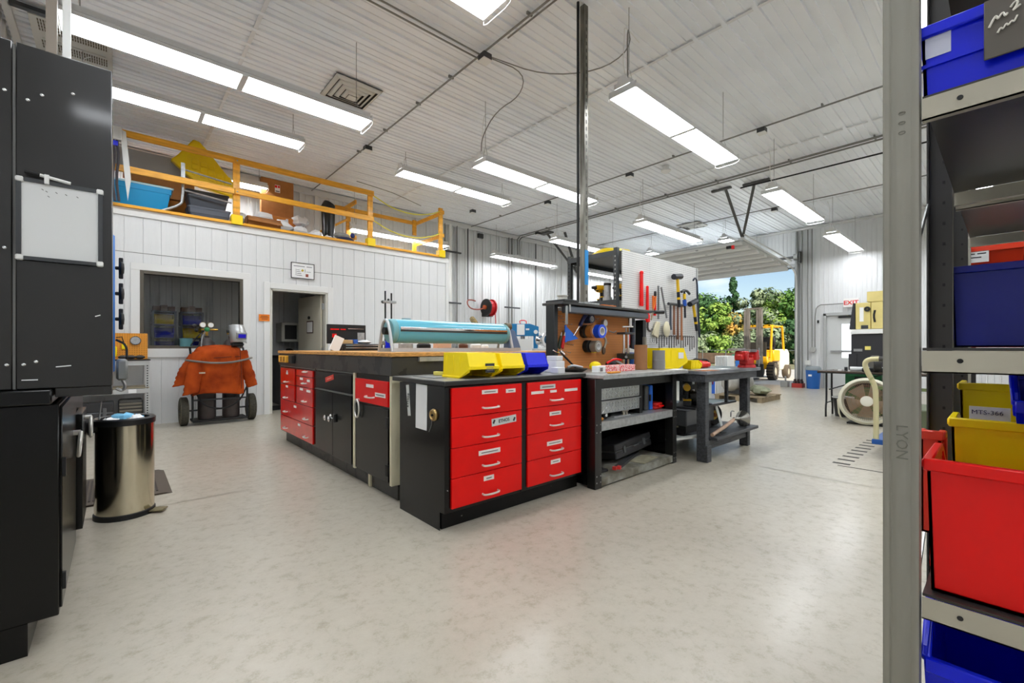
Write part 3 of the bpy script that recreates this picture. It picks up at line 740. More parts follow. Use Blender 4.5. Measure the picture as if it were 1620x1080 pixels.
# island plinth and top
t = thing('island_worktop', 'long island worktop, black beam sides under a wooden board', 'worktop', (2.5,4.3,.9))
scuff = M('black_scuffed', (30,29,28), .45, col2=(58,56,52), scale=7, contrast=(.55,.30), bump=.15, bscale=14)
MB().box(1.45,3.70,2.90,5.80,.897,1.035).build('beam_frame', scuff, t, world=True, bev=.004)
wt = M('worktop_wood', (206,150,78), .5, var=.28, scale=9, stretch=(3,3,20))
MB().box(1.44,3.72,2.885,5.81,1.036,1.066).build('board', wt, t, world=True, bev=.003)
MB().box(1.66,3.70,2.872,2.898,1.00,1.032).build('steel_strip', galv, t, world=True)
pl = thing('island_plinth', 'recessed black kick base running under the island cabinets', 'plinth', (1.8,4.3,0))
MB().box(1.515,2.05,2.93,5.73,0,.112).build('kick_board', M('black_scuffed'), pl, world=True)
each('cream_foot', cream2, pl, [(1.500,1.514,3.36,3.40,0,.10)], world=True)
single(MB().box(2.2,3.6,3.05,5.7,0,.895), 'rear_cabinet', black, 'plain black cabinet block under the far side of the island worktop', 'cabinet')
t = thing('power_outlet', 'yellow double socket box on the island beam end', 'socket', (1.43,5.5,.93))
MB().box(1.40,1.449,5.33,5.62,.935,1.012).build('socket_body', M('outlet_yellow',(222,160,40),.5), t, world=True, bev=.006)
each('socket_face', M('outlet_brown',(120,80,20),.5), t, [(1.396,1.401,5.38,5.41,.95,1.0),(1.396,1.401,5.50,5.53,.95,1.0)], world=True)
single(MB().box(1.415,1.449,5.16,5.28,.93,1.015), 'switch_box', blackm, 'black switch box beside the yellow socket on the island beam', 'switch box', bev=.004)

# ---------------------------------------------------------------- red drawer cabinet in front
t = thing('drawer_chest', 'wide black cabinet with eight red drawers and a grey-topped slab', 'cabinet', (2.1,2.5,0))
AY = 2.222
MB().box(1.452,2.742,AY,2.775,.112,.868).build('body', black, t, world=True, bev=.003)
MB().prism([(2.222,.868),(2.222,.112),(2.275,.112),(2.275,0),(2.775,0),(2.775,.868)], lambda u,v:(1.4503,u,v), lambda u,v:(1.4525,u,v)).build('side_panel', black, t, world=True)
MB().box(1.47,2.735,2.285,2.775,0,.112).build('plinth', M('plinth_chipped',(9,9,8),.4,spec=.25,col2=(150,150,140),scale=28,contrast=(.26,.30)), t, world=True)
top = M('laminate_grey', (140,140,137), .3, var=.08, scale=5)
MB().box(1.44,2.752,2.205,2.868,.872,.900).build('worktop_edge', M('worktop_black',(38,38,36),.4,col2=(190,180,140),scale=16,contrast=(.25,.29)), t, world=True, bev=.003)
MB().box(1.443,2.749,2.208,2.866,.9,.9025).build('worktop_surface', top, t, world=True)
LB = {0:[[(1.717,1.847,.82,.026,'DRILL BITS'),(1.918,2.002,.815,.026,'TAPS')],[],[(1.692,1.868,.438,.03,'SCREWDRIVERS')],[(1.732,1.815,.272,.03,'FILES')]],
      1:[[(2.151,2.277,.785,.02,''),(2.342,2.41,.784,.018,''),(2.5,2.646,.783,.02,'')],[(2.336,2.458,.622,.028,'PLIERS')],[(2.309,2.472,.408,.03,'')],[(2.349,2.451,.270,.030,'')]]}
for c,(x0,x1) in enumerate(((1.492,2.062),(2.118,2.692))):
    for r in range(4):
        z1 = .858-.1815*r; z0 = z1-.1775
        d = MB().box(x0,x1,AY-.016,AY,z0,z1).build('drawer', red, t, world=True, bev=.0015)
        pull_s(d, 1.785 if c == 0 else 2.404, AY-.016, z0+.043, .125)
        for (a,b,z,h_,s_) in LB[c][r]:
            s_ = ''
            label_strip(d, ('s',AY-.016), a, b, z-h_/2, z+h_/2, None, .014, tilt=0)
            if h_ > .024: 
                k = label_strip(d, ('s',AY-.018), a+.02, b-.02, z-.0025, z+.0025, None, mat=M('faded_ink',(190,180,185),.8))
        if c == 0 and r == 1:
            o = label_strip(d, ('s',AY-.016), 1.797,2.008,.60,.648, tilt=math.radians(-3), mat=M('etched_plate',(214,216,212),.4))
            text('ETHOS', .030, ink, o, (1.90,AY-.019,.624), (PI/2,math.radians(-3),0), bold=.0006)
            for q in (1.815,1.99): MB().cbox((q,AY-.0185,.624), (.014,.001,.026), (0,.5,0)).build('bolt_emblem', ink, o, world=True)
        if c == 1 and r == 0:
            o = label_strip(d, ('s',AY-.016), 2.238,2.396,.805,.836, mat=M('etched_plate'))
            MB().cbox((2.317,AY-.0185,.82), (.12,.0008,.008)).build('plate_print', M('faded_ink'), o, world=True)
each('centre_strip', black, t, [(2.064,2.116,AY-.004,AY,.115,.862)], world=True)
for x,z in ((2.712,.30),(2.712,.45),(2.712,.56),(1.47,.25)): MB().sphere((x,AY-.001,z),.004,6,4).build('rivet', chrome, t, world=True)
# things fixed to its side
t = thing('name_plate', 'narrow white printed strip on the side of the red drawer cabinet', 'label', (1.45,2.655,.65))
MB().cbox((1.4495,2.655,.752), (.003,.035,.205), (math.radians(-7),0,0)).build('strip', M('etched_plate'), t, world=True)
text('ETHOS', .030, ink, t, (1.4470,2.655,.752), (PI/2,math.radians(-83),-PI/2), bold=.0005)
single(MB().cbox((1.449,2.487,.725), (.003,.135,.285), (math.radians(1),0,0)), 'paper_sheet', paper, 'white folded paper sheet taped on the side of the red drawer cabinet', 'paper')
t = thing('brass_pulley', 'small brass wheel with a thin wire on the side of the red drawer cabinet', 'wheel', (1.44,2.335,.665))
MB().lathe([(0,0),(.036,0),(.038,.006),(.034,.016),(.026,.020),(.022,.012),(0,.012)][::1], (1.451,2.335,.69), (-1,0,0), n=24).build('wheel_disc', M('brass_worn',(180,150,96),.35,.8), t, world=True)
MB().lathe([(0,0),(.007,0),(.007,.022),(0,.022)], (1.451,2.335,.69), (-1,0,0), n=10).build('hub', blackm, t, world=True)
MB().tube([(1.445,2.355,.66),(1.444,2.36,.62),(1.446,2.39,.58)], .0015, 5, smooth=1).build('wire', steel, t, world=True)
single(MB().box(1.725,1.755,2.60,2.76,.903,.93).rot(math.radians(20),'Z',(1.74,2.68,.9)), 'sponge', M('sponge_yellow',(226,214,110),.9,bump=.3), 'pale yellow sponge block lying on the grey worktop', 'sponge', bev=.003)
single(MB().box(1.52,1.62,2.45,2.72,.903,.906), 'paper_sheet', M('grey_sheet',(120,122,120),.6), 'grey sheet lying at the corner of the red drawer cabinet top', 'paper')

# storage bins on the grey worktop
ybin = M('yellow_plastic')
b = make_bin(yellow, .30, .245, .165, (1.775,2.40,.903), PI/2, 'large yellow bin with a black card, end of the row on the red drawer cabinet', flip=True, front=.62)
b.rotation_euler = (0,0,PI/2)
o = MB().cbox((-.154,-.04,.066), (.003,.075,.060), (0,0,0)).build('price_card', M('black_card',(44,44,44),.6), b)
for z,w_ in ((.08,.05),(.066,.06),(.052,.05)): MB().cbox((-.1563,-.04,z), (.001,w_,.004)).build('card_scribble', M('chalk_grey',(130,130,130),.8), o)
make_bin(yellow, .28, .21, .16, (2.045,2.41,.903), PI/2, 'yellow bin without a card between the carded bin and the blue one', flip=True, front=.62)
make_bin(bluep, .27, .215, .16, (2.30,2.42,.903), PI/2, 'blue bin at the end of the row on the red drawer cabinet', flip=True, front=.62)
# ---------------------------------------------------------------- steel workbench with shelves
t = thing('workbench', 'black steel workbench with galvanised shelf edges and a grey top', 'workbench', (3.4,2.4,0))
wtop = M('bench_top_grey', (150,150,147), .4, col2=(176,176,172), scale=22, contrast=(.35,.65))
MB().box(2.757,4.10,2.045,2.86,.862,.892).build('worktop', wtop, t, world=True, bev=.004)
MB().box(2.757,4.098,2.042,2.046,.858,.874).build('worktop_edge', galv, t, world=True)
bleg = M('black_leg_worn', (20,20,19), .3, col2=(70,70,68), scale=18, contrast=(.28,.22))
for x0,x1,y0,y1 in ((2.757,2.84,2.12,2.20),(3.95,4.02,2.12,2.20),(2.757,2.84,2.74,2.82),(3.95,4.02,2.74,2.82)):
    l = MB().box(x0,x1,y0,y1,0,.858).build('leg', bleg, t, world=True, bev=.003)
    if y0 < 2.5:
        for z in (.05,.10,.44,.50):
            for x in (x0+.02,x1-.015): MB().sphere((x,y0,z),.006,7,4,(1,.5,1)).build('bolt', steel, l, world=True)
each('apron', bleg, t, [(2.84,3.95,2.14,2.16,.775,.858)], world=True)
MB().box(2.84,3.95,2.125,2.80,.500,.512).box(2.84,3.95,2.125,2.135,.445,.500).build('shelf', galv, t, world=True)
MB().box(2.84,3.95,2.125,2.80,.065,.075).box(2.84,3.95,2.125,2.135,.012,.065).build('shelf', M('shelf_dusty',(150,150,140),.6,col2=(96,90,74),scale=9), t, world=True)
each('back_panel', blackm, t, [(2.762,4.015,2.822,2.832,.08,.858)], world=True)
each('side_panel', black, t, [(2.757,2.763,2.20,2.74,.02,.858),(4.0,4.006,2.20,2.74,.02,.858)], world=True)
each('divider', blackm, t, [(3.505,3.55,2.2,2.75,.513,.775)], world=True)
# diamond plate drawers
t = thing('tool_drawer_unit', 'two diamond-plate drawers hanging under the steel workbench top', 'drawer unit', (3.2,2.5,.56))
dp = M('diamond_plate', (190,192,192), .28, .9)
for z0 in (.672,.560):
    d = MB().box(2.86,3.50,2.20,2.72,z0,z0+.098).build('drawer', dp, t, world=True, bev=.002)
    m = MB(); k = 0
    for i in range(15):
        for j in range(3):
            x = 2.885+.0415*i; z = z0+.02+.03*j; s_ = 1 if (i+j)%2 else -1
            m.cbox((x,2.199,z),(.026,.003,.006),(0,s_*.8,0))
    r = m.build('tread_pattern', M('tread_bright',(225,226,226),.2,.9), d, world=True)
    MB().box(2.855,3.505,2.185,2.215,z0+.098,z0+.106).build('drawer_lip', steel, d, world=True)
MB().box(2.853,2.859,2.22,2.72,.56,.775).box(3.498,3.504,2.22,2.72,.56,.775).build('case_sheet', darkgrey, t, world=True)
# things on the bench shelves
def case(name, label, x0,x1,y0,y1,z0,z1, mat, mat2, rz=0, latches=2):
    cx,cy = (x0+x1)/2,(y0+y1)/2
    t = thing(name, label, 'tool case', (cx,cy,z0), rz)
    hx,hy,h = (x1-x0)/2,(y1-y0)/2,z1-z0
    MB().box(-hx,hx,-hy,hy,0,h*.48).build('base_shell', mat, t, bev=.012, seg=2)
    MB().box(-hx,hx,-hy,hy,h*.52,h).build('lid_shell', mat, t, bev=.012, seg=2)
    MB().box(-hx+.01,hx-.01,-hy+.008,hy-.008,h*.47,h*.53).build('seal', mat2, t)
    for i in range(latches):
        x = -hx*.55+hx*1.1*i/max(1,latches-1) if latches > 1 else 0
        MB().box(x-.018,x+.018,-hy-.008,-hy+.004,h*.28,h*.72).build('latch', mat2, t, bev=.003)
    MB().tube([(-.05,-hy,h*.5),(-.045,-hy-.02,h*.5),(.045,-hy-.02,h*.5),(.05,-hy,h*.5)], .007, 6).build('handle', mat2, t)
    return t
t = thing('upright_case', 'grey tool case with bright blue edge standing upright on the workbench shelf', 'tool case', (3.74,2.4,.513))
MB().box(3.68,3.745,2.25,2.55,.514,.745).build('grey_shell', M('case_grey',(78,80,80),.5), t, world=True, bev=.012, seg=2)
MB().box(3.747,3.80,2.24,2.56,.514,.748).build('blue_shell', M('case_blue',(30,110,220),.4), t, world=True, bev=.012, seg=2)
MB().box(3.735,3.757,2.235,2.245,.60,.66).build('latch', blackm, t, world=True)
case('small_case', 'black tool case lowest of two stacked behind the red case', 3.83,3.99,2.42,2.6,.514,.615, blackm, darkgrey)
case('small_case', 'small black ribbed case on top of its twin on the workbench shelf', 3.82,3.99,2.41,2.58,.618,.69, M('case_ribbed',(52,54,54),.5), darkgrey)
case('red_case', 'short red plastic case in front of the stacked black ones', 3.805,3.94,2.22,2.40,.514,.578, M('case_red',(214,30,24),.4), redp, latches=1)
t = thing('caster_wheel', 'black wheel with pale hub under the diamond-plate drawers', 'wheel', (3.02,2.22,.513))
MB().cyl((3.02,2.21,.543),(3.02,2.25,.543),.03,n=18).build('tyre', rubber, t, world=True, bev=.004)
MB().cyl((3.02,2.205,.543),(3.02,2.255,.543),.013,n=12).build('hub', white, t, world=True)
single(MB().cyl((2.87,2.19,.527),(2.93,2.18,.527),.013,n=12), 'wooden_dowel', wood, 'brown dowel end on the workbench shelf beside the near leg', 'dowel')
t = thing('clamp', 'small steel screw clamp on a plate under the diamond-plate drawers', 'clamp', (3.3,2.3,.513))
MB().box(3.12,3.36,2.20,2.30,.513,.520).build('plate', galv, t, world=True)
MB().box(3.28,3.30,2.22,2.24,.52,.57).box(3.33,3.345,2.22,2.24,.52,.558).box(3.27,3.36,2.22,2.24,.545,.556).build('clamp_frame', M('clamp_brass',(190,180,160),.4,.6), t, world=True)
MB().cyl((3.315,2.23,.52),(3.315,2.23,.585),.005).build('screw', steel, t, world=True)
bc = case('power_tool_case', 'large black moulded tool case lying on the bottom shelf of the workbench', -.33,.33,-.16,.16,0,.135, M('moulded_black',(58,58,60),.3), M('latch_grey',(96,98,100),.4), 0, 2)
bc.location = (3.60,2.47,.105); bc.rotation_euler = (math.radians(-8), math.radians(-3), math.radians(4))
t = thing('rail_pair', 'two dark square rails with red end caps under the black moulded case', 'rails', (3.3,2.35,.075))
for dx in (0,.045):
    r = MB().bar((3.12+dx,2.20-dx*.3,.088),(3.72+dx,2.40-dx*.3,.088),.026,.022).build('rail', darkgrey, t, world=True)
    MB().bar((3.112+dx,2.197-dx*.3,.088),(3.145+dx,2.208-dx*.3,.088),.030,.027).build('end_cap', M('cap_red',(232,70,64),.4), r, world=True)
t = thing('floor_nozzle', 'black vacuum motor head and flat nozzle on the bottom shelf', 'vacuum part', (2.95,2.3,.075))
MB().box(2.86,3.0,2.24,2.42,.13,.24).build('motor_head', M('vac_black',(34,34,36),.4), t, world=True, bev=.015, seg=2)
MB().cyl((2.93,2.33,.10),(2.93,2.33,.14),.05,n=18).build('neck', blackm, t, world=True)
MB().box(2.86,3.04,2.20,2.34,.076,.10).build('flat_foot', M('vac_black'), t, world=True, bev=.006)
single(MB().box(3.46,3.78,2.15,2.30,.076,.080).rot(.15,'Z',(3.6,2.2,0)), 'dirty_rag', M('rag_dust',(150,144,120),.9,var=.2,scale=20), 'dusty flat rag at the front of the bottom shelf', 'rag')
single(MB().box(2.87,2.90,2.5,2.6,.40,.445), 'yellow_label', M('y_lab',(190,170,60),.5), 'yellowish tag hanging under the middle shelf of the steel workbench', 'tag')

# ---------------------------------------------------------------- tool panel above the bench
PY = 2.70
t = thing('framed_pegboard', 'black framed brown pegboard with top shelf standing on the steel workbench', 'pegboard', (3.5,2.7,.893))
frm = M('panel_black', (30,31,32), .4, var=.2, scale=9)
MB().box(2.81,2.862,2.60,2.70,.894,1.472).build('post', frm, t, world=True, bev=.004)
MB().box(4.21,4.27,2.60,2.70,.894,1.40).build('post', frm, t, world=True, bev=.004)
pb = pegmat('brown_pegboard', (206,134,70), (70,34,14), 'X')
MB().box(2.862,4.09,2.705,2.715,.894,1.46).build('pegboard', pb, t, world=True)
MB().box(4.09,4.21,2.70,2.715,.894,1.46).build('dark_panel', blackm, t, world=True)
MB().box(2.81,4.27,2.50,2.745,1.472,1.494).build('top_shelf', M('panel_shelf',(58,58,56),.45,var=.2), t, world=True, bev=.003)
MB().box(2.83,3.02,2.50,2.72,1.494,1.515).build('corner_plate', frm, t, world=True, bev=.003)
hd = MB().box(2.90,4.18,2.515,2.60,1.405,1.462).build('lamp_hood', M('hood_grey',(96,102,110),.4,.3), t, world=True, bev=.008)
MB().box(2.93,4.15,2.60,2.66,1.43,1.455).build('lamp_tube', white, hd, world=True)
MB().box(2.862,2.882,2.505,2.52,1.30,1.46).build('bracket', steel, hd, world=True, bev=.002)
MB().box(2.90,2.92,2.503,2.512,1.41,1.49).build('bracket', steel, hd, world=True, bev=.002)
MB().cyl((4.11,2.66,.95),(4.11,2.66,1.37),.022,n=12).build('blue_tube', M('tube_slate',(58,68,84),.4,.2), t, world=True)
MB().cyl((4.30,2.52,1.483),(4.40,2.47,1.483),.02,n=12).build('rod_end', frm, t, world=True)
# hanging things
def hang(name, label, cat='tool', grp='tools hung on the brown pegboard', loc=(3.3,2.69,1.2)): return thing(name, label, cat, loc, 0, grp)
t = hang('rafter_square', 'blue triangular square hung on the brown pegboard')
MB().prism([(3.03,1.30),(3.03,1.155),(3.205,1.185)], lambda u,v:(u,2.66,v), lambda u,v:(u,2.664,v)).build('triangle_plate', M('square_blue',(24,108,220),.35), t, world=True)
MB().bar((3.03,2.662,1.305),(3.03,2.662,1.15),.008,.022,(1,0,0)).build('fence_edge', M('square_blue'), t, world=True)
t = hang('screwdriver', 'large screwdriver with navy handle hung slantwise above the blue square')
MB().tube([(3.29,2.63,1.42),(3.24,2.63,1.37),(3.20,2.63,1.315),(3.19,2.63,1.30)], lambda q: .019 if .1<q<.8 else .013, 10, smooth=2).build('handle', M('navy_grip',(22,34,84),.4), t, world=True)
MB().cyl((3.195,2.63,1.31),(3.125,2.65,1.21),.005).build('shaft', chrome, t, world=True)
for i,(x,c,lb) in enumerate(((2.95,(40,50,34),'green and black handled pliers beside the red ones'),(2.995,(206,30,24),'red handled pliers by the blue square'))):
    t = hang('pliers', lb)
    MB().tube([(x-.028,2.655,1.10),(x-.012,2.655,1.15),(x+.015,2.66,1.205)], .011, 8, smooth=1).build('handle', M('grip%d'%i,c,.4), t, world=True)
    MB().tube([(x-.01,2.655,1.09),(x+.004,2.655,1.15),(x+.012,2.66,1.205)], .009, 8, smooth=1).build('handle', M('grip%d'%i,c,.4), t, world=True)
    MB().cyl((x+.014,2.66,1.20),(x+.025,2.66,1.24),.010,.004).build('jaws', steel, t, world=True)
def tape(x,z,y0,y1,r,mat,label,core=None):
    t = thing('tape_roll', label, 'tape', (x,(y0+y1)/2,z-r), 0, 'tape rolls on the brown pegboard')
    MB().lathe([(r*.62,y0),(r,y0),(r,y1),(r*.62,y1)], (x,0,z), (0,1,0), n=26).build('tape_body', mat, t, world=True)
    MB().lathe([(r*.50,y0-.002),(r*.62,y0-.002),(r*.62,y1),(r*.50,y1)], (x,0,z), (0,1,0), n=26).build('core_ring', core or white, t, world=True)
tape(3.36,1.375,2.62,2.70,.042,M('tape_navy',(24,40,74),.35),'dark blue tape roll, topmost on the brown pegboard')
tape(3.33,1.255,2.66,2.70,.062,blackm,'black tape roll deepest on its peg, behind the brown one',blackm)
tape(3.36,1.255,2.59,2.655,.064,M('tape_brown',(176,112,50),.5),'brown tape roll between the black and the bright blue rolls')
tape(3.39,1.255,2.525,2.585,.064,M('tape_blue',(16,76,220),.4),'bright blue tape roll with pale core on the brown pegboard')
tape(3.37,1.115,2.65,2.70,.058,blackm,'black tape roll on the lower peg, behind the grey one',blackm)
tape(3.40,1.115,2.575,2.645,.055,M('tape_grey',(150,146,136),.4,.3),'grey duct tape roll with white core on the lower peg')
tape(3.46,1.09,2.66,2.70,.04,M('tape_yellow',(226,200,40),.5),'yellow tape roll half hidden below the grey one')
t = hang('air_gauge', 'steel dial gauge with hose parts hung right of the blue tape')
MB().cyl((3.60,2.64,1.345),(3.60,2.67,1.345),.03,n=18).build('dial', white, t, world=True); MB().lathe([(.03,0),(.035,0),(.035,.03),(.03,.03)],(3.60,2.64,1.345),(0,1,0),n=18).build('bezel', steel, t, world=True)
MB().tube([(3.60,2.65,1.32),(3.62,2.64,1.27),(3.55,2.63,1.22),(3.60,2.63,1.17),(3.58,2.64,1.10)], .011, 7, smooth=2).build('pipe_chain', M('pipe_nickel',(190,186,176),.35,.6), t, world=True)
MB().tube([(3.66,2.65,1.27),(3.72,2.63,1.25),(3.76,2.63,1.27)], .006, 6, smooth=1).build('side_hook', steel, t, world=True)
MB().sphere((3.58,2.65,1.075),.028,10,8,(.8,.7,1.5)).build('grip_end', M('grip_brown',(110,90,70),.5), t, world=True)
t = thing('screwdriver', 'small screwdriver with red handle hung on the dark end of the tool panel', 'tool', (4.07,2.69,1.1), 0, None)
MB().cyl((4.065,2.68,1.36),(4.065,2.68,1.24),.004).build('shaft', chrome, t, world=True); MB().cyl((4.065,2.68,1.24),(4.065,2.68,1.13),.009).build('handle', redp, t, world=True)
for i,(x,z) in enumerate(((2.88,1.05),(2.90,1.035),(2.94,1.05),(2.96,1.035),(2.93,1.0),(2.99,1.06),(3.04,1.06),(3.05,1.03),(3.1,1.05),(2.98,1.38),(3.0,1.36),(3.04,1.33),(3.06,1.31),(3.12,1.31),(3.14,1.12),(3.44,1.37),(3.5,1.37),(3.52,1.38),(3.66,1.15),(3.68,1.14))):
    m = MB().tube([(0,.03,.012),(0,0,.012),(0,-.025,.006),(0,-.028,.018)], .0025, 5)
    if i == 0: hk = m.build('peg_hook', steel); hk.location = (x,2.69,z); tag(hk,'bare steel hook in the brown pegboard','hook','pegboard hooks')
    else: dup(hk, (x,2.69,z))
# small machines and things on the bench
t = thing('press_stand', 'small two-column press stand with white handle at the tool panel', 'press', (3.83,2.55,.893))
MB().box(3.75,3.91,2.46,2.66,.893,.91).build('base', M('cast_dark',(60,62,58),.5,.3), t, world=True, bev=.004)
for x in (3.79,3.865): MB().cyl((x,2.56,.91),(x,2.56,1.24),.013,n=12).build('column', chrome, t, world=True)
MB().box(3.74,3.915,2.51,2.61,1.235,1.255).build('crosshead', darkgrey, t, world=True, bev=.003)
MB().box(3.75,3.90,2.50,2.62,.985,1.045).build('slide_block', M('cast_dark'), t, world=True, bev=.006)
MB().cyl((3.83,2.56,1.25),(3.83,2.56,1.32),.006).build('spindle', steel, t, world=True)
MB().cyl((3.77,2.56,1.31),(3.92,2.54,1.315),.007).cyl((3.885,2.545,1.31),(3.885,2.545,1.40),.013).build('turn_handle', white, t, world=True)
MB().cyl((3.74,2.50,1.01),(3.70,2.47,1.01),.012).build('side_knob', steel, t, world=True)
single(MB().lathe([(0,0),(.060,0),(.060,.235),(.053,.235),(.053,.20),(0,.20)], (3.73,2.33,.893), n=28), 'cardboard_tube', M('kraft_tube',(160,112,72),.8,var=.06), 'brown cardboard tube standing at the end of the tool panel', 'tube')
single(MB().lathe([(0,0),(.060,0),(.060,.092),(0,.092)], (3.90,2.24,.893), n=28), 'grey_spool', M('spool_grey',(140,140,140),.45,.2), 'grey wire spool, lower of two stacked beside the cardboard tube', 'spool', 'grey wire spools')
single(MB().lathe([(0,0),(.058,0),(.058,.09),(.04,.09),(.04,.08),(0,.08)], (3.90,2.24,.986), n=28), 'grey_spool', M('spool_grey'), 'grey wire spool stacked on top of its twin', 'spool', 'grey wire spools')
single(MB().box(3.985,4.015,2.44,2.47,.893,1.21), 'square_tube', M('tube_raw',(130,128,118),.5,.4), 'rusty square steel tube standing upright beside the tool panel post', 'tube', bev=.002)
t = thing('bucket', 'small blue and white bucket behind the grey spools', 'bucket', (3.95,2.60,.893))
MB().lathe([(0,0),(.055,0),(.062,.16),(0,.16)], (3.93,2.60,.893), n=20).build('blue_body', M('bucket_blue',(24,90,190),.4), t, world=True)
MB().lathe([(.064,.16),(.060,.19),(0,.21)], (3.93,2.60,.893), n=20, cap=False).build('white_lid', white, t, world=True)
t = thing('sandpaper_box', 'long pink and white patterned box on the grey bench top', 'box', (3.32,2.30,.893))
pk = M('pink_pattern', (232,96,96), .6, col2=(246,206,200), scale=70, contrast=(.47,.53))
MB().box(3.06,3.52,2.25,2.33,.893,.950).rot(math.radians(2),'Z',(3.3,2.3,0)).build('box_sleeve', pk, t, world=True, bev=.002)
MB().box(2.955,3.055,2.25,2.32,.893,.948).rot(math.radians(2),'Z',(3.3,2.3,0)).build('white_end', paper, t, world=True, bev=.002)
MB().box(2.975,3.01,2.247,2.25,.905,.935).rot(math.radians(2),'Z',(3.3,2.3,0)).build('printed_square', M('faded_ink'), t, world=True)
single(MB().cbox((3.03,2.14,.900),(.17,.035,.014),(0,0,.1)), 'orange_strip', M('amber_plastic',(230,150,30),.4), 'orange plastic strip lying in front of the pink box', 'strip', bev=.004)
single(MB().sphere((3.20,2.46,.935),.055,18,10,(1,1,.8)), 'yellow_dome', yellow, 'round yellow cap behind the pink patterned box', 'cap')
t = thing('tray', 'dark shallow tray of odds and ends beside the white cups', 'tray', (2.95,2.48,.893))
MB().lathe([(0,.0),(.09,.0),(.14,.03),(.135,.03),(.088,.006),(0,.006)], (2.93,2.50,.893), n=24).build('dish', M('tray_dark',(60,56,50),.4,.4), t, world=True)
MB().tube([(2.84,2.47,.935),(2.88,2.45,.95),(2.97,2.42,.93)], .012, 7, smooth=1).build('grey_tube', steel, t, world=True)
t = thing('ratchet', 'steel ratchet handle leaning against the brown pegboard', 'tool', (2.98,2.58,.893))
MB().tube([(3.07,2.55,.90),(2.98,2.60,1.0),(2.93,2.62,1.05)], .009, 8).build('handle', blackm, t, world=True)
MB().cyl((2.94,2.61,1.04),(2.90,2.61,1.07),.018).build('head', chrome, t, world=True)
MB().tube([(2.90,2.61,1.07),(2.84,2.60,1.06),(2.80,2.60,1.08)], .006, 6, smooth=1).build('arm', chrome, t, world=True)
t = thing('hand_tools', 'heap of pliers with red grips behind the pink box', 'tools', (3.45,2.5,.893))
MB().tube([(3.36,2.45,.96),(3.44,2.42,1.0),(3.54,2.42,.985)], .010, 7, smooth=1).build('red_grip', redp, t, world=True)
MB().tube([(3.46,2.46,1.0),(3.54,2.44,.96),(3.60,2.42,.93)], .010, 7, smooth=1).build('steel_jaw', steel, t, world=True)
MB().sphere((3.52,2.52,.94),.05,10,8,(1.3,1,.9)).build('black_pouch', blackm, t, world=True)
# boxes at the end of the red cabinet top
for i,(x0,x1,y0,y1,z0,z1,lb) in enumerate(((2.60,2.70,2.38,2.52,.903,.995,'white box, lower of two stacked beside the blue bin'),(2.61,2.69,2.39,2.50,.997,1.035,'flat white box on top of the white box by the blue bin'),(2.50,2.58,2.27,2.35,.903,.95,'little white carton before the blue bin'))):
    single(MB().box(x0,x1,y0,y1,z0,z1), 'white_box', M('box_white',(224,224,222),.6), lb, 'box', bev=.004)
# things on the panel shelf
t = thing('tape_spool', 'white ribbed spool standing on the corner of the tool panel shelf', 'spool', (2.93,2.62,1.516))
MB().lathe([(0,0),(.05,0),(.05,.006),(.038,.008),(.038,.034),(.05,.036),(.05,.042),(0,.042)], (2.92,2.60,1.516), n=22).build('spool_body', M('off_white',(206,204,196),.5), t, world=True)
single(MB().lathe([(0,0),(.03,0),(.03,.03),(0,.03)], (3.07,2.62,1.497), n=18), 'small_spool', M('off_white'), 'smaller pale spool next to the ribbed spool on the panel shelf', 'spool')
single(MB().box(3.12,3.34,2.52,2.60,1.496,1.512), 'steel_rule', galv, 'flat steel piece lying on the tool panel shelf', 'steel strip')
single(MB().box(3.42,3.62,2.53,2.66,1.496,1.508), 'orange_sheet', M('orange_card',(226,120,40),.6), 'orange sheet lying on the tool panel shelf beside the column', 'sheet')
for i,x in enumerate((3.3,3.75,4.0)): single(MB().sphere((x,2.53,1.502),.007,8,6), 'hex_nut', steel, 'small steel nut on the edge of the tool panel shelf', 'nut', 'nuts on the panel shelf')

# ---------------------------------------------------------------- tall column
t = thing('steel_column', 'tall slotted steel column with a blue tape mark, reaching to the ceiling', 'column', (3.46,2.80,0))
colm = M('column_zinc', (150,148,138), .4, .6, col2=(96,92,82), scale=20, stretch=(1,1,.15))
MB().box(3.425,3.485,2.765,2.825,.893,4.48).build('channel', colm, t, world=True, bev=.003)
MB().cyl((3.37,2.80,.893),(3.37,2.80,4.48),.014,n=10).build('dark_rod', blackm, t, world=True)
MB().box(3.430,3.478,2.758,2.765,1.72,2.06).build('blue_tape', M('tape_cyan',(20,150,226),.4), t, world=True)
m = MB()
for i in range(48): m.box(3.448,3.462,2.7635,2.765,1.0+.07*i,1.035+.07*i) if not 1.68 < 1.0+.07*i < 2.06 else None
m.build('slot', M('slot_dark',(70,68,60),.6), t, world=True)['kind'] = 'stuff'

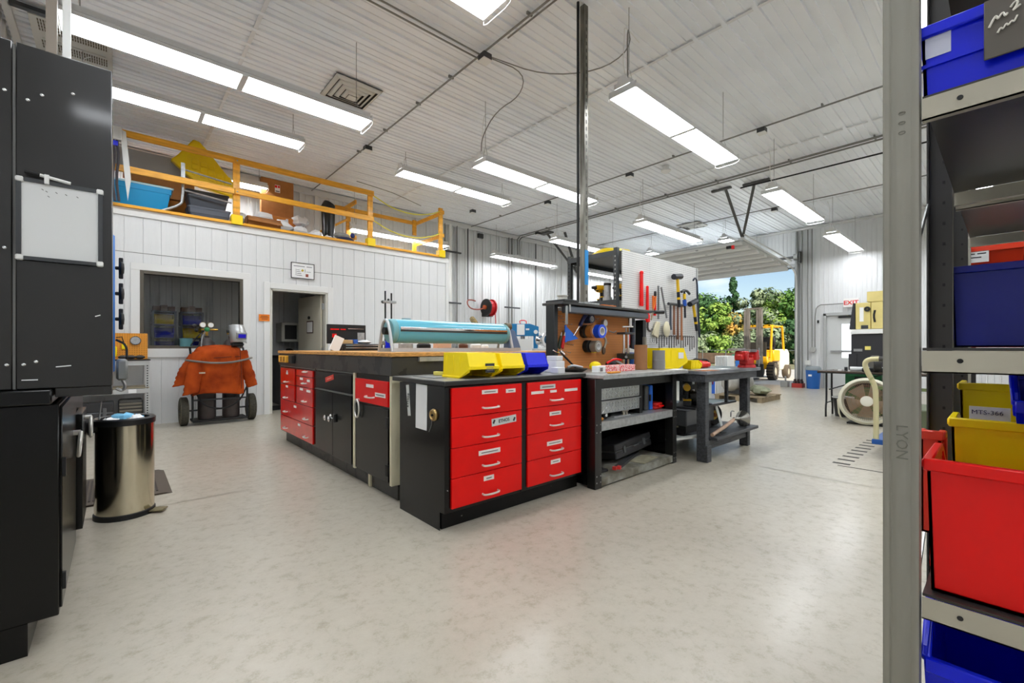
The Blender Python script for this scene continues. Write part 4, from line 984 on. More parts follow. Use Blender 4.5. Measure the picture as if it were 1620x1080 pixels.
# ---------------------------------------------------------------- black steel rack with white pegboard side
t = thing('storage_rack', 'black slotted steel rack behind the tool panel with a deep top shelf', 'shelving', (5.2,3.35,0))
rk = M('rack_grey', (72,76,78), .45, .35, var=.1)
holes = M('hole_light', (170,172,170), .6)
for x in (4.30,6.14):
    for y in (3.00,3.70):
        p = MB().box(x,x+.045,y-.005,y,0,2.26).box(x,x+.005,y,y+.045,0,2.26).build('post', rk, t, world=True)
        if x < 5:
            m = MB()
            for k in range(36): m.box(x-.001,x+.0005,y+.014,y+.030,.45+.05*k,.468+.05*k)
            m.build('slot_hole', M('hole_dark',(20,20,20),.7) if y > 3.3 else holes, p, world=True)['kind'] = 'stuff'
for z in (.25,.95,1.60,2.17):
    m = MB(); m.box(4.30,6.18,3.0,3.745,z+.05,z+.06); m.box(4.295,4.30,3.0,3.745,z,z+.06); m.box(6.18,6.185,3.0,3.745,z,z+.06); m.box(4.30,6.18,3.745,3.75,z,z+.06)
    m.build('shelf', rk, t, world=True)
t = thing('air_hose_coil', 'yellow air hose coiled on top of the black steel rack', 'hose', (4.75,3.4,2.235))
hy = M('hose_yellow', (226,200,20), .45)
for i in range(5):
    r = .30-.02*i; m = MB(); m.tube([(4.72+r*math.cos(a)*1.0, 3.36+r*math.sin(a)*.95, 2.247+.017*i+.006*math.sin(3*a+i)) for a in [2*PI*k/26 for k in range(26)]], .011, 6, closed=True); m.build('coil', hy, t, world=True)
def cordless(loc, rz, label):
    t = thing('cordless_drill', label, 'power tool', loc, rz, 'cordless tools')
    yl = M('tool_yellow', (240,186,16), .4); bk = M('tool_black', (26,26,28), .45)
    MB().cyl((-.08,0,.17),(.07,0,.17),.032,n=14).build('motor_body', yl, t)
    MB().cyl((.07,0,.17),(.13,0,.17),.024,.016,n=12).build('chuck', bk, t)
    MB().bar((-.03,0,.15),(-.045,0,.05),.032,.04,(1,0,0)).build('grip', bk, t, bev=.006)
    MB().box(-.10,.02,-.035,.035,0,.05).build('battery', bk, t, bev=.006)
    MB().box(-.1,.02,-.036,.036,.05,.062).build('battery_clip', yl, t, bev=.002)
    return t
cordless((4.42,3.30,1.662), 2.6, 'yellow and black cordless drill at the front of the rack shelf')
cordless((4.50,3.10,1.662), 1.2, 'cordless drill seen beside the slotted rack post')
cordless((4.60,3.46,1.662), 3.3, 'cordless drill deeper on the rack shelf behind the column')
t = thing('router_tool', 'grey and clear bodied trim router on the rack shelf', 'power tool', (4.38,3.18,1.662))
MB().cyl((4.37,3.18,1.662),(4.37,3.18,1.70),.055,n=18).build('base', M('clear_grey',(176,178,176),.2), t, world=True)
MB().cyl((4.37,3.18,1.70),(4.37,3.18,1.84),.042,n=18).build('motor', galv, t, world=True)
MB().cyl((4.37,3.18,1.84),(4.37,3.18,1.87),.044,n=18).build('cap', blackm, t, world=True)
# white pegboard sheets on the rack side
t = thing('white_pegboard', 'white perforated board covering the long side of the rack', 'pegboard', (5.2,2.96,.85))
wp = pegmat('white_perforated', (222,222,219), (60,58,54), 'X', pitch=.0254, rad=.17)
for x0,x1 in ((4.345,4.93),(4.933,6.18)): MB().box(x0,x1,2.955,2.965,.78,2.235).build('board_sheet', wp, t, world=True)
MB().box(6.16,6.185,2.94,2.97,.78,2.23).build('edge_channel', galv, t, world=True)
WYY = 2.925
G = 'tools hung on the white pegboard'
def wt_(name, label, x, z): return thing(name, label, 'tool', (x,WYY,z), 0, G)
def pipe_wrench(x, z0, z1, w, label, jaw=True):
    t = wt_('pipe_wrench', label, x, z0)
    MB().prism([(-w*.6,z0),(w*.6,z0),(w*.42,z1),(-w*.42,z1)], lambda u,v:(x+u,WYY-.012,v), lambda u,v:(x+u,WYY+.012,v)).build('handle', red, t, world=True, bev=.004)
    MB().sphere((x,WYY,z1),w*.5,8,6).build('handle_end', red, t, world=True)
    if jaw:
        MB().box(x-w*.9,x+w*1.1,WYY-.018,WYY+.018,z0-.09,z0+.01).build('jaw_housing', red, t, world=True, bev=.01)
        MB().tube([(x+.01,WYY,z0-.07),(x+.0,WYY,z0-.17),(x+.06,WYY,z0-.20),(x+.11,WYY,z0-.17)], .014, 7, smooth=1).build('hook_jaw', M('jaw_steel',(90,86,82),.4,.6), t, world=True)
    return t
pipe_wrench(4.70,1.60,2.00,.050,'largest red pipe wrench, only its long handle showing, on the white pegboard',False)
pipe_wrench(4.83,1.50,1.84,.036,'second red pipe wrench with steel hook jaw')
pipe_wrench(5.00,1.50,1.72,.030,'short red pipe wrench beside the orange loppers',False)
t = wt_('loppers', 'orange and black handled cutters hung between red wrenches', 4.93, 1.5)
for s_ in (-1,1): MB().tube([(4.955+s_*.03,WYY-.02,1.74),(4.95+s_*.022,WYY-.02,1.66),(4.93,WYY-.02,1.58)], .012, 7, smooth=1).build('handle', orange, t, world=True)
MB().tube([(4.93,WYY-.02,1.58),(4.90,WYY-.02,1.50),(4.88,WYY-.02,1.44)], .010, 7).build('blade', M('blade_grey',(150,140,110),.5,.4), t, world=True)
MB().box(4.955,4.985,WYY-.035,WYY-.01,1.74,1.80).build('black_end', blackm, t, world=True, bev=.005)
t = wt_('scraper', 'long grey scraper with ivory square head, upright', 5.07, 1.25)
MB().bar((5.085,WYY,1.88),(5.085,WYY,1.46),.028,.01,(0,1,0)).build('long_handle', M('bar_grey',(120,122,122),.4,.5), t, world=True)
MB().prism([(4.93,1.26),(5.06,1.22),(5.10,1.42),(5.03,1.43)], lambda u,v:(u,WYY-.02,v), lambda u,v:(u,WYY+.01,v)).build('head', M('ivory',(216,208,176),.5), t, world=True, bev=.006)
t = wt_('scraper', 'long grey scraper with rounded ivory head, leaning', 5.2, 1.25)
MB().bar((5.10,WYY-.03,1.86),(5.235,WYY-.03,1.48),.026,.01,(0,1,0)).build('long_handle', M('bar_grey'), t, world=True)
MB().sphere((5.235,WYY-.03,1.335),.09,14,8,(.85,.25,1.15)).build('head', M('ivory'), t, world=True)
def sledge(x, z, tilt, label):
    t = wt_('sledge_hammer', label, x, z)
    c = Vector((x, WYY-.05, z))
    dx, dz = math.sin(tilt), -math.cos(tilt)
    MB().cyl((x-.10*math.cos(tilt),c.y,z-.10*math.sin(tilt)-.0),(x+.10*math.cos(tilt),c.y,z+.10*math.sin(tilt)),.038,n=8).build('head', M('hammer_dark',(34,38,46),.35,.3), t, world=True, bev=.004)
    MB().cyl((x,c.y,z-.0),(x+dx*.20,c.y,z+dz*.20),.019,n=10).build('yellow_shaft', M('shaft_yellow',(236,190,10),.4), t, world=True)
    MB().cyl((x+dx*.20,c.y,z+dz*.20),(x+dx*.40,c.y,z+dz*.40),.021,n=10).build('black_grip', M('hammer_dark'), t, world=True)
    MB().cyl((x+dx*.27,c.y,z+dz*.27),(x+dx*.30,c.y,z+dz*.30),.0225,n=10).build('yellow_band', M('shaft_yellow'), t, world=True)
    return t
sledge(5.47,2.03,.12,'upright sledge hammer with yellow and black handle, higher one')
sledge(5.90,1.72,.30,'sledge hammer with tilted black head at the edge of the white pegboard')
for i,(x,lb,mt,z1) in enumerate(((5.42,'wood handled hammer, first in the row',M('hick1',(140,90,60),.5),1.27),(5.52,'wood handled hammer, middle of the row',M('hick2',(120,78,54),.5),1.21),(5.62,'wood handled hammer with the palest handle',M('hick3',(172,112,70),.5),1.20),(5.33,'grey handled hammer beside the wooden ones',M('hick4',(70,78,88),.5),1.33))):
    t = wt_('hammer', lb, x, z1)
    MB().tube([(x,WYY-.03,1.66),(x,WYY-.03,z1+.1),(x+.004,WYY-.03,z1)], lambda q: .012+.006*q, 8).build('handle', mt, t, world=True)
    MB().cyl((x-.055,WYY-.03,1.665),(x+.055,WYY-.03,1.665),.018,n=10).build('head', M('hammer_steel',(84,86,88),.35,.6), t, world=True)
t = wt_('claw_hammer', 'claw hammer with blue collar and yellow neck', 5.66, 1.45)
MB().tube([(5.66,WYY-.05,1.85),(5.67,WYY-.05,1.72),(5.68,WYY-.05,1.50)], .014, 8).build('handle', M('hammer_dark'), t, world=True)
MB().tube([(5.58,WYY-.05,1.84),(5.66,WYY-.05,1.875),(5.75,WYY-.05,1.86),(5.80,WYY-.05,1.83)], .018, 8, smooth=1).build('claw_head', M('hammer_steel'), t, world=True)
MB().cyl((5.66,WYY-.05,1.74),(5.67,WYY-.05,1.66),.026,n=10).build('blue_collar', M('collar_blue',(40,90,190),.4), t, world=True)
MB().cyl((5.66,WYY-.05,1.82),(5.66,WYY-.05,1.75),.02,n=10).build('yellow_neck', M('shaft_yellow'), t, world=True)
t = wt_('pry_bar', 'long dark pry bar with bent top at the board edge', 6.05, 1.2)
MB().tube([(5.93,WYY-.04,2.03),(5.98,WYY-.04,2.07),(6.04,WYY-.04,2.04),(6.06,WYY-.04,1.8),(6.12,WYY-.04,1.25)], .013, 7, smooth=1).build('bar', M('pry_blue',(52,60,72),.4,.4), t, world=True)
for i in range(17):
    x = 5.02+.062*i; L = .10+.012*((i*7)%9)
    m = MB(); m.tube([(x-.04,WYY,1.245),(x-.008,WYY-.012,1.262),(x,WYY-.012,1.25),(x,WYY-.012,1.25-L)], .0055, 6, smooth=1)
    single(m, 'hex_key', M('key_dark',(72,70,66),.4,.5), 'L-shaped steel key hung in the long row low on the white pegboard', 'tool', 'row of hex keys on the white pegboard')
for i,x in enumerate((4.9,4.96,5.06)):
    single(MB().tube([(x-.03,WYY-.01,1.22),(x-.03,WYY-.01,1.17),(x+.02,WYY-.01,1.16),(x+.025,WYY-.01,1.22)], .004, 5, smooth=1), 'wire_clip', steel, 'bent wire clip hung left of the hex key row', 'clip', 'wire clips on the white pegboard')

# ---------------------------------------------------------------- dark wooden bench
t = thing('wooden_workbench', 'heavy dark grey painted timber workbench with thick square legs', 'workbench', (4.8,2.3,0))
VIS = [o for o in bpy.data.objects]
tim = M('grey_timber', (74,76,80), .5, col2=(52,54,58), scale=7, stretch=(1,8,8), contrast=(.4,.6), bump=.1)
MB().box(4.11,5.47,1.87,2.80,.846,.880).build('worktop', M('bench_grey_top',(126,130,136),.28,col2=(84,86,90),scale=6), t, world=True, bev=.004)
for b in ((4.13,5.42,1.895,1.935,.772,.846),(4.13,4.17,1.935,2.76,.772,.846),(5.38,5.42,1.935,2.76,.772,.846)): MB().box(*b).build('apron', tim, t, world=True, bev=.003)
for x,y in ((4.205,1.925),(5.275,1.94),(4.205,2.66),(5.275,2.66)): MB().box(x,x+.075,y,y+.09,0,.845).build('leg', tim, t, world=True, bev=.004)
MB().box(4.205,4.215,1.915,1.925,0,.16).box(4.205,4.29,1.905,1.923,0,.16).build('leg_block', tim, t, world=True, bev=.003)
each('stringer', tim, t, [(4.28,5.275,1.955,1.99,.10,.188),(4.28,5.275,2.62,2.65,.10,.188)], world=True, bev=.003)
MB().box(4.36,5.43,1.88,2.66,.190,.222).build('lower_shelf', tim, t, world=True, bev=.004)
MB().box(4.28,5.275,2.06,2.40,.482,.500).build('middle_shelf', M('shelf_dark_edge',(48,48,50),.4), t, world=True)
MB().box(5.0,5.035,2.05,2.08,.50,.772).build('shelf_hanger', tim, t, world=True)
single(MB().box(4.14,4.36,1.88,2.0,.8805,.8825).rot(-.2,'Z',(4.2,1.95,0)), 'masking_tape_patch', M('orange_tape',(226,130,50),.6,col2=(120,90,60),scale=30), 'ragged orange tape patch on the near corner of the timber bench', 'tape')
# vise
t = thing('bench_vise', 'big red bench vise on the end corner of the timber workbench', 'vise', (5.25,1.98,.881))
vr = M('vise_red', (190,24,22), .4, var=.12)
MB().cyl((5.20,2.02,.881),(5.20,2.02,.91),.095,.085,n=24).build('swivel_base', vr, t, world=True)
MB().box(5.10,5.30,1.975,2.065,.905,.985).build('body', vr, t, world=True, bev=.018, seg=2)
MB().box(5.045,5.115,1.955,2.085,.955,1.055).build('fixed_jaw', vr, t, world=True, bev=.012, seg=2)
MB().box(5.29,5.37,1.955,2.085,.955,1.065).build('moving_jaw', vr, t, world=True, bev=.012, seg=2)
MB().box(4.98,5.10,1.98,2.06,.96,1.02).build('anvil', vr, t, world=True, bev=.01)
MB().box(5.28,5.47,1.985,2.055,.955,1.02).build('slide', vr, t, world=True, bev=.014, seg=2)
MB().box(5.10,5.125,1.95,2.09,1.045,1.075).box(5.27,5.295,1.95,2.09,1.045,1.075).build('jaw_plate', steel, t, world=True)
MB().cyl((5.45,2.02,.985),(5.55,2.02,.985),.016).build('screw', steel, t, world=True)
MB().cyl((5.53,2.02,.88),(5.53,2.02,1.09),.008).build('turn_bar', steel, t, world=True)
t.location = (5.36,1.92,.881); t.scale = (1.12,1.0,1.05)
MB().box(5.12,5.28,1.96,2.08,1.058,1.085).build('top_plate', galv, t, world=True)
t = thing('sander', 'red and black machine lying on the timber bench near the yellow bin', 'power tool', (4.75,2.25,.881))
MB().box(4.63,4.86,2.16,2.30,.885,.945).build('red_housing', M('tool_red',(232,40,20),.35), t, world=True, bev=.02, seg=2)
MB().prism([(4.60,.93),(4.70,.965),(4.76,.93),(4.84,.955),(4.90,.93),(4.88,.89),(4.62,.89)], lambda u,v:(u,2.19,v), lambda u,v:(u,2.27,v)).build('red_cover', M('tool_red'), t, world=True, bev=.006)
MB().tube([(4.585,2.23,.90),(4.57,2.23,.95),(4.62,2.23,.985),(4.72,2.22,.965),(4.82,2.21,.975),(4.90,2.21,.95),(4.91,2.21,.90)], .012, 8, smooth=2).build('black_guard', blackm, t, world=True)
MB().cyl((4.60,2.19,.93),(4.60,2.26,.93),.045,n=18).build('black_wheel', rubber, t, world=True)
# yellow bins at the joint of the benches
b = make_bin(yellow, .38, .25, .205, (4.17,2.33,.893), PI-.25, 'long yellow bin with torn white label, on the joint of the two workbenches', flip=True, front=.62)
MB().box(-.13,-.06,.122,.127,.10,.16).build('torn_label', paper, b)
single(crumple((4.12,2.36,1.07),.08,31,.4), 'plastic_bag', M('clear_bag',(228,230,230),.3), 'white plastic bag sticking out of the long yellow bin', 'bag', ang=20)
make_bin(yellow, .16, .11, .09, (4.50,2.20,.881), PI-.25, 'small yellow bin tucked beyond the long yellow bin')
for i,(x,y,r_) in enumerate(((4.0,2.12,.2),(4.45,2.03,-.3),(4.66,1.96,.1))):
    single(MB().box(x-.12,x+.12,y-.05,y+.05,.8935 if i==0 else .8825,.895 if i==0 else .884).rot(r_,'Z',(x,y,0)), 'paper_sheet', paper, ('white papers beside the grey spools','white sheet by the orange tape patch','small white sheet near the red sander')[i], 'paper')
# under the timber bench
t = thing('generator', 'dark metal housing with a black yellow-hubbed wheel under the timber bench', 'machine', (4.8,2.35,.223))
MB().box(4.30,4.93,2.16,2.60,.30,.465).build('housing', M('housing_dark',(96,98,100),.3,.3), t, world=True, bev=.01)
MB().box(4.28,4.95,2.14,2.62,.465,.478).build('lid', M('lid_blue_grey',(176,180,190),.25,.4), t, world=True, bev=.003)
MB().box(4.32,4.90,2.18,2.58,.225,.30).build('underframe', blackm, t, world=True)
MB().bar((4.93,2.14,.46),(4.98,2.10,.24),.05,.006,(0,1,0)).build('slotted_strap', white, t, world=True)
w_ = MB().lathe([(.055,-.04),(.105,-.045),(.118,-.03),(.118,.03),(.105,.045),(.055,.04)], (5.06,2.24,.341), (.3,1,0), n=26).build('tyre', rubber, t, world=True)
MB().lathe([(0,-.02),(.058,-.03),(.058,.03),(0,.02)], (5.06,2.24,.341), (.3,1,0), n=20).build('wheel_hub', M('hub_yellow',(176,140,50),.5), w_, world=True)
MB().lathe([(0,-.045),(.02,-.045),(.02,.03),(0,.03)], (5.06,2.24,.341), (.3,1,0), n=12).build('axle_nut', M('rust',(120,70,40),.7,.4), w_, world=True)
t = thing('funnel', 'steel funnel lying at the end of the lower bench shelf', 'funnel', (5.2,2.0,.223))
MB().lathe([(.015,-.09),(.020,0),(.085,.06),(.09,.065),(.082,.06),(.016,0)], (5.17,1.99,.312), (.9,-.25,-.05), n=24).build('cone', M('funnel_steel',(170,168,160),.25,.9), t, world=True, thick=.002)
MB().tube([(5.12,2.06,.33),(5.10,2.05,.40),(5.16,2.04,.39)], .006, 6, smooth=1).build('handle_ring', steel, t, world=True)
single(MB().tube([(4.36,1.93,.245),(4.75,1.97,.275),(5.10,2.02,.305)], .018, 10), 'wooden_pole', M('pole_pale',(200,166,140),.5,var=.2), 'pale peeling pole lying on the lower bench shelf', 'pole')
single(MB().tube([(4.42,1.92,.236),(4.60,1.90,.240),(4.66,1.92,.236),(4.55,1.96,.236),(5.15,2.10,.240)], .005, 6, smooth=2), 'cable_loop', rubber, 'thin black cable looped on the lower bench shelf', 'cable')
single(MB().bar((3.98,2.20,.205),(4.33,2.02,.232),.05,.02), 'aluminium_angle', M('alu_white',(214,216,210),.4,.3), 'white aluminium angle poking out at the near leg of the timber bench', 'metal profile')
t = thing('scrap_bars', 'heap of short dark steel bars beside the timber bench leg', 'metal bars', (4.15,2.5,0))
MB().box(4.04,4.19,2.22,2.62,.0,.21).build('crate', blackm, t, world=True)
rnd = random.Random(5)
for i in range(9):
    x = 4.05+.13*rnd.random(); y = 2.28+.25*rnd.random(); z = .22+.008*i
    MB().bar((x-.05,y,z),(x+.06,y+rnd.uniform(-.12,.12),z+.03),.02,.012).build('bar_piece', (galv,darkgrey,M('olive_bar',(110,104,80),.5,.4))[i%3], t, world=True)
t = thing('battery_charger', 'black battery charger with white label under the timber bench top', 'charger', (5.03,2.45,.503))
MB().box(4.90,5.16,2.42,2.52,.55,.76).build('charger_body', blackm, t, world=True, bev=.01)
for x,z in ((4.97,.70),(4.97,.60),(5.08,.71)): MB().box(x-.025,x+.025,2.414,2.42,z-.02,z+.02).build('white_sticker', paper, t, world=True)
MB().box(4.92,5.14,2.38,2.40,.503,.55).build('charger_base', darkgrey, t, world=True, bev=.006)
cordless((4.46,2.24,.502), .5, 'yellow drill standing between the two workbenches')
bpy.data.objects['cordless_drill.003'].scale = (1.1,1.1,1.1)
for i,x in enumerate((4.24,4.40)): single(MB().tube([(x,1.965,.84),(x+.02,1.955,.76),(x+.045,1.96,.73),(x+.05,1.96,.80)], .005, 6, smooth=1), 'wire_hook', M('hook_red',(150,30,40),.5), 'dark red wire hook under the apron of the timber bench', 'hook', 'red hooks under the timber bench')
t = thing('rag_heap', 'black cloth hanging over the middle shelf of the timber bench', 'cloth', (4.6,2.2,.50))
for i,(x,z) in enumerate(((4.48,.60),(4.55,.545),(4.66,.515))): crumple((x,2.2,z),.075,40+i,.7).build('fold', blackm, t, world=True)
single(MB().box(4.7,5.0,2.08,2.38,.501,.515), 'plastic_sheet', M('sheet_clear',(196,204,214),.25), 'shiny pale plastic on the middle shelf of the timber bench', 'sheet')
# ---------------------------------------------------------------- loft railing and loft things
rail = M('railing_pine', (244,172,44), .45, var=.16, scale=4, stretch=(1,7,7), coat=.15)
ylw = M('post_yellow', (250,214,0), .4)
t = thing('loft_railing', 'orange-yellow timber railing along the front edge of the loft', 'railing', (1.9,8.14,3.05))
RY = 8.14
MB().box(-.30,5.25,RY-.02,RY+.07,3.05,3.09).build('sole_plate', rail, t, world=True, bev=.003)
for z0,z1 in ((4.02,4.11),(3.53,3.62)):
    MB().box(-.30,1.395,RY-.022,RY+.018,z0,z1).build('rail', rail, t, world=True, bev=.003)
    MB().box(1.40,3.70,RY-.022,RY+.018,z0-(.0),z1).build('rail', rail, t, world=True, bev=.003)
for x in (1.38,3.60,5.19):
    top = 4.12
    p = MB().box(x,x+.05,RY+.018,RY+.062,3.05,top).box(x+.05,x+.095,RY+.018,RY+.062,3.05,top).build('post', rail, t, world=True, bev=.003)
    MB().box(x-.03,x+.125,RY-.035,RY+.10,3.05,3.20).build('yellow_boot', ylw, p, world=True, bev=.006)
for z in (4.06,3.57): MB().sphere((1.43,RY-.024,z),.012,8,5,(1,.4,1)).build('bolt', steel, t, world=True)
t = thing('stair_railing', 'orange timber railing around the stair opening at the end of the loft', 'railing', (4.5,9.0,3.05))
for x,y in ((5.19,9.28),(3.62,9.28)): MB().box(x,x+.09,y,y+.045,3.05,4.10).build('post', rail, t, world=True, bev=.003)
for z0,z1 in ((4.0,4.08),(3.50,3.58)):
    MB().box(5.285,5.32,RY+.02,9.33,z0,z1).build('rail', rail, t, world=True, bev=.003)
MB().box(3.40,5.285,9.325,9.36,4.0,4.08).build('rail', rail, t, world=True, bev=.003)
MB().box(3.585,3.62,8.75,9.32,4.0,4.08).box(3.585,3.62,8.75,9.32,3.28,3.36).build('rail', rail, t, world=True, bev=.003)
MB().bar((3.05,9.1,3.42),(3.62,9.3,3.80),.09,.035).build('brace', rail, t, world=True)
rope = M('yellow_rope', (226,216,60), .7)
for z in (4.04,3.56):
    single(MB().tube([(3.70,8.16,z),(4.1,8.16,z-.17),(4.6,8.16,z-.20),(5.0,8.16,z-.10),(5.2,8.16,z)], .010, 6, smooth=2), 'safety_rope', rope, 'upper yellow rope sagging across the loft opening' if z > 4 else 'lower yellow rope sagging across the loft opening', 'rope')
t = thing('plastic_sled', 'yellow moulded plastic sled standing on edge behind the loft railing', 'sled', (1.05,8.7,3.6))
ysl = M('sled_yellow', (252,214,0), .35)
pl_ = [(.63,4.03),(.70,3.98),(.86,3.83),(1.00,3.70),(1.43,3.62),(1.52,3.62),(1.52,3.82),(1.31,4.06),(1.12,4.30),(1.00,4.42),(.92,4.43),(.86,4.34),(.72,4.13)]
MB().prism(pl_, lambda u,v:(u,8.66,v), lambda u,v:(u,8.78,v)).build('shell', ysl, t, world=True, bev=.02, seg=2)
m = MB()
for i in range(5):
    for j in range(3):
        x = .90+.11*i; z = 3.86+.09*j
        if z < 4.02 or x < 1.2: m.box(x,x+.085,8.648,8.662,z-.02*i,z+.07-.02*i)
m.build('panel_pattern', ysl, t, world=True, bev=.004)
MB().box(.95,1.05,8.645,8.66,4.26,4.29).build('grip_slot', blackm, t, world=True)
def tote(x0,x1,y0,y1,z0,z1,mat,rimm,label,lid=None):
    t = thing('storage_tote', label, 'tote', ((x0+x1)/2,(y0+y1)/2,z0))
    cx,cy = (x0+x1)/2,(y0+y1)/2; hx,hy = (x1-x0)/2,(y1-y0)/2
    m = MB(); R = []
    for z,k in ((z0,.86),(z0+.02,.88),(z1-.10,.96),(z1-.098,.985),(z1-.02,1.0)):
        R.append([(cx+hx*k*a,cy+hy*k*b,z) for a,b in ((-1,-.9),(-.93,-1),(.93,-1),(1,-.9),(1,.9),(.93,1),(-.93,1),(-1,.9))])
    m.rings(R); m.build('tub', mat, t, world=True)
    m = MB(); R = [[(cx+hx*k*a,cy+hy*k*b,z) for a,b in ((-1,-.9),(-.93,-1),(.93,-1),(1,-.9),(1,.9),(.93,1),(-.93,1),(-1,.9))] for z,k in ((z1-.025,1.03),(z1,1.05),(z1+.005,1.0))]
    m.rings(R); m.build('rim', rimm, t, world=True)
    return t
tote(-.45,.62,8.28,8.75,3.06,3.47,M('tote_blue',(16,150,206),.35),M('tote_blue_rim',(190,226,236),.3),'large turquoise plastic tote behind the loft railing')
tote(.82,1.36,8.28,8.65,3.06,3.27,M('tote_grey',(84,90,102),.45),M('tote_grey_rim',(98,104,116),.4),'lower dark grey tote with pale rim on the loft')
tote(.80,1.34,8.30,8.66,3.285,3.52,M('tote_grey2',(66,70,78),.45),M('tote_dark_rim',(70,72,76),.5),'upper charcoal tote stacked on the grey one on the loft')
t = thing('flat_carton', 'long flat brown carton lying above the turquoise tote', 'carton', (.5,9.0,3.3))
MB().box(.10,.95,8.80,9.3,3.45,3.78).build('carton_body', card, t, world=True, bev=.004)
MB().box(.08,.97,8.78,9.32,3.785,3.82).build('carton_flap', M('card_edge',(150,96,50),.8), t, world=True, bev=.003)
MB().box(.0,1.0,8.85,9.4,3.055,3.445).build('lower_carton', M('card_orange',(190,120,48),.8), t, world=True)
t = thing('tube_stand', 'bent galvanised tube frame standing before the grey totes on the loft', 'tube frame', (.9,8.2,3.09))
for p in ([(.50,8.22,3.10),(.70,8.22,3.22),(.745,8.22,3.30),(.745,8.22,3.82)],):
    MB().tube(p, .018, 8, smooth=1).build('bent_tube', galv, t, world=True)
for z0,z1 in ((3.46,3.40),(3.77,3.70)): MB().tube([(.76,8.22,z0),(1.37,8.22,z1)], .013, 8).build('cross_tube', galv, t, world=True)
MB().box(.72,.77,8.19,8.205,3.60,3.86).build('slotted_bracket', galv, t, world=True)
t = thing('cardboard_sheet', 'tall brown cardboard box with red and white sticker against the loft wall', 'carton', (2.3,9.35,3.55))
MB().box(2.02,2.58,9.28,9.40,3.50,4.30).build('carton_body', card, t, world=True, bev=.003)
st = MB().box(2.25,2.34,9.276,9.28,4.06,4.20).build('sticker', paper, t, world=True)
MB().box(2.25,2.29,9.273,9.276,4.145,4.19).box(2.30,2.335,9.273,9.276,4.15,4.19).build('red_print', redp, st, world=True)
MB().box(2.26,2.33,9.273,9.276,4.075,4.09).build('black_print', ink, st, world=True)
t = thing('carton', 'low brown carton under the tall cardboard box on the loft', 'carton', (2.3,8.9,3.05))
MB().box(1.98,2.62,8.85,9.25,3.055,3.49).build('carton_body', M('card_orange'), t, world=True, bev=.004)
MB().box(2.33,2.37,8.845,8.852,3.25,3.47).build('tape_strip', paper, t, world=True)
t = thing('open_carton', 'small open carton overflowing with white plastic on the loft edge', 'carton', (1.85,8.35,3.09))
for b in ((1.60,2.10,8.28,8.29,3.09,3.27),(1.60,2.10,8.6,8.61,3.09,3.27),(1.60,1.61,8.28,8.61,3.09,3.27),(2.09,2.10,8.28,8.61,3.09,3.25),(1.60,2.10,8.28,8.61,3.09,3.10)): MB().box(*b).build('carton_side', card, t, world=True)
MB().add([(1.60,8.285,3.27),(2.10,8.285,3.25),(2.12,8.20,3.16),(1.60,8.20,3.18)],[(0,1,2,3)]).build('carton_flap', card, t, world=True, thick=.004)
bagm = M('clear_bag',(228,230,230),.3)
for i,(c,r,lb) in enumerate((((1.56,8.62,3.25),.17,'white plastic bag behind the open carton'),((1.88,8.45,3.30),.17,'clear plastic wrap heaped in the open carton'),((2.15,8.45,3.20),.18,'clear plastic wrap spilling beyond the open carton'),((2.45,8.45,3.16),.17,'low pile of white plastic wrap on the loft edge'),((2.50,8.60,3.40),.14,'crumpled plastic bag standing highest on the loft'),((2.72,8.42,3.14),.14,'small clear bag in the pile on the loft edge'),((2.92,8.38,3.11),.10,'last small white bag of the pile on the loft edge'))):
    single(crumple(c,r,60+i,.7), 'plastic_bag', bagm, lb, 'bag', ang=18)
single(crumple((2.30,8.62,3.27),.10,77,.5), 'red_cloth', redp, 'red cloth among the white plastic on the loft', 'cloth', ang=18)
t = thing('garment_bag', 'tall black plastic wrapped roll standing on the loft', 'wrapped roll', (3.15,9.0,3.05))
MB().tube([(3.13,9.0,3.06),(3.15,9.0,3.45),(3.14,9.0,3.9),(3.17,9.0,3.96)], lambda q: .125-.02*math.sin(q*9), 12).build('roll', M('bin_liner',(14,15,14),.3), t, world=True)
t = thing('folded_fabric', 'grey and navy folded fabric at the loft edge below the black roll', 'fabric', (3.2,8.4,3.09))
MB().sphere((3.25,8.40,3.15),.17,14,7,(1,.6,.35)).build('navy_fold', M('navy_cloth',(40,48,84),.8), t, world=True)
MB().sphere((3.20,8.42,3.22),.16,14,7,(1,.6,.4)).build('grey_fold', M('grey_cloth',(150,152,150),.8,var=.2), t, world=True)
MB().sphere((3.40,8.42,3.26),.045,8,6).build('blue_knot', M('knot_blue',(40,60,140),.7), t, world=True)
t = thing('white_stand', 'white folded stand with black hoses hanging at the loft corner', 'stand', (.0,8.1,3.05))
MB().box(-.10,.06,8.02,8.12,3.92,4.10).build('head_box', M('dirty_white',(214,214,210),.6), t, world=True, bev=.01)
MB().prism([(.04,4.08),(.10,4.06),(.155,3.42),(.12,3.12),(.09,3.40)], lambda u,v:(u,8.05,v), lambda u,v:(u,8.075,v)).build('tapered_leg', M('dirty_white'), t, world=True)
for x in (-.07,-.03,.01): MB().tube([(x,8.06,3.92),(x+.02,8.07,3.7),(x-.01,8.07,3.4),(x+.02,8.08,3.10)], .016, 7, smooth=1).build('hanging_hose', M('hose_dark',(58,52,56),.5), t, world=True)
MB().box(-.10,.02,8.03,8.09,3.84,3.90).build('blue_clamp', bluep, t, world=True)
t = thing('duct', 'long grey air duct under the ceiling behind the yellow sled', 'duct', (.6,9.55,4.0))
MB().box(-.8,1.22,8.92,9.12,3.84,4.14).build('duct_body', M('duct_grey',(176,174,170),.5,.3), t, world=True, bev=.004)
MB().box(-.8,-.05,8.95,9.0,4.15,4.30).build('dark_opening', darkgrey, t, world=True)
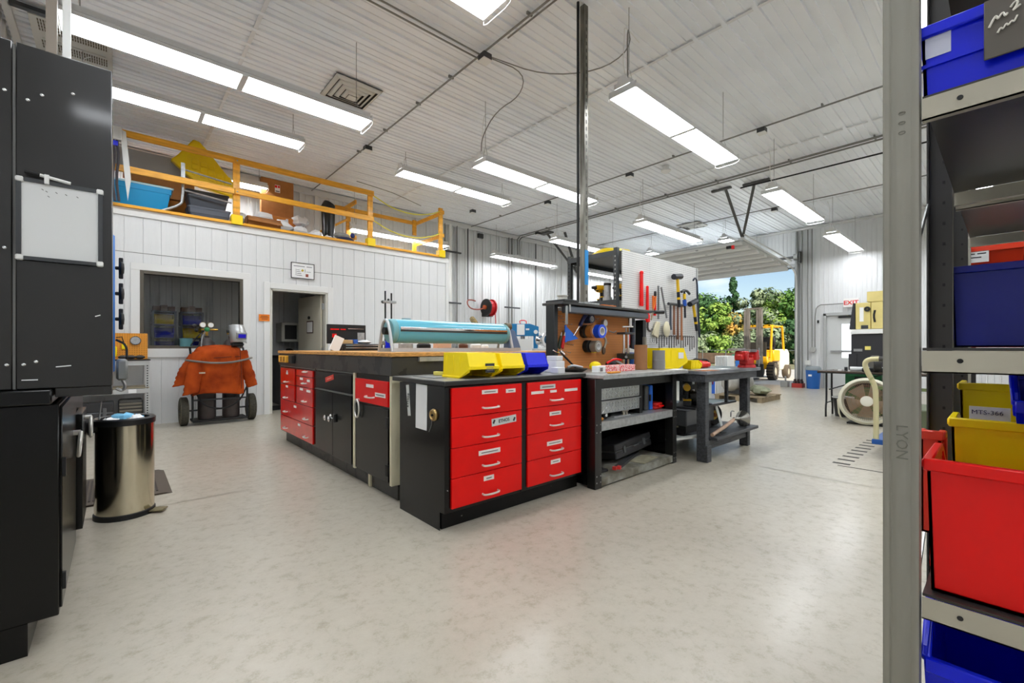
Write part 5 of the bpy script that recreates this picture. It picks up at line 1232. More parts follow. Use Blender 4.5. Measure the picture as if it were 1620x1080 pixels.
single(MB().tube([(5.35,9.2,4.44),(4.6,8.8,4.40),(4.3,8.75,4.42),(3.6,8.7,4.44)], .008, 6, smooth=2), 'electric_cable', cond, 'grey cable looping under the ceiling above the loft opening', 'cable')

# ---------------------------------------------------------------- office wall things
t = thing('framed_notice', 'black framed printed notice on the siding above the office doorway', 'notice', (2.42,8.16,2.30))
for b in ((2.23,2.61,2.30,2.308),(2.23,2.61,2.562,2.57),(2.23,2.238,2.308,2.562),(2.602,2.61,2.308,2.562)): MB().box(b[0],b[1],8.150,8.170,b[2],b[3]).build('frame', blackm, t, world=True)
sh = MB().box(2.238,2.602,8.158,8.166,2.308,2.562).build('sheet', paper, t, world=True)
greyi = M('grey_print',(120,120,124),.8)
for x0,x1,z in ((2.27,2.45,2.51),(2.48,2.57,2.51)): MB().box(x0,x1,8.1565,8.158,z-.006,z+.006).build('heading_print', greyi, sh, world=True)
for i in range(4): MB().box(2.32,2.37+.012*i,8.1565,8.158,2.35+.03*(3-i),2.357+.03*(3-i)).build('line_print', ink, sh, world=True)
MB().box(2.305,2.309,8.1565,8.158,2.35,2.46).build('rule_print', ink, sh, world=True)
MB().prism([(2.39,2.44),(2.41,2.465),(2.435,2.45),(2.43,2.425),(2.40,2.42)], lambda u,v:(u,8.1562,v), lambda u,v:(u,8.158,v)).build('gold_mark', M('gold_print',(190,170,50),.7), sh, world=True)
MB().box(2.455,2.461,8.1562,8.158,2.41,2.465).build('green_mark', M('green_print',(60,90,60),.7), sh, world=True)
MB().box(2.465,2.51,8.1562,8.158,2.335,2.385).build('brown_mark', M('brown_print',(150,80,64),.7), sh, world=True)
MB().box(2.48,2.55,8.1562,8.158,2.42,2.427).build('line_print', greyi, sh, world=True)
t = thing('orange_sign', 'small orange sign with faint lettering beside the office doorway', 'sign', (1.82,8.16,1.54))
MB().box(1.74,1.90,8.155,8.165,1.54,1.65).build('plate', M('sign_orange',(236,130,20),.5), t, world=True)
for z,x0,x1 in ((1.62,1.77,1.87),(1.60,1.76,1.88),(1.575,1.78,1.87)): MB().box(x0,x1,8.152,8.155,z-.005,z+.005).build('faint_print', M('sign_print',(150,70,20),.6), t, world=True)
# things in the dim office
t = thing('wall_oven', 'white framed dark screened appliance on the office rear wall', 'appliance', (2.5,9.6,1.3))
MB().box(2.42,2.78,9.5,9.9,1.22,1.60).build('casing', M('office_white',(190,190,180),.5), t, world=True, bev=.01)
MB().box(2.48,2.70,9.49,9.5,1.27,1.55).build('dark_screen', blackm, t, world=True, bev=.02, seg=2)
t = thing('wall_picture', 'small white framed dark picture in the office doorway', 'picture', (2.15,9.9,1.35))
MB().box(2.02,2.24,9.86,9.9,1.35,1.60).build('frame', M('office_white'), t, world=True)
MB().box(2.05,2.21,9.85,9.86,1.38,1.57).build('image', M('picture_dark',(40,40,44),.5), t, world=True)
t = thing('counter', 'black counter with clutter inside the office doorway', 'counter', (2.5,9.5,0))
MB().box(2.35,3.2,9.3,9.9,0,.90).build('counter_body', M('office_dark',(60,60,60),.5), t, world=True)
MB().box(2.30,3.25,9.25,9.9,.90,.95).build('counter_top', blackm, t, world=True)
single(crumple((2.55,9.45,1.02),.09,90,.8), 'black_bag', blackm, 'black bag on the office counter', 'bag')
t = thing('dark_mat', 'black floor mat in the office doorway', 'mat', (2.3,8.9,0))
MB().box(1.95,2.8,8.6,9.2,0,.012).build('mat_body', blackm, t, world=True)
def office_rack(x0, label, cols):
    t = thing('bin_rack', label, 'shelving', (x0+.15,9.55,0), 0, 'racks seen through the office window')
    rm = M('rack_blue_grey',(70,78,100),.5,.3)
    for x in (x0,x0+.30):
        for y in (9.42,9.70): MB().box(x,x+.03,y,y+.03,0,1.72).build('post', rm, t, world=True)
    for z in (.5,1.02,1.25,1.48,1.70): MB().box(x0,x0+.33,9.42,9.73,z,z+.02).build('shelf', rm, t, world=True)
    for s_ in (-1,1): MB().bar((x0+.01,9.415,1.04 if s_>0 else 1.24),(x0+.32,9.415,1.24 if s_>0 else 1.04),.004,.018,(0,1,0)).build('brace', rm, t, world=True)
    for i,(c,z) in enumerate(cols):
        make_bin(yellow if c=='y' else bluep, .28, .26, .17, (x0+.165,9.56,z), PI/2, ('yellow' if c=='y' else 'blue')+' bin on shelf %s of the %s' % (('one','two','three')[i], 'rack nearer the window edge' if x0 < .6 else 'rack nearer the helmet'), 'bins in the office racks')
    for i in range(3): single(MB().box(x0+.02+.10*i,x0+.11+.10*i,9.45,9.68,1.722,1.80+.02*(i%2)), 'small_carton', M('carton_brown',(120,84,62),.8), 'small brown carton on top of an office rack', 'carton', 'cartons on the office racks')
    return t
office_rack(.44,'blue-grey rack of bins close to the window frame edge',[('b',1.042),('b',1.272),('y',1.502)])
office_rack(.82,'blue-grey rack of bins seen behind the welding helmet side',[('b',1.042),('y',1.272),('b',1.502)])

# ---------------------------------------------------------------- steel shelf with orange pegboard by the office wall
t = thing('steel_shelf', 'light grey slotted steel shelf against the office wall', 'shelving', (-.15,7.85,0))
gs = M('shelf_pale', (190,192,190), .45, .25)
for x in (-.60,.29):
    for y in (7.66,8.05):
        p = MB().box(x,x+.045,y-.004,y,0,.93).box(x+.041 if x>0 else x,x+.045 if x>0 else x+.004,y,y+.045,0,.93).build('post', gs, t, world=True)
        if x > 0 and y < 8:
            m = MB()
            for k in range(26): m.box(x+.014,x+.030,y-.006,y-.0035,.06+.033*k,.076+.033*k)
            m.build('slot_hole', M('hole_grey',(50,50,50),.7), p, world=True)['kind'] = 'stuff'
for z in (.08,.50,.87): MB().box(-.6,.335,7.652,8.09,z+.05,z+.06).box(-.6,.335,7.65,7.655,z,z+.06).build('shelf', gs, t, world=True)
MB().box(-.6,.33,7.655,8.09,.565,.58).build('plank', M('plank_tan',(150,140,116),.6), t, world=True)
MB().box(.12,.20,7.645,7.65,.505,.555).build('tag', paper, t, world=True)
MB().box(-.62,.345,7.64,8.1,.931,.945).build('dark_top', blackm, t, world=True)
t = thing('orange_pegboard', 'orange-brown pegboard standing on the pale steel shelf', 'pegboard', (0,8.05,.946))
MB().box(-.6,.33,8.04,8.05,.946,1.30).build('board', pegmat('orange_pegboard',(232,154,44),(120,66,10),'X',pitch=.0254,rad=.16), t, world=True)
t = thing('wire_brush_disc', 'round silver mesh disc hung on the orange pegboard', 'tool', (.20,8.02,1.15))
MB().lathe([(0,0),(.052,0),(.058,.006),(.052,.012),(0,.012)], (.20,8.03,1.20), (0,-1,0), n=24).build('disc', galv, t, world=True)
MB().lathe([(.052,-.002),(.060,-.002),(.060,.014),(.052,.014)], (.20,8.03,1.20), (0,-1,0), n=24).build('rim_band', darkgrey, t, world=True)
t = thing('yellow_gauge', 'yellow tag and black cord hung on the orange pegboard', 'tool', (.10,8.02,1.05))
MB().tube([(.0,8.03,1.24),(.06,8.02,1.25),(.08,8.02,1.16)], .006, 6).build('cord', blackm, t, world=True); MB().box(.055,.11,8.01,8.035,1.08,1.15).build('yellow_tag', yellow, t, world=True, bev=.004)
single(MB().box(-.03,.01,8.0,8.03,.98,1.12), 'yellow_bottle', yellow, 'narrow yellow bottle at the orange pegboard', 'bottle', bev=.008)
for i,x in enumerate((.07,.15,.24)): single(MB().sphere((x,7.8,.975),.05,12,6,(1.1,.8,.55)), 'dark_tool', M('tool_lump',(46,42,40),.5), ('dark rounded tool under the yellow tag','dark rounded tool in the middle of the shelf top','small dark tool at the end of the shelf top')[i], 'tool')
case('tool_case','black latched tool case on the bottom shelf, beside the waste bin',-.42,-.02,7.70,7.95,.142,.40,M('moulded_black'),M('latch_grey'),latches=2)
t = thing('ribbed_case','grey ribbed case on the bottom shelf behind the waste bin','tool case',(.15,7.8,.142))
MB().box(.02,.27,7.70,7.95,.142,.42).build('case_body', M('ribbed_grey',(66,64,60),.5), t, world=True, bev=.03, seg=3)
for k in range(3): MB().box(.03,.26,7.69,7.70,.26+.045*k,.285+.045*k).build('rib', M('rib_tan',(120,114,100),.5), t, world=True, bev=.006)

# ---------------------------------------------------------------- welding cart
CX = 1.13
t = thing('cylinder_cart', 'black two-wheeled gas cylinder cart by the office wall', 'cart', (CX,7.75,0))
tread = M('tyre_tread', (92,88,72), .85, var=.3, scale=60)
for x in (.715,1.555):
    w_ = MB().lathe([(.09,-.045),(.165,-.05),(.190,-.042),(.198,-.02),(.198,.02),(.190,.042),(.165,.05),(.09,.045)], (x,7.80,.198), (1,0,0), n=36).build('tyre', tread, t, world=True)
    m = MB()
    for q in (-.03,-.015,0,.015,.03): m.lathe([(.196,q-.003),(.2005,q-.003),(.2005,q+.003),(.196,q+.003)], (x,7.80,.198), (1,0,0), n=36, cap=False)
    m.build('tread_groove', rubber, w_, world=True)
    MB().lathe([(0,-.03),(.092,-.03),(.092,.03),(0,.03)], (x,7.80,.198), (1,0,0), n=20).build('hub', darkgrey, w_, world=True)
MB().box(.80,1.47,7.60,7.92,.045,.075).build('deck', blackm, t, world=True, bev=.004)
MB().cyl((.66,7.80,.198),(1.61,7.80,.198),.012).build('axle', darkgrey, t, world=True)
MB().cyl((.80,7.62,.36),(1.47,7.62,.36),.012).build('cross_bar', darkgrey, t, world=True)
for x in (.80,1.47): MB().tube([(x,7.62,.07),(x,7.62,.5),(x,7.85,1.02),(x,7.92,1.1)], .014, 8).build('upright', blackm, t, world=True)
cylm = M('gas_bottle', (70,62,60), .45, .2, var=.2)
for i,x in enumerate((.985,1.285)):
    g_ = thing('gas_cylinder', ('dark gas cylinder carrying the twin gauges','dark gas cylinder below the welding helmet')[i], 'gas cylinder', (x,7.76,.076))
    MB().lathe([(0,0),(.105,0),(.112,.02),(.112,1.02),(.095,1.10),(.05,1.155),(.03,1.17),(.03,1.20),(0,1.20)], n=28).build('tank', cylm, g_)
    MB().cyl((0,0,1.2),(0,0,1.26),.016).cyl((0,0,1.235),(-.05,-.03,1.235),.011).build('valve', M('brass',(186,150,70),.35,.9), g_)
t = thing('gauge_regulator', 'twin dial pressure gauges with a green knob above the leather jacket', 'gauge', (1.0,7.6,1.25))
for x in (.915,1.01):
    MB().cyl((x,7.58,1.425),(x,7.61,1.425),.034,n=20).build('dial', white, t, world=True)
    MB().lathe([(.034,0),(.039,0),(.039,.035),(.034,.035)], (x,7.578,1.425), (0,1,0), n=20).build('bezel', M('bezel_gold',(160,140,90),.4,.7), t, world=True)
MB().sphere((.965,7.58,1.36),.034,10,7,(1,.8,1)).build('green_knob', M('knob_green',(30,120,70),.4), t, world=True)
MB().cyl((.90,7.63,1.36),(1.10,7.63,1.36),.014).build('manifold', M('brass'), t, world=True)
for x in (.83,): MB().sphere((x,7.66,1.41),.03,8,6).sphere((x+.02,7.66,1.35),.026,8,6).build('black_valve', blackm, t, world=True)
MB().tube([(.93,7.6,1.34),(.86,7.62,1.27),(.78,7.64,1.13)], .008, 6, smooth=1).build('hose', blackm, t, world=True)
MB().tube([(.95,7.6,1.34),(.91,7.62,1.25),(.90,7.62,1.12)], .008, 6, smooth=1).build('hose', galv, t, world=True)
single(MB().cyl((.75,7.86,1.12),(.75,7.86,1.235),.075,n=20), 'blue_tin', M('teal_tin',(70,120,126),.5), 'teal tin standing behind the leather jacket shoulder', 'tin')
# leather jacket
t = thing('leather_jacket', 'rust-orange suede welding jacket draped over the gas cylinders', 'jacket', (1.11,7.62,.42))
lea = M('suede', (184,76,18), .85, col2=(132,46,8), scale=5, contrast=(.3,.7), bump=.35, bscale=60, spec=.2)
def body(u, v):          # u around 0..1, v down 0..1
    a = 2*PI*u; z = 1.13-.69*v
    hw = .29+.035*v if v > .12 else .20+.09*math.sqrt(max(0,v/.12))
    if v == 0: hw = .20
    x = 1.115+hw*math.copysign(abs(math.cos(a))**.6, math.cos(a))
    d = (.165+.02*v)*(1+.0*v)*min(1,.45+v*4)
    y = 7.70+d*math.copysign(abs(math.sin(a))**.8, math.sin(a))
    f = .017*math.sin(a*7+v*5)*min(1,v*3)+.010*math.sin(a*13+3*v)
    hem = .02*math.sin(a*3+1)*(v**3)
    return (x, y-abs(f)*1.1, z+hem)
MB().grid(body, 72, 26).build('body_panel', lea, t, world=True, thick=.006, ang=60)
MB().grid(lambda u,v: (1.115+(.20*(1-v))*math.cos(2*PI*u)*1.0, 7.70+.075*(1-v)*math.sin(2*PI*u), 1.13+.012*math.sin(v*2)), 36, 4).build('yoke', lea, t, world=True, thick=.005)
def sleeve(pts, r0, r1, name='sleeve'):
    m = MB(); P = [Vector(p) for p in pts]; n = 18; K = 22; R = []
    for i in range(K+1):
        q = i/K*(len(P)-1); k = min(int(q), len(P)-2); c = P[k].lerp(P[k+1], q-k)
        r = r0+(r1-r0)*i/K; w = 1+.05*math.sin(i*2.1)
        R.append([(c.x+r*w*math.cos(2*PI*j/n)*1.05+.006*math.sin(j*3+i), c.y+r*.62*math.sin(2*PI*j/n), c.z+.02*math.cos(2*PI*j/n)*(1 if i else 1)) for j in range(n)])
    m.rings(R, False); return m.build(name, lea, t, world=True, thick=.005, ang=60)
s1 = sleeve([(.90,7.62,1.06),(.83,7.58,.85),(.80,7.55,.65),(.775,7.54,.46)], .095, .085)
sleeve([(.86,7.68,1.03),(.74,7.66,.80),(.685,7.66,.58)], .085, .095)
sleeve([(1.38,7.66,1.05),(1.44,7.64,.85),(1.50,7.63,.68),(1.535,7.62,.52)], .085, .062)
for z,x0,x1 in ((.965,.94,1.36),): MB().tube([(x0,7.532,z-.02),(1.15,7.520,z),(x1,7.535,z+.01)], .005, 6, smooth=1).build('seam', M('seam_dark',(90,36,10),.9), t, world=True)
MB().tube([(1.36,7.53,1.10),(1.375,7.52,.8),(1.38,7.52,.50)], .004, 6).build('seam', M('seam_dark'), t, world=True)
MB().box(.86,.93,7.475,7.485,.74,.76).build('cuff_snap', M('snap',(200,180,150),.5), t, world=True)
single(MB().tube([(.72,7.60,.93),(.86,7.49,.905),(1.02,7.455,.885),(1.2,7.46,.885),(1.36,7.50,.91),(1.50,7.56,.945),(1.53,7.62,.95)], .014, 8, smooth=2), 'hoop_band', M('hoop_grey',(112,108,100),.5), 'grey hoop band wrapped around the leather jacket', 'band')
t = thing('welding_helmet', 'silver welding helmet with a blue lens resting above the leather jacket', 'helmet', (1.33,7.60,1.20))
hm = M('helmet_silver', (190,192,192), .28, .6)
def hel(u, v):
    a = PI*(.02+1.0*u)                       # left to right over the front
    z = 1.17+.26*v
    r = .115*(1-.35*max(0,v-.6)**1.0/.4*.6)*(1-.10*(1-v))
    return (1.33-r*math.cos(a)*1.0+.03*(1-v), 7.64-r*1.15*math.sin(a)-.02*math.sin(PI*v), z+.015*math.sin(a))
MB().grid(hel, 24, 14).build('shell', hm, t, world=True, thick=.006, ang=50)
MB().sphere((1.335,7.62,1.40),.085,16,9,(1,1.05,.55)).build('crown', hm, t, world=True)
l_ = MB().cbox((1.375,7.495,1.275),(.135,.03,.095),(math.radians(12),0,math.radians(8))).build('lens_frame', M('frame_lens',(160,162,160),.35,.4), t, world=True, bev=.006)
MB().cbox((1.378,7.482,1.272),(.098,.012,.055),(math.radians(12),0,math.radians(8))).build('lens', M('lens_blue',(50,40,210),.1,coat=1), l_, world=True)
MB().cyl((1.235,7.60,1.34),(1.205,7.60,1.34),.022).build('pivot_knob', blackm, t, world=True)
MB().box(1.26,1.42,7.56,7.66,1.12,1.18).build('chin', blackm, t, world=True, bev=.02)
single(MB().tube([(.84,7.58,.46),(.92,7.57,.28),(1.15,7.56,.21),(1.36,7.57,.30),(1.46,7.6,.52)], .011, 7, smooth=2), 'torch_hose', rubber, 'black torch hose hanging in a loop under the leather jacket', 'hose')

# ---------------------------------------------------------------- things on the island
t = thing('sheet_roller', 'long light blue cylinder machine on grey A-frame legs on the island', 'machine', (2.45,3.35,1.067))
aq = M('aqua_paint', (96,184,208), .28, coat=.5)
CY, CZ, CR = 3.36, 1.237, .099
MB().cyl((1.70,CY,CZ),(2.86,CY,CZ),CR,n=48).build('cylinder', aq, t, world=True, bev=.008, seg=2)
MB().cyl((1.655,CY,CZ),(1.70,CY,CZ),CR*.98,CR*1.03,n=40).build('end_drum', M('aqua_dark',(120,176,184),.35), t, world=True, bev=.006)
MB().cyl((2.86,CY,CZ),(2.89,CY,CZ),CR*1.0,n=40).build('end_drum', M('aqua_dark'), t, world=True)
MB().box(1.71,2.85,CY-CR-.007,CY-CR+.01,CZ+.012,CZ+.034).build('chrome_rail', chrome, t, world=True, bev=.003)
MB().box(1.71,2.85,CY-CR-.004,CY-CR+.01,CZ-.004,CZ+.010).build('dark_slot', darkgrey, t, world=True)
fg = M('frame_aluminium', (196,200,202), .4, .3)
for x in (1.63,2.91):
    l_ = MB().tube([(x,CY-.12,1.068),(x,CY-.06,1.28),(x,CY-.02,1.325),(x,CY+.02,1.325),(x,CY+.06,1.28),(x,CY+.12,1.068)], .013, 8, smooth=1).build('a_frame_leg', fg, t, world=True)
    MB().cyl((x-.02,CY,CZ),(x+.03,CY,CZ),.03).build('bearing', blackm, l_, world=True)
MB().box(1.63,3.0,CY-.135,CY-.105,1.068,1.098).build('base_rail', fg, t, world=True)
MB().box(1.63,3.0,CY+.105,CY+.135,1.068,1.098).build('base_rail', fg, t, world=True)
MB().prism([(2.93,1.10),(3.10,1.10),(3.02,1.27),(2.95,1.30)], lambda u,v:(u,CY-.03,v), lambda u,v:(u,CY+.05,v)).build('end_bracket', M('slate_blue',(110,136,176),.4), t, world=True, bev=.004)
MB().cyl((2.89,CY-.03,CZ+.075),(2.95,CY-.03,CZ+.075),.035).build('brown_roll', M('roll_brown',(110,96,70),.6), t, world=True)
t = thing('gauge_stand', 'pair of tall black threaded rods with a clamp bar on the island', 'stand', (2.16,4.40,1.067))
for x,y,z1 in ((2.12,4.38,1.70),(2.20,4.40,1.685),(2.16,4.46,1.60)): MB().cyl((x,y,1.067),(x,y,z1),.009,n=8).build('threaded_rod', blackm, t, world=True)
MB().box(2.09,2.24,4.36,4.42,1.575,1.60).build('clamp_bar', steel, t, world=True, bev=.003)
MB().sphere((2.10,4.39,1.585),.018,8,6).sphere((2.16,4.39,1.61),.014,8,6).build('clamp_screw', blackm, t, world=True)
MB().cyl((2.07,4.33,1.15),(2.12,4.33,1.15),.022).box(2.08,2.22,4.33,4.47,1.067,1.09).build('base_clamp', M('cast_grey'), t, world=True)
single(MB().cyl((2.35,4.35,1.067),(2.35,4.35,1.42),.05,n=18), 'pale_blue_canister', M('canister_blue',(150,190,206),.4), 'pale blue canister standing behind the blue cylinder machine', 'canister')
t = thing('toolbox', 'open black toolbox with red and silver tools in its lid on the island', 'toolbox', (2.15,5.3,1.067))
MB().box(1.92,2.46,5.15,5.42,1.067,1.145).build('lower_box', blackm, t, world=True, bev=.004)
each('drawer_trim', chrome, t, [(2.0,2.44,5.144,5.15,1.125,1.134),(2.0,2.44,5.144,5.15,1.095,1.104)], world=True)
l_ = MB().box(1.88,2.36,5.42,5.445,1.15,1.385).build('lid', blackm, t, world=True, bev=.004)
each('red_handle', redp, l_, [(1.92,2.02,5.41,5.42,1.318,1.332),(2.04,2.10,5.41,5.42,1.318,1.332)], world=True)
each('silver_tool', chrome, l_, [(2.13,2.33,5.41,5.42,1.330,1.340)], world=True)
each('grey_pad', galv, l_, [(2.25,2.34,5.41,5.42,1.18,1.29)], world=True)
each('red_badge', redp, l_, [(1.94,1.99,5.41,5.42,1.225,1.27)], world=True)
single(MB().box(1.94,2.10,5.18,5.38,1.148,1.195), 'kraft_package', M('kraft',(196,166,116),.8), 'kraft package lying in the open toolbox', 'package', bev=.005)
single(MB().box(2.105,2.16,5.18,5.36,1.148,1.20), 'blue_packet', M('packet_blue',(40,90,180),.5), 'small blue packet beside the kraft package', 'packet', bev=.004)
single(crumple((2.27,5.25,1.17),.075,101,.35), 'plastic_pouch', bagm, 'clear plastic pouch of small parts in the toolbox', 'bag', ang=18)
single(MB().box(1.82,1.93,5.14,5.16,1.067,1.24).rot(.4,'Y',(1.87,5.15,1.1)), 'white_card', paper, 'white folded card leaning on the toolbox corner', 'card')
single(MB().cyl((1.94,5.05,1.067),(1.94,5.05,1.105),.02), 'black_cup', blackm, 'small black cup in front of the toolbox', 'cup')
rnd = random.Random(12)
nm = [('white_tub','white plastic tub behind the blue cylinder',white),('brown_jar','brown jar behind the blue cylinder',M('jar_brown',(100,60,40),.4)),('orange_box','peach coloured box behind the blue cylinder',M('peach',(214,170,140),.6)),('white_jug','white jug at the far end of the blue cylinder',white),('black_reel','black cable reel behind the blue cylinder',blackm),('grey_tin','grey tin behind the near end of the blue cylinder',galv),('blue_bottle','blue bottle between the frame legs of the cylinder machine',bluep)]
for (n_,lb,mt),(x,y,w_,h_) in zip(nm,((2.95,3.9,.06,.08),(2.75,3.85,.05,.08),(2.55,3.95,.08,.08),(3.12,3.95,.04,.07),(2.30,3.9,.07,.08),(2.1,3.9,.07,.09),(1.78,3.62,.025,.12))):
    if 'box' in n_: m = MB().box(x-w_,x+w_,y-.05,y+.05,1.067,1.067+h_)
    else: m = MB().lathe([(0,0),(w_,0),(w_,h_*.8),(w_*.7,h_),(0,h_)], (x,y,1.067), n=18)
    single(m, n_, mt, lb, 'container')

# ---------------------------------------------------------------- beyond the island
rv = math.atan2(-.6665,.7455)
t = thing('hydraulic_press', 'blue steel H-frame shop press standing beyond the island', 'press', (5.2,5.54,0), rv)
pb_ = M('press_blue', (20,120,176), .4)
for s_ in (-1,1):
    MB().box(s_*.22-.035,s_*.22+.035,-.05,.05,.0,1.32).build('leg', pb_, t, bev=.004)
    MB().box(s_*.22-.05,s_*.22+.05,-.25,.25,0,.04).build('foot', pb_, t, bev=.004)
MB().prism([(-.27,1.30),(.27,1.30),(.27,1.46),(.12,1.51),(-.2,1.51),(-.27,1.47)], lambda u,v:(u,-.06,v), lambda u,v:(u,.06,v)).build('top_beam', pb_, t, bev=.004)
MB().box(-.27,.27,-.06,.06,.90,1.0).build('bed', pb_, t, bev=.004)
MB().box(-.10,.03,-.066,-.06,1.32,1.50).build('white_placard', paper, t)
MB().box(.05,.11,-.066,-.06,1.40,1.43).build('maker_plate', paper, t)
MB().cyl((0,0,1.02),(0,0,1.34),.04,n=18).build('ram', steel, t)
MB().cyl((.22,-.08,1.37),(.22,-.05,1.37),.035,n=18).build('gauge', white, t)
MB().box(-.12,.16,-.05,.0,1.0,1.25).build('guard_plate', white, t)
MB().tube([(-.04,0,1.51),(-.06,0,1.57),(.06,0,1.57),(.06,0,1.51)], .008, 6, smooth=1).build('red_loop', redp, t)
t = thing('cable_drum', 'silver cable drum on the white side cabinet beyond the island', 'drum', (5.45,5.3,1.10), rv)
MB().lathe([(.07,-.07),(.13,-.07),(.13,-.055),(.075,-.05),(.075,.05),(.13,.055),(.13,.07),(.07,.07)], (0,0,.14), (.8,-.6,0), n=28).build('drum_body', chrome, t)
single(MB().box(5.3,6.0,5.05,5.45,0,1.09), 'side_cabinet', M('cab_offwhite',(206,206,202),.5), 'off-white cabinet standing beyond the island under the cable drum', 'cabinet', bev=.005)
t = thing('hose_reel', 'red air hose reel with black discs mounted on the ribbed wall', 'hose reel', (7.73,9.72,2.2))
MB().cyl((7.62,9.62,2.22),(7.66,9.62,2.22),.235,n=32).build('side_disc', blackm, t, world=True)
MB().cyl((7.82,9.62,2.22),(7.85,9.62,2.22),.235,n=32).build('side_disc', M('disc_red',(190,20,24),.4), t, world=True)
MB().cyl((7.66,9.62,2.22),(7.82,9.62,2.22),.19,n=32).build('wound_hose', M('hose_red',(206,24,30),.45), t, world=True)
MB().cyl((7.56,9.62,2.22),(7.62,9.62,2.22),.06,n=16).build('brass_swivel', M('copper',(220,110,60),.4,.6), t, world=True)
MB().box(7.7,7.95,9.70,9.90,1.98,2.06).build('wall_bracket', blackm, t, world=True)
MB().tube([(7.6,9.6,2.22),(7.4,9.58,2.14),(7.12,9.6,2.14),(7.02,9.65,2.26),(7.1,9.75,2.40),(7.3,9.82,2.42),(7.45,9.86,2.40)], .018, 8, smooth=2).build('feed_hose', M('copper_hose',(150,70,50),.5), t, world=True)
MB().tube([(7.82,9.45,2.1),(7.83,9.44,1.85),(7.83,9.44,1.7)], .012, 7).build('hanging_end', M('hose_red'), t, world=True)
t = thing('hose_coil', 'tan coiled hose leaning above the blue cylinder by the ribbed wall', 'hose', (6.9,9.2,1.5))
MB().lathe([(.08,-.06),(.20,-.05),(.22,0),(.20,.05),(.08,.06)], (6.95,9.2,1.72), (.7,-.4,.5), n=28).build('coil', M('hose_tan',(150,130,86),.7,var=.3,scale=20), t, world=True)
single(MB().box(6.6,7.4,8.9,9.5,0,1.50), 'tall_cabinet', M('cab_offwhite'), 'off-white cabinet by the ribbed wall under the tan hose coil', 'cabinet', bev=.005)
# conduits on the ribbed wall
for x,r,mt,lb in ((6.62,.05,white,'thick white pipe on the ribbed wall beside the office corner'),(6.45,.02,cond,'thin conduit close to the office corner'),(6.84,.018,cond,'conduit right after the thick white pipe'),(7.20,.014,blackm,'dark cable running down to the hose reel'),(8.70,.018,cond,'first of the paired conduits dropping down the ribbed wall'),(8.82,.024,cond,'second of the paired conduits dropping down the ribbed wall'),(9.83,.014,blackm,'dark conduit behind the tall column on the ribbed wall')):
    single(MB().cyl((x,9.87,.1 if x != 7.20 else 2.4),(x,9.87,4.38),r,n=10), 'wall_pipe', mt, lb, 'pipe')
for x,z in ((6.62,2.27),(6.62,3.62),(8.78,2.27)): single(MB().box(x-.30,x+.30,9.78,9.82,z,z+.04), 'pipe_strut', darkgrey, 'short strut channel holding pipes to the ribbed wall', 'strut', 'pipe struts on the ribbed wall')
single(MB().box(7.55,7.72,9.84,9.90,4.18,4.30), 'wall_junction_box', darkgrey, 'small dark junction box high on the ribbed wall', 'junction box')
# ---------------------------------------------------------------- raised garage door and its hardware
t = thing('overhead_door', 'raised white sectional garage door lying open under the ceiling', 'garage door', (12.6,5.9,3.4))
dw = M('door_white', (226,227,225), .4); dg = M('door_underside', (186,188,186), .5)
def dz(x): return 3.60-(x-10.95)*.058
for i in range(6):
    x0 = 10.95+.53*i; x1 = x0+.525
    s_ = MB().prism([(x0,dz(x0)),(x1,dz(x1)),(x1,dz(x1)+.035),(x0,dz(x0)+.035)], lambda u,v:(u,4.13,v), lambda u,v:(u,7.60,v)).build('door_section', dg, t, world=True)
    m = MB()
    for a in (x0+.0,x1-.10): m.prism([(a,dz(a)-.055),(a+.10,dz(a)-.055),(a+.10,dz(a)),(a,dz(a))], lambda u,v:(u,4.17,v), lambda u,v:(u,7.60,v))
    m.build('rail_edge', dw, s_, world=True)
    MB().box(x0-.02,x0+.02,5.2,5.26,dz(x0)-.06,dz(x0)-.03).build('hinge', steel, s_, world=True)
s_ = MB().prism([(14.12,3.42),(14.30,3.30),(14.33,3.33),(14.14,3.45)], lambda u,v:(u,4.17,v), lambda u,v:(u,7.60,v)).build('door_section', dw, t, world=True)
MB().box(10.97,11.03,4.35,4.40,3.46,3.60).build('red_latch', redp, t, world=True)
MB().box(10.97,11.03,4.42,4.52,3.48,3.58).build('black_latch', blackm, t, world=True)
t = thing('door_track', 'white steel track of the raised garage door, right above its edge', 'door track', (12.6,4.12,3.4))
tk = M('track_white',(214,214,210),.4,.3)
MB().tube([(10.85,4.12,3.66),(14.0,4.12,3.47),(14.25,4.08,3.40),(14.38,4.0,3.2),(14.40,3.99,2.9),(14.40,3.99,.05)], .022, 6, smooth=1).build('near_track', tk, t, world=True)
MB().tube([(10.85,4.06,3.72),(14.2,4.06,3.55)], .018, 6).build('upper_angle', tk, t, world=True)
t = thing('door_track', 'second door track hidden side of the raised garage door', 'door track', (12.6,7.65,3.4))
MB().tube([(10.85,7.65,3.66),(14.0,7.65,3.47),(14.25,7.65,3.40),(14.38,7.65,3.2),(14.40,7.65,2.9),(14.40,7.65,.05)], .022, 6, smooth=1).build('far_track', tk, t, world=True)
an = M('punched_angle', (92,92,90), .5, .5)
t = thing('track_hanger', 'V-shaped punched steel hanger holding the garage door track', 'bracket', (10.9,4.1,3.68))
MB().bar((10.92,4.14,3.70),(9.62,3.98,4.47),.05,.03).build('strut', an, t, world=True); MB().bar((10.92,4.12,3.70),(9.72,3.44,4.47),.05,.03).build('strut', an, t, world=True)
MB().box(9.55,9.62,3.85,4.25,4.44,4.48).build('foot_angle', an, t, world=True); MB().box(9.65,9.72,3.15,3.65,4.44,4.48).build('foot_angle', an, t, world=True)
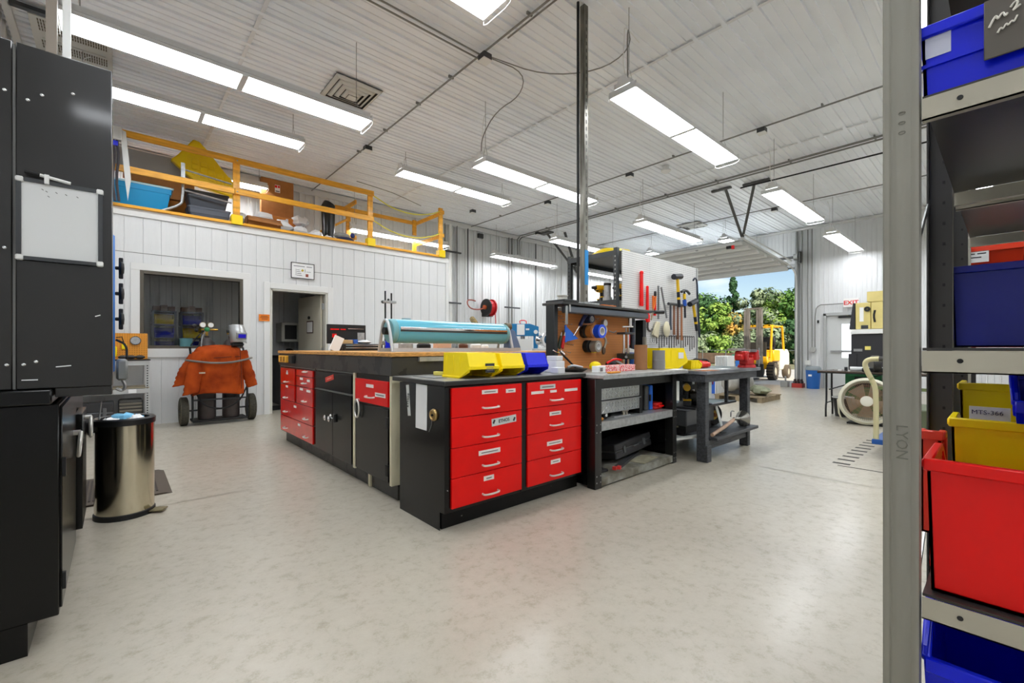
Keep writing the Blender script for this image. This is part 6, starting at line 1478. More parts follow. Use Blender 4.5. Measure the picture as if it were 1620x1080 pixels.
single(MB().tube([(9.68,3.7,4.42),(9.75,1.0,4.42),(9.8,-2.5,4.42)], .014, 6), 'conduit', blackm, 'thin dark rod under the ceiling joining the garage door hanger', 'rod')
t = thing('track_hanger', 'punched steel hanger struts behind the fixture over the black rack', 'bracket', (10.3,8.6,3.4))
MB().bar((10.3,8.6,3.35),(9.4,9.0,4.47),.06,.04).build('strut', an, t, world=True); MB().bar((10.3,8.6,3.35),(9.75,8.6,4.47),.06,.04).build('strut', an, t, world=True)
MB().box(9.3,9.5,8.8,9.2,4.44,4.48).build('foot_angle', an, t, world=True)
t = thing('torsion_spring', 'dark spring bracket and shaft at the top corner of the garage opening', 'door hardware', (14.4,4.0,3.5))
MB().cyl((14.30,3.88,3.66),(14.30,7.7,3.66),.014,n=8).build('shaft', an, t, world=True)
MB().box(14.25,14.42,3.86,3.90,3.50,3.80).build('end_plate', an, t, world=True); MB().cyl((14.30,3.92,3.66),(14.30,4.02,3.66),.09,n=20).build('cable_drum', steel, t, world=True)
MB().cyl((14.30,4.05,3.66),(14.30,4.9,3.66),.035,n=12).build('spring', an, t, world=True)
# services on the far wall
for y,z0,r,lb in ((3.62,1.12,.014,'conduit dropping to the round box beside the EXIT door'),(3.72,.72,.016,'conduit dropping to the white box above the blue bin'),(3.98,.05,.03,'grey pipe standing at the garage door jamb'),(3.86,.05,.02,'thin pipe next to the garage door jamb')):
    single(MB().cyl((14.43,y,z0),(14.43,y,4.40),r,n=8), 'wall_pipe', cond, lb, 'pipe')
single(MB().tube([(14.43,3.55,1.12),(14.43,3.55,2.15),(14.43,3.45,2.28),(14.43,3.3,2.28),(14.43,2.90,2.28)], .012, 6, smooth=1), 'wall_pipe', cond, 'bent conduit leading to the EXIT sign', 'pipe')
single(MB().cyl((14.46,3.6,1.05),(14.40,3.6,1.05),.075,n=14), 'round_box', M('box_lgrey',(176,176,172),.5), 'round grey outlet box on the far wall beside the EXIT door', 'junction box')
single(MB().box(14.40,14.47,3.66,3.78,.62,.75), 'white_box', white, 'white outlet box on the far wall above the blue bin', 'junction box')
single(MB().box(14.42,14.46,3.46,3.50,1.78,1.86), 'pull_station', blackm, 'small black fitting on the bent conduit near the EXIT door', 'fitting')
t = thing('exit_sign', 'white EXIT sign with red letters above the far door', 'exit sign', (14.40,2.74,2.19))
MB().box(14.38,14.45,2.57,2.90,2.17,2.40).build('sign_box', M('sign_white',(238,236,232),.4), t, world=True, bev=.006)
text('EXIT', .155, M('exit_red',(220,20,24),.4), t, (14.374,2.735,2.282), FACE_W, name='lettering', bold=.003)
# blue bin and friends
t = thing('blue_waste_bin', 'blue plastic waste bin with grey lid by the EXIT door', 'waste bin', (14.05,3.50,0))
MB().lathe([(0,0),(.145,0),(.175,.50),(0,.50)], n=24).build('tub', M('bin_blue',(20,92,170),.4), t)
MB().lathe([(.185,.50),(.185,.545),(.15,.60),(0,.61)], n=24, cap=False).build('lid', M('lid_grey',(140,148,152),.5), t)
MB().cbox((-.165,.03,.36),(.01,.08,.05)).build('round_mark', paper, t)
t = thing('bottle_crate', 'red crate of dark bottles at the foot of the garage door jamb', 'crate', (14.1,3.86,0))
for b in ((14.0,14.25,3.74,4.0,0,.02),(14.0,14.01,3.74,4.0,.02,.12),(14.24,14.25,3.74,4.0,.02,.12),(14.0,14.25,3.99,4.0,.02,.12),(14.0,14.25,3.74,3.75,.02,.12)): MB().box(*b).build('crate_side', M('crate_red',(176,50,40),.5), t, world=True)
for i in range(3):
    for j in range(3): single(MB().lathe([(0,0),(.03,0),(.03,.13),(.012,.17),(.012,.21),(0,.21)], (14.05+.075*i,3.79+.08*j,.022), n=10), 'bottle', M('bottle_dark',(50,36,34),.2), 'dark bottle in the red crate by the door jamb', 'bottle', 'bottles in the red crate')
single(MB().box(14.0,14.2,4.10,4.28,0,.16).box(14.08,14.12,4.16,4.20,.16,.30), 'door_stop', M('stop_grey',(150,150,146),.6), 'grey block with upright handle in the garage opening', 'weight', bev=.006)
# tape marks
t = thing('floor_tape', 'black dashed tape line on the floor before the platform cart', 'floor tape', (5.8,1.0,0))
for i in range(9):
    x = 5.12+.19*i; MB().box(x,x+.05,.985,1.12,.0005,.0015).build('marking_stripe', M('tape_black',(40,38,34),.7), t, world=True)
MB().box(5.03,5.05,.60,1.06,.0005,.0015).build('marking_stripe', M('tape_black'), t, world=True)
# folding table
t = thing('folding_table', 'brown-topped folding table with bent black tube legs', 'table', (8.7,1.2,0))
MB().box(8.33,9.08,.35,2.02,.715,.738).build('tabletop', M('table_brown',(74,60,48),.4), t, world=True, bev=.004)
MB().box(8.33,9.08,.35,2.02,.700,.714).build('apron', blackm, t, world=True)
tl = M('tube_black',(38,38,40),.4,.3)
for y in (1.94,.45):
    for x in (8.52,8.84): MB().tube([(x,y,.70),(x,y,.25),(x+(.05 if x>8.6 else -.04),y,.16),(x+(.05 if x>8.6 else -.04),y,0)], .014, 8, smooth=1).build('leg', tl, t, world=True)
    MB().tube([(8.52,y,.22),(8.84,y,.22)], .010, 6).build('cross_tube', tl, t, world=True)
MB().tube([(8.68,1.94,.42),(8.68,1.25,.70)], .010, 6).build('fold_brace', tl, t, world=True)
single(MB().cyl((8.45,1.62,.775),(8.62,.9,.775),.034,n=14), 'clear_tube', M('tube_white',(224,226,226),.3), 'white tube lying along the folding table', 'tube')
for i,(y,mt) in enumerate(((1.93,steel),(1.87,galv),(1.80,steel),(1.75,paper),(1.70,steel))): single(MB().box(8.42,8.48,y-.02,y+.02,.739,.752+.008*(i%2)), 'small_part', mt, 'small metal part on the near end of the folding table', 'part', 'small parts on the folding table')
single(MB().cyl((8.5,1.68,.739),(8.5,1.68,.80),.022,n=12), 'steel_cup', darkgrey, 'small dark cup beside the white tube on the folding table', 'cup')
t = thing('chop_saw', 'black round-guarded bench machine on the folding table', 'power tool', (8.45,1.32,.739))
MB().box(8.36,8.62,1.14,1.46,.739,.80).build('base', blackm, t, world=True, bev=.01)
MB().cyl((8.42,1.36,.85),(8.46,1.27,.85),.135,n=28).build('round_guard', M('guard_black',(34,32,32),.3), t, world=True, bev=.01)
MB().tube([(8.42,1.2,.95),(8.40,1.12,1.0),(8.4,1.03,.95)], .018, 8, smooth=1).build('handle', blackm, t, world=True)
# black bin, green cabinet, fan
t = thing('small_waste_bin', 'small black waste bin with pale liner under the folding table', 'waste bin', (8.72,1.76,0))
MB().lathe([(0,0),(.105,0),(.14,.30),(0,.30)], n=20).build('tub', blackm, t)
MB().lathe([(.135,.29),(.15,.30),(.145,.315),(.11,.30)], n=20, cap=False).build('liner_edge', M('liner',(180,180,176),.5), t)
t = thing('green_cabinet', 'green steel cabinet standing behind the folding table', 'cabinet', (9.4,1.6,0))
MB().box(9.2,9.6,1.35,1.83,0,.68).build('body', M('green_enamel',(30,96,54),.4), t, world=True, bev=.004); MB().box(9.19,9.2,1.5,1.7,.45,.62).build('dark_vent', blackm, t, world=True)
single(MB().box(9.15,9.35,1.10,1.33,.0,.66), 'wooden_box', M('box_tan',(150,116,84),.7), 'tan wooden box standing behind the floor fan', 'box')
t = thing('floor_fan', 'large cream drum fan with a brown radial grille on the floor', 'fan', (8.0,1.34,0))
fd = Vector((-1,-.17,.10)).normalized(); fc = Vector((8.0,1.34,.335))
fcr = M('fan_cream', (214,210,188), .5, var=.06)
MB().lathe([(.262,-.02),(.285,-.03),(.318,-.03),(.330,-.015),(.330,.10),(.300,.13),(.29,.13),(.275,.0)], fc, fd, n=48).build('drum_ring', fcr, t, world=True)
MB().lathe([(.27,-.05),(.29,-.06),(.29,-.08),(.27,-.07)], fc, fd, n=40, cap=False).build('back_ring', fcr, t, world=True)
m = MB(); a_ = fd.orthogonal().normalized(); b_ = fd.cross(a_)
for k in range(72):
    an_ = 2*PI*k/72; q = a_*math.cos(an_)+b_*math.sin(an_)
    m.bar(fc+fd*.10+q*.065, fc+fd*.085+q*.27, .0035, .0035, tuple(fd))
for r in (.12,.17,.22): m.tube([fc+fd*.10+(a_*math.cos(2*PI*k/30)+b_*math.sin(2*PI*k/30))*r for k in range(30)], .002, 4, closed=True)
m.build('grille', M('grille_brown',(160,126,92),.6), t, world=True)
MB().lathe([(0,.095),(.066,.095),(.074,.11),(.05,.125),(0,.125)], fc, fd, n=24).build('badge', M('badge_cream',(226,222,206),.4), t, world=True)
m = MB()
for k in range(5):
    an_ = 2*PI*k/5; q = a_*math.cos(an_)+b_*math.sin(an_); q2 = a_*math.cos(an_+.9)+b_*math.sin(an_+.9)
    m.add([fc+q*.05,fc+q2*.05+fd*.03,fc+q2*.25+fd*.05,fc+q*.25],[(0,1,2,3)])
m.build('blade', M('blade_grey2',(150,140,124),.5), t, world=True, thick=.003)
MB().lathe([(0,-.10),(.08,-.10),(.08,-.02),(0,-.02)], fc, fd, n=18).build('motor', darkgrey, t, world=True)
for s_ in (-1,1): MB().tube([(8.12,1.34+s_*.26,.02),(8.05,1.34+s_*.33,.06),(8.02,1.34+s_*.345,.335)], .012, 7, smooth=1).build('stand_tube', fcr, t, world=True)
MB().box(7.93,8.16,1.12,1.56,.0,.022).build('foot', blackm, t, world=True)
# platform cart
t = thing('platform_cart', 'cream tube handled platform cart with a blue steel deck', 'cart', (5.95,.5,0))
MB().box(5.66,6.55,.10,.91,.135,.185).build('deck', M('cart_blue',(24,84,160),.4,var=.15), t, world=True, bev=.006)
for x in (5.76,6.42):
    for y in (.22,.80):
        c_ = MB().box(x-.02,x+.02,y-.03,y+.03,.09,.135).build('caster_bracket', darkgrey, t, world=True); MB().cyl((x,y-.018,.052),(x,y+.018,.052),.052,n=18).build('caster_wheel', M('caster_grey',(120,120,118),.5), c_, world=True)
ch = M('handle_cream', (214,206,160), .45, col2=(150,170,100), scale=8, contrast=(.30,.36))
MB().tube([(5.70,.88,.18),(5.70,.88,.66),(5.69,.895,.74),(5.67,.955,.88),(5.665,.965,.95),(5.66,.93,.985),(5.66,.85,.99)], .024, 10, smooth=2).build('handle_tube', ch, t, world=True)
MB().tube([(5.66,.85,.99),(5.66,.72,.985),(5.66,.60,.93),(5.67,.5,.88)], .026, 10, smooth=1).build('black_grip', M('grip_cart',(70,68,62),.5), t, world=True)
MB().tube([(5.67,.5,.88),(5.70,.16,.66),(5.70,.13,.18)], .024, 10).build('handle_tube', ch, t, world=True)
MB().bar((5.70,.88,.70),(5.70,.14,.70),.02,.03).build('cross_bar', M('cross_green',(110,124,80),.5), t, world=True)
single(MB().box(5.75,6.4,.15,.74,.187,.50), 'crate', M('crate_green',(92,100,74),.7), 'dull green crate standing on the blue platform cart', 'crate', bev=.01)
# cream machine on black cabinet
t = thing('cream_machine', 'cream enamel machine with a black dial on a black cabinet by the EXIT door', 'machine', (11.3,1.7,0))
crm = M('machine_cream', (222,204,130), .45, var=.05)
MB().box(11.0,11.9,1.78,2.02,1.47,1.99).build('main_housing', crm, t, world=True, bev=.008)
MB().box(10.98,11.9,1.20,1.77,1.47,1.99).build('door_housing', crm, t, world=True, bev=.008)
MB().box(11.0,11.8,1.30,1.84,2.0,2.20).build('top_box', crm, t, world=True, bev=.006)
MB().prism([(2.03,1.47),(2.12,1.47),(2.06,1.99),(2.03,1.99)], lambda u,v:(10.99,u,v), lambda u,v:(11.8,u,v)).build('black_side', M('machine_black',(40,40,44),.4), t, world=True)
MB().lathe([(.014,0),(.05,0),(.05,.012),(.014,.012)], (10.98,1.83,1.86), (-1,0,0), n=20).build('dial', blackm, t, world=True)
MB().box(10.996,11.0,1.89,1.955,1.62,1.90).build('instruction_card', paper, t, world=True)
MB().box(10.99,11.0,1.82,1.93,1.475,1.545).build('dark_slot', darkgrey, t, world=True)
MB().tube([(10.97,1.71,1.83),(10.965,1.73,1.72),(10.965,1.71,1.60)], .016, 6, smooth=1).build('black_handle', blackm, t, world=True)
MB().box(10.95,11.95,1.15,2.09,1.375,1.465).build('white_slab', white, t, world=True, bev=.006)
MB().box(11.0,11.9,1.2,2.09,0,1.37).build('black_base', M('machine_black'), t, world=True, bev=.006)
MB().box(10.98,11.3,2.0,2.13,0,.98).build('side_box', M('machine_black'), t, world=True, bev=.004)
MB().box(10.995,11.0,1.91,2.05,1.03,1.08).build('maker_plate', steel, t, world=True); MB().box(10.995,11.0,1.78,1.87,1.06,1.13).build('yellow_note', M('note_yellow',(226,210,110),.6), t, world=True)
# things beyond the timber bench
t = thing('ribbed_cabinet', 'white vertically ribbed cabinet on the floor beyond the timber bench', 'cabinet', (10.3,4.3,0))
MB().box(10.12,10.5,4.14,4.42,.02,.92).build('body', white, t, world=True, bev=.005)
m = MB()
for k in range(7): m.box(10.108,10.12,4.15+.038*k,4.17+.038*k,.05,.9)
m.build('rib_pattern', M('rib_grey',(180,182,182),.5), t, world=True)
t = thing('air_tank', 'grey horizontal tank on the pallet beyond the timber bench', 'tank', (9.9,3.95,.13))
MB().lathe([(0,-.36),(.12,-.35),(.19,-.28),(.20,-.2),(.20,.2),(.19,.28),(.12,.35),(0,.36)], (9.9,3.85,.38), (.97,-.25,0), n=28).build('shell', M('tank_grey',(168,166,160),.4,.4,var=.15), t, world=True)
for x in (9.7,10.1): MB().box(x-.02,x+.02,3.72,3.98,.135,.22).build('saddle', darkgrey, t, world=True)
t = thing('steel_post', 'grey steel post with painted numerals at the tank', 'post', (9.6,3.5,.13))
MB().box(9.62,9.70,3.60,3.68,.13,.78).build('post_body', M('post_steel',(120,122,120),.5,.4), t, world=True)
text('151', .10, paper, t, (9.615,3.64,.62), FACE_W)
t = thing('pallet', 'wooden pallet under the grey tank beyond the timber bench', 'pallet', (10.05,3.7,0))
pw = M('pallet_wood',(140,124,98),.8,var=.2)
for y in (3.24,3.66,4.08): MB().box(9.55,10.6,y,y+.09,0,.09).build('bearer', pw, t, world=True)
for k in range(6): MB().box(9.55+.185*k,9.68+.185*k,3.22,4.19,.092,.112).build('deck_slat', pw, t, world=True)
single(crumple((9.95,3.42,.22),.20,120,.5), 'tarp_bundle', M('tarp_olive',(138,142,116),.8,var=.2), 'pale olive tarp bundle lying on the pallet', 'tarp', ang=18)
single(MB().box(10.7,10.9,4.5,4.75,0,.30), 'blue_crate', M('crate_blue',(30,90,190),.4), 'blue crate on the floor beyond the timber bench', 'crate')
# ---------------------------------------------------------------- grey shelving at the camera
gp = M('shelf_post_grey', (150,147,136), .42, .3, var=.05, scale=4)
gb_ = M('shelf_beam_tan', (186,180,162), .4, .35, var=.06, scale=5)
gd = M('shelf_deck_dark', (62,60,58), .3, .4)
def shelving(X0, X1, Y1, zs, label, y0=-.62, near=False):
    t = thing('steel_shelving', label, 'shelving', ((X0+X1)/2,(y0+Y1)/2,0))
    for x,sx in ((X0,1),(X1,-1)):
        for y,sy in ((Y1,-1),(y0,1)):
            m = MB()
            if near and x == X0 and y == Y1:      # rolled face with two shallow ribs
                w = .0445; t0 = -.002
                prof = [(0,.008),(.002,0),(.008,0),(.010,.0018),(.013,.0018),(.0155,0),(.029,0),(.0315,.0018),(.0345,.0018),(.037,0),(w-.002,0),(w,.006)]
                m.prism([(Y1-a,x+b) for a,b in prof]+[(Y1-a,x+b+.002) for a,b in prof[::-1]], lambda u,v:(v,u,0), lambda u,v:(v,u,2.7))
                m.box(x+.002,x+.040,Y1-.003,Y1,0,2.7)
            else:
                m.box(min(x,x+sx*.003),max(x,x+sx*.003),min(y,y+sy*.042),max(y,y+sy*.042),0,2.7)
                m.box(min(x,x+sx*.040),max(x,x+sx*.040),min(y,y+sy*.003),max(y,y+sy*.003),0,2.7)
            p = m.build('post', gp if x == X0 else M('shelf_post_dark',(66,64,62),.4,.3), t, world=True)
            if near and x == X0 and y == Y1:
                R90 = Matrix(((0,0,-1,0),(0,-1,0,0),(-1,0,0,0),(0,0,0,1)))
                em = M('emboss_grey',(118,116,106),.4,.3)
                text('LYON', .020, em, p, (x-.0004,Y1-.0225,.955), R90, ext=.0004)
                for z_ in (1.46,1.445,1.43): text('0', .013, em, p, (x-.0004,Y1-.0225,z_), R90, ext=.0003)
            elif x == X1:
                m = MB()
                for k in range(22): m.box(x-.0045,x-.003,y+sy*.028-.0025,y+sy*.028+.0025,.55+.05*k,.557+.05*k)
                m.build('slot_hole', blackm, p, world=True)['kind'] = 'stuff'
    for z in zs:
        s_ = MB().box(X0+.004,X1-.004,y0,Y1-.046,z-.004,z).build('shelf', gd, t, world=True)
        for x,o in ((X0,0),(X1,-.0025)):
            MB().box(x+o+.0005,x+o+.003,y0,Y1-.0455,z-.037,z-.0045).box(x+o+.0005,x+o+(.014 if o==0 else -.012),y0,Y1-.0455,z-.037,z-.035).build('beam', gb_, s_, world=True)
        for y in (.045,-.30):
            MB().cyl((X0-.0008,y,z-.019),(X0+.0008,y,z-.019),.0034,n=14).build('bolt_hole', blackm, s_, world=True)
    for z0,z1 in ((1.09,1.46),(.35,.73),(1.83,2.2)):
        MB().bar((X0+.03,Y1-.002,z0),(X1-.01,Y1-.002,z1),.003,.016,(1,0,0)).build('brace', steel, t, world=True)
    return t
ZS = (.476,.732,1.10,1.477,1.856,2.3)
ZS1 = (.10,.476,.732,1.10,1.477,1.856,2.3)
shelving(.90, 1.51, .131, ZS1, 'grey steel shelving unit closest to the camera with embossed post', near=True)
shelving(1.55, 2.16, .131, ZS1, 'second grey shelving unit standing behind the closest one')
shelving(3.10, 3.62, .16, (.10,.73,1.10,1.50,2.1), 'distant shelving unit across the aisle holding orange-red bins')
def sbin(mat, xb, yl, z, W, H, L, label, rz=PI, front=.5):
    """bin whose side facing the camera is at x = xb and whose edge is at y = yl"""
    return make_bin(mat, L, W, H, (xb+L/2, yl-W/2, z), rz, label, front=front)
sbin(redp, .922, .082, .734, .205, .195, .27, 'big red bin at the front of the shelf, its tall flat face outward')
sbin(yellow, 1.265, .076, .734, .20, .222, .20, 'yellow bin with a handwritten card, behind the big red bin')
b = thing('label_card', 'handwritten white card on the yellow bin behind the red one', 'label', (1.44,.0,.93))
o = MB().box(1.448,1.450,-.005,.058,.928,.968).build('card', paper, b, world=True)
text('MTS-366', .0135, M('pen_blue',(70,66,100),.8), b, (1.447,.030,.955), FACE_W, ext=.0002)
sbin(yellow, 1.60, .080, .734, .20, .275, .24, 'tall yellow bin farther back, standing on the second unit')
sbin(M('red_orange',(214,52,24),.4), 1.20, .116, .734, .03, .20, .06, 'narrow red lip of a bin showing beside the yellow one')
sbin(bluep, 1.235, -.008, .958, .14, .088, .20, 'small blue bin stacked on the yellow one, its opening outward', rz=0, front=.45)
sbin(M('deep_blue',(4,24,150),.32), 1.572, .094, 1.102, .22, .198, .28, 'big deep blue bin at eye level on the second unit')
t = sbin(M('blue_plastic'), .922, .088, 1.479, .125, .106, .26, 'blue bin on the upper shelf, first at the post', front=.5)
MB().box(.125,.134,-.062,.060,.046,.051).build('ridge', bluep, t)
MB().box(.1305,.1315,-.058,-.030,.060,.098).build('clear_sticker', M('sticker_pale',(206,208,226),.3), t)
t = sbin(bluep, .922, -.040, 1.479, .125, .106, .26, 'blue bin on the upper shelf beyond the one at the post', front=.5)
t = thing('shelf_card', 'dark grey card with white handwriting hung on the upper blue bins', 'label', (.91,-.02,1.50))
MB().box(.908,.911,-.085,.022,1.503,1.585).build('card', M('card_charcoal',(98,92,84),.6), t, world=True, bev=.001)
wh = M('chalk_white',(236,232,220),.7)
def scrawl(pts, r=.0013): return MB().tube([(.9065,y,z) for y,z in pts], r, 6, smooth=2).build('handwriting', wh, t, world=True)
scrawl([(.017,1.5455),(.013,1.555),(.010,1.5595),(.009,1.552),(.004,1.5615),(.002,1.553),(.0,1.557)])
scrawl([(-.003,1.563),(-.007,1.569),(-.010,1.567),(-.007,1.560),(-.004,1.557),(-.012,1.562)])
scrawl([(.009,1.534),(.006,1.541),(.004,1.536),(.001,1.544),(-.001,1.539),(-.004,1.545),(-.006,1.541),(-.009,1.549)], .0011)
sbin(M('blue_plastic'), .922, .086, .478, .17, .205, .27, 'blue bin on the lowest visible shelf, its low front outward', rz=0, front=.72)
sbin(M('blue_plastic'), .922, -.092, .478, .17, .205, .27, 'second blue bin on the lowest visible shelf', rz=0, front=.72)
so_ = M('scarlet_orange',(236,62,24),.4)
t = make_bin(so_, .36, .20, .175, (3.36,.045,1.502), 0, 'orange-red bin with a printed card on the distant shelving', front=.5)
o = MB().box(-.186,-.182,.015,.098,.02,.075).build('card', paper, t)
for y0_,y1_,z_ in ((.062,.094,.060),(.024,.054,.060),(.040,.078,.042)): MB().box(-.1875,-.186,y0_,y1_,z_,z_+.005).build('card_scribble', ink, o)
make_bin(yellow, .36, .20, .165, (3.36,-.17,1.502), 0, 'yellow bin next to the orange-red one on the distant shelving')
single(MB().box(3.2,3.5,-.42,-.29,1.502,1.66), 'small_carton', M('carton_tan',(160,116,60),.7), 'tan carton next to the yellow bin on the distant shelving', 'carton')
make_bin(redp, .36, .2, .16, (3.36,.045,1.102), 0, 'red bin on the middle shelf of the distant shelving')
make_bin(bluep, .36, .2, .16, (3.36,-.18,1.102), 0, 'blue bin on the middle shelf of the distant shelving')
# ---------------------------------------------------------------- outside
gr = M('apron_concrete', (206,200,186), .85, var=.06, scale=2)
g_ = MB(); g_.add([(14.72,-30,-.02),(26,-30,-.02),(26,60,-.02),(14.72,60,-.02)],[(0,1,2,3)]); struct(g_.build('ground', gr))
g_ = MB(); g_.add([(26,-60,-.03),(120,-60,-.03),(120,110,-.03),(26,110,-.03)],[(0,1,2,3)]); struct(g_.build('ground_field', M('field_grass',(120,124,84),.95,col2=(150,138,108),scale=1.5)))
# forklift
t = thing('forklift', 'yellow forklift parked on the concrete outside the open garage door', 'forklift', (17.6,5.95,0))
fy = M('forklift_yellow', (246,180,0), .4); fwm = M('counterweight_cream', (226,220,200), .5); mst = M('mast_grey', (140,130,118), .5, .4, var=.15)
for y in (5.45,6.35):
    for x,r,w_ in ((17.05,.31,.11),(18.5,.25,.09)):
        q = MB().lathe([(r*.5,-w_),(r*.92,-w_),(r,-w_*.7),(r,w_*.7),(r*.92,w_),(r*.5,w_)], (x,y,r-.02), (0,1,0), n=28).build('wheel', M('tyre_dusty',(96,84,68),.9), t, world=True)
        MB().lathe([(0,-w_*.7),(r*.52,-w_*.8),(r*.52,w_*.8),(0,w_*.7)], (x,y,r-.02), (0,1,0), n=20).build('rim', M('rim_cream',(196,186,160),.6), q, world=True)
        if x < 18:
            m = MB()
            for k in range(18):
                a = 2*PI*k/18; m.cbox((x+r*math.cos(a),y,r-.02+r*math.sin(a)),(.03,w_*1.9,.035),(0,-a,0))
            m.build('tread', rubber, q, world=True)
MB().prism([(16.85,.35),(17.35,.35),(17.35,.62),(18.0,.62),(18.0,.95),(17.35,.95),(17.2,.80),(16.85,.80)], lambda u,v:(u,5.55,v), lambda u,v:(u,6.25,v)).build('chassis', fy, t, world=True, bev=.02)
MB().prism([(17.95,.30),(18.8,.30),(18.95,.5),(18.95,.92),(18.75,1.05),(17.95,1.05)], lambda u,v:(u,5.48,v), lambda u,v:(u,6.32,v)).build('counterweight', fwm, t, world=True, bev=.04, seg=2)
MB().box(17.35,18.0,5.50,6.30,.62,1.02).build('hood', fy, t, world=True, bev=.03)
MB().box(16.86,16.92,5.6,6.2,.8,1.3).build('dash_panel', M('dash_dark',(60,54,44),.6), t, world=True)
MB().box(17.5,17.95,5.65,6.15,1.02,1.14).build('seat', blackm, t, world=True, bev=.03); MB().box(17.88,18.02,5.65,6.15,1.12,1.50).build('seat_back', blackm, t, world=True, bev=.03)
for y in (5.50,6.24):
    MB().tube([(17.0,y,.75),(17.12,y,1.84),(17.2,y,1.88)], .04, 8).build('guard_post', fy, t, world=True)
    MB().tube([(18.35,y,1.0),(18.2,y,1.80),(18.12,y,1.88)], .04, 8).build('guard_post', fy, t, world=True)
for k in range(5): MB().box(16.95,18.2,5.50+.18*k,5.55+.18*k,1.86,1.90).build('guard_slat', fy, t, world=True)
MB().box(16.95,17.0,5.48,6.28,1.84,1.91).box(18.18,18.23,5.48,6.28,1.84,1.91).build('guard_rail', fy, t, world=True)
for y in (5.58,5.98):
    for o,w_ in ((0,.09),(.10,.07)): MB().box(16.38,16.52,y+o,y+o+w_,.10,2.46-o*.6).build('mast_rail', mst, t, world=True)
for z in (2.42,1.75,.9): MB().box(16.40,16.48,5.58,6.16,z,z+.06).build('mast_crossbar', mst, t, world=True)
for y in (5.66,6.02): MB().tube([(16.44,y,.2),(16.44,y,1.7)], .022, 8).build('lift_cylinder', steel, t, world=True)
MB().box(16.28,16.36,5.5,6.24,.12,.55).build('carriage', blackm, t, world=True)
for y in (5.62,6.02): MB().box(15.3,16.3,y,y+.1,.03,.07).build('fork', blackm, t, world=True)
MB().tube([(17.15,5.88,.85),(17.35,5.88,1.25)], .015, 6).build('steering_column', blackm, t, world=True)
# low equipment and fence
for i,(b,mt,lb) in enumerate((((27,28.4,9.2,10.6,0,.35),M('equip_blue',(40,96,170),.5),'blue low equipment on the yard beyond the forklift'),((27,28.4,9.1,10.7,.36,.60),M('equip_orange',(226,150,40),.5),'orange load stacked on the blue equipment outside'),((27,28.4,9.0,10.8,.61,.72),M('equip_green',(40,120,90),.5),'thin green sheet on top of the orange load outside'))):
    single(MB().box(*b), 'yard_load', mt, lb, 'load')
t = thing('wire_fence', 'grey mesh fence with a brown screen along the far side of the yard', 'fence', (30,17,0))
for k in range(14): MB().cyl((31,8+1.6*k,0),(31,8+1.6*k,.95),.03,n=6).build('fence_post', steel, t, world=True)
MB().box(31.0,31.02,12.2,28.8,.05,.75).build('screen_panel', M('screen_brown',(120,96,76),.9,var=.2,scale=3), t, world=True)
MB().cyl((31,8,.93),(31,28.8,.93),.02,n=6).build('top_rail', steel, t, world=True)
# trees
def leafmat(n, c1, c2, c3=None): return M(n, c1, .7, col2=c2, scale=1.1, detail=6, contrast=(.38,.62), spec=.2)
LM = [leafmat('leaf_mid',(120,158,72),(66,104,48)), leafmat('leaf_light',(172,196,92),(100,140,60)), leafmat('leaf_dark',(74,110,66),(44,72,46)), leafmat('leaf_grey',(158,170,132),(96,116,82)), leafmat('leaf_autumn',(220,170,84),(150,150,80))]
bark = M('bark', (96,84,70), .9, var=.2)
def crown_mesh(name, mat, w, h, n, seed, ls=.16, clumps=26, spire=False):
    rd = random.Random(seed); vs = []; fs = []
    cl = []
    for i in range(clumps):
        q = rd.random()
        if spire: z = h*(.08+.92*q); r = w*.5*(1-q)*rd.uniform(.5,1)
        else: z = h*(.15+.75*q); r = w*.5*math.sqrt(max(.05,1-(2*q-1)**2))*rd.uniform(.3,1)
        a = rd.uniform(0,2*PI); cl.append((r*math.cos(a), r*math.sin(a), z, rd.uniform(.5,1)*w*(.10 if spire else .19)))
    for i in range(n):
        c = cl[rd.randrange(len(cl))]
        d = Vector((rd.gauss(0,1),rd.gauss(0,1),rd.gauss(0,.8))); d.normalize(); p = Vector(c[:3])+d*c[3]*rd.uniform(.55,1.1)
        nrm = (d+Vector((rd.uniform(-.6,.6),rd.uniform(-.6,.6),rd.uniform(-.2,.8)))).normalized()
        a = nrm.orthogonal().normalized(); b = nrm.cross(a); an_ = rd.uniform(0,PI); a, b = a*math.cos(an_)+b*math.sin(an_), b*math.cos(an_)-a*math.sin(an_)
        s = ls*rd.uniform(.5,1.2); o = len(vs); vs += [tuple(p-a*s),tuple(p+b*s*.6),tuple(p+a*s),tuple(p-b*s*.6)]; fs.append((o,o+1,o+2,o+3))
    me = bpy.data.meshes.new(name); me.from_pydata(vs,[],fs); me.materials.append(mat); return me, cl
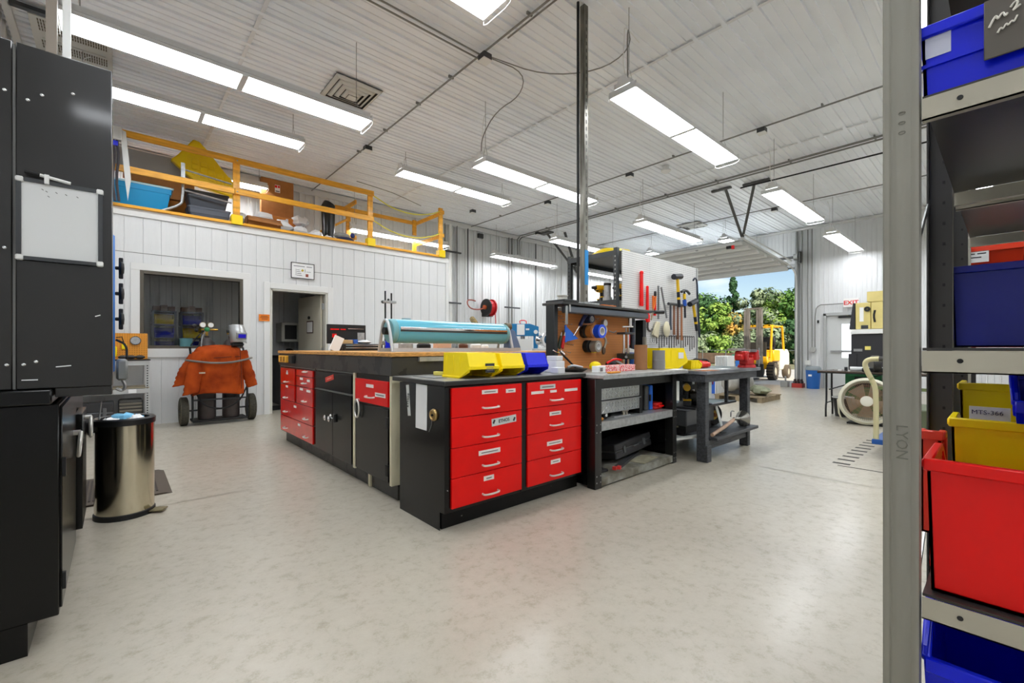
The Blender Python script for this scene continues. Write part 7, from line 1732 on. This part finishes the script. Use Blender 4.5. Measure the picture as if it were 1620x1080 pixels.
def tree(x, y, w, h, base, mi, seed, label, n=5200, trunk=True, spire=False, name='tree'):
    t = thing(name, label, 'tree' if trunk else 'shrub', (x,y,-.03))
    me, cl = crown_mesh('foliage', LM[mi], w, h, n, seed, spire=spire, clumps=60 if spire else 34)
    o = bpy.data.objects.new('foliage', me); COL.objects.link(o); o.parent = t; o.location = (0,0,base)
    if trunk:
        MB().tube([(0,0,0),(.05,.03,base+h*.4),(.0,.0,base+h*.97 if spire else base+h*.7)], lambda q: .16*(1-.75*q), 8).build('trunk', bark, t)
        for i,c in enumerate(cl[:7]): MB().tube([(.03,.0,base+h*.15*(1+i*.3)),(c[0]*.6,c[1]*.6,base+c[2]*.9),(c[0],c[1],base+c[2])], lambda q: .05*(1-.8*q), 6).build('branch', bark, t)
    return t
tree(36,16.2,3.6,4.6,1.0,2,1,'dark open crowned tree at the far side beside the white pegboard',n=3000)
tree(35,15.2,2.6,3.2,1.5,1,2,'pale green tree between the dark one and the conifer', n=2600)
tree(37,14.7,2.0,5.9,1.0,2,3,'tall narrow conifer rising above the other trees', spire=True, n=5200)
tree(36.5,12.7,3.6,4.3,1.5,3,4,'greyish tree just behind the forklift mast',n=4200)
tree(37,11.4,3.2,4.0,1.2,1,5,'bright green tree over the forklift roof')
tree(38,10.2,3.8,4.8,1.0,0,6,'mid green tree at the jamb side of the opening')
tree(39,18.8,5.0,5.2,1.0,0,7,'mid green tree mostly hidden by the white pegboard')
tree(35.5,14.0,2.4,2.4,1.4,4,8,'tree with autumn coloured leaves under the conifer', n=2600)
tree(39,13.4,4.4,3.6,1.2,1,9,'light green tree seen through the gap behind the conifer', n=3600)
for i,(x,y,w,h,mi,lb) in enumerate(((33,15.4,3.6,2.2,3,'grey-green bush row end near the pegboard'),(33,13.8,3.2,2.0,1,'light bush between the fence and the conifer'),(33.5,12.3,3.2,2.2,3,'greyish bush behind the forklift mast base'),(34,10.9,3.0,3.0,3,'tall grey bush behind the forklift seat'),(34.5,9.6,3.4,3.3,2,'dark bush beside the garage jamb'),(34,17.2,3.8,2.3,2,'dark bush hidden at the pegboard side'))):
    tree(x,y,w,h,.0,mi,20+i,lb,n=3800,trunk=False,name='bush')
m = MB(); 
for i in range(10): m.sphere((60+i%3,4+4.2*i,1.8),3.6,14,8,(1,1,1.0+.25*math.sin(i*2)))
o = m.build('treeline', leafmat('leaf_far',(84,108,66),(52,76,48))); tag(o,'distant dark band of woods behind the nearer trees','woods'); o['kind'] = 'stuff'
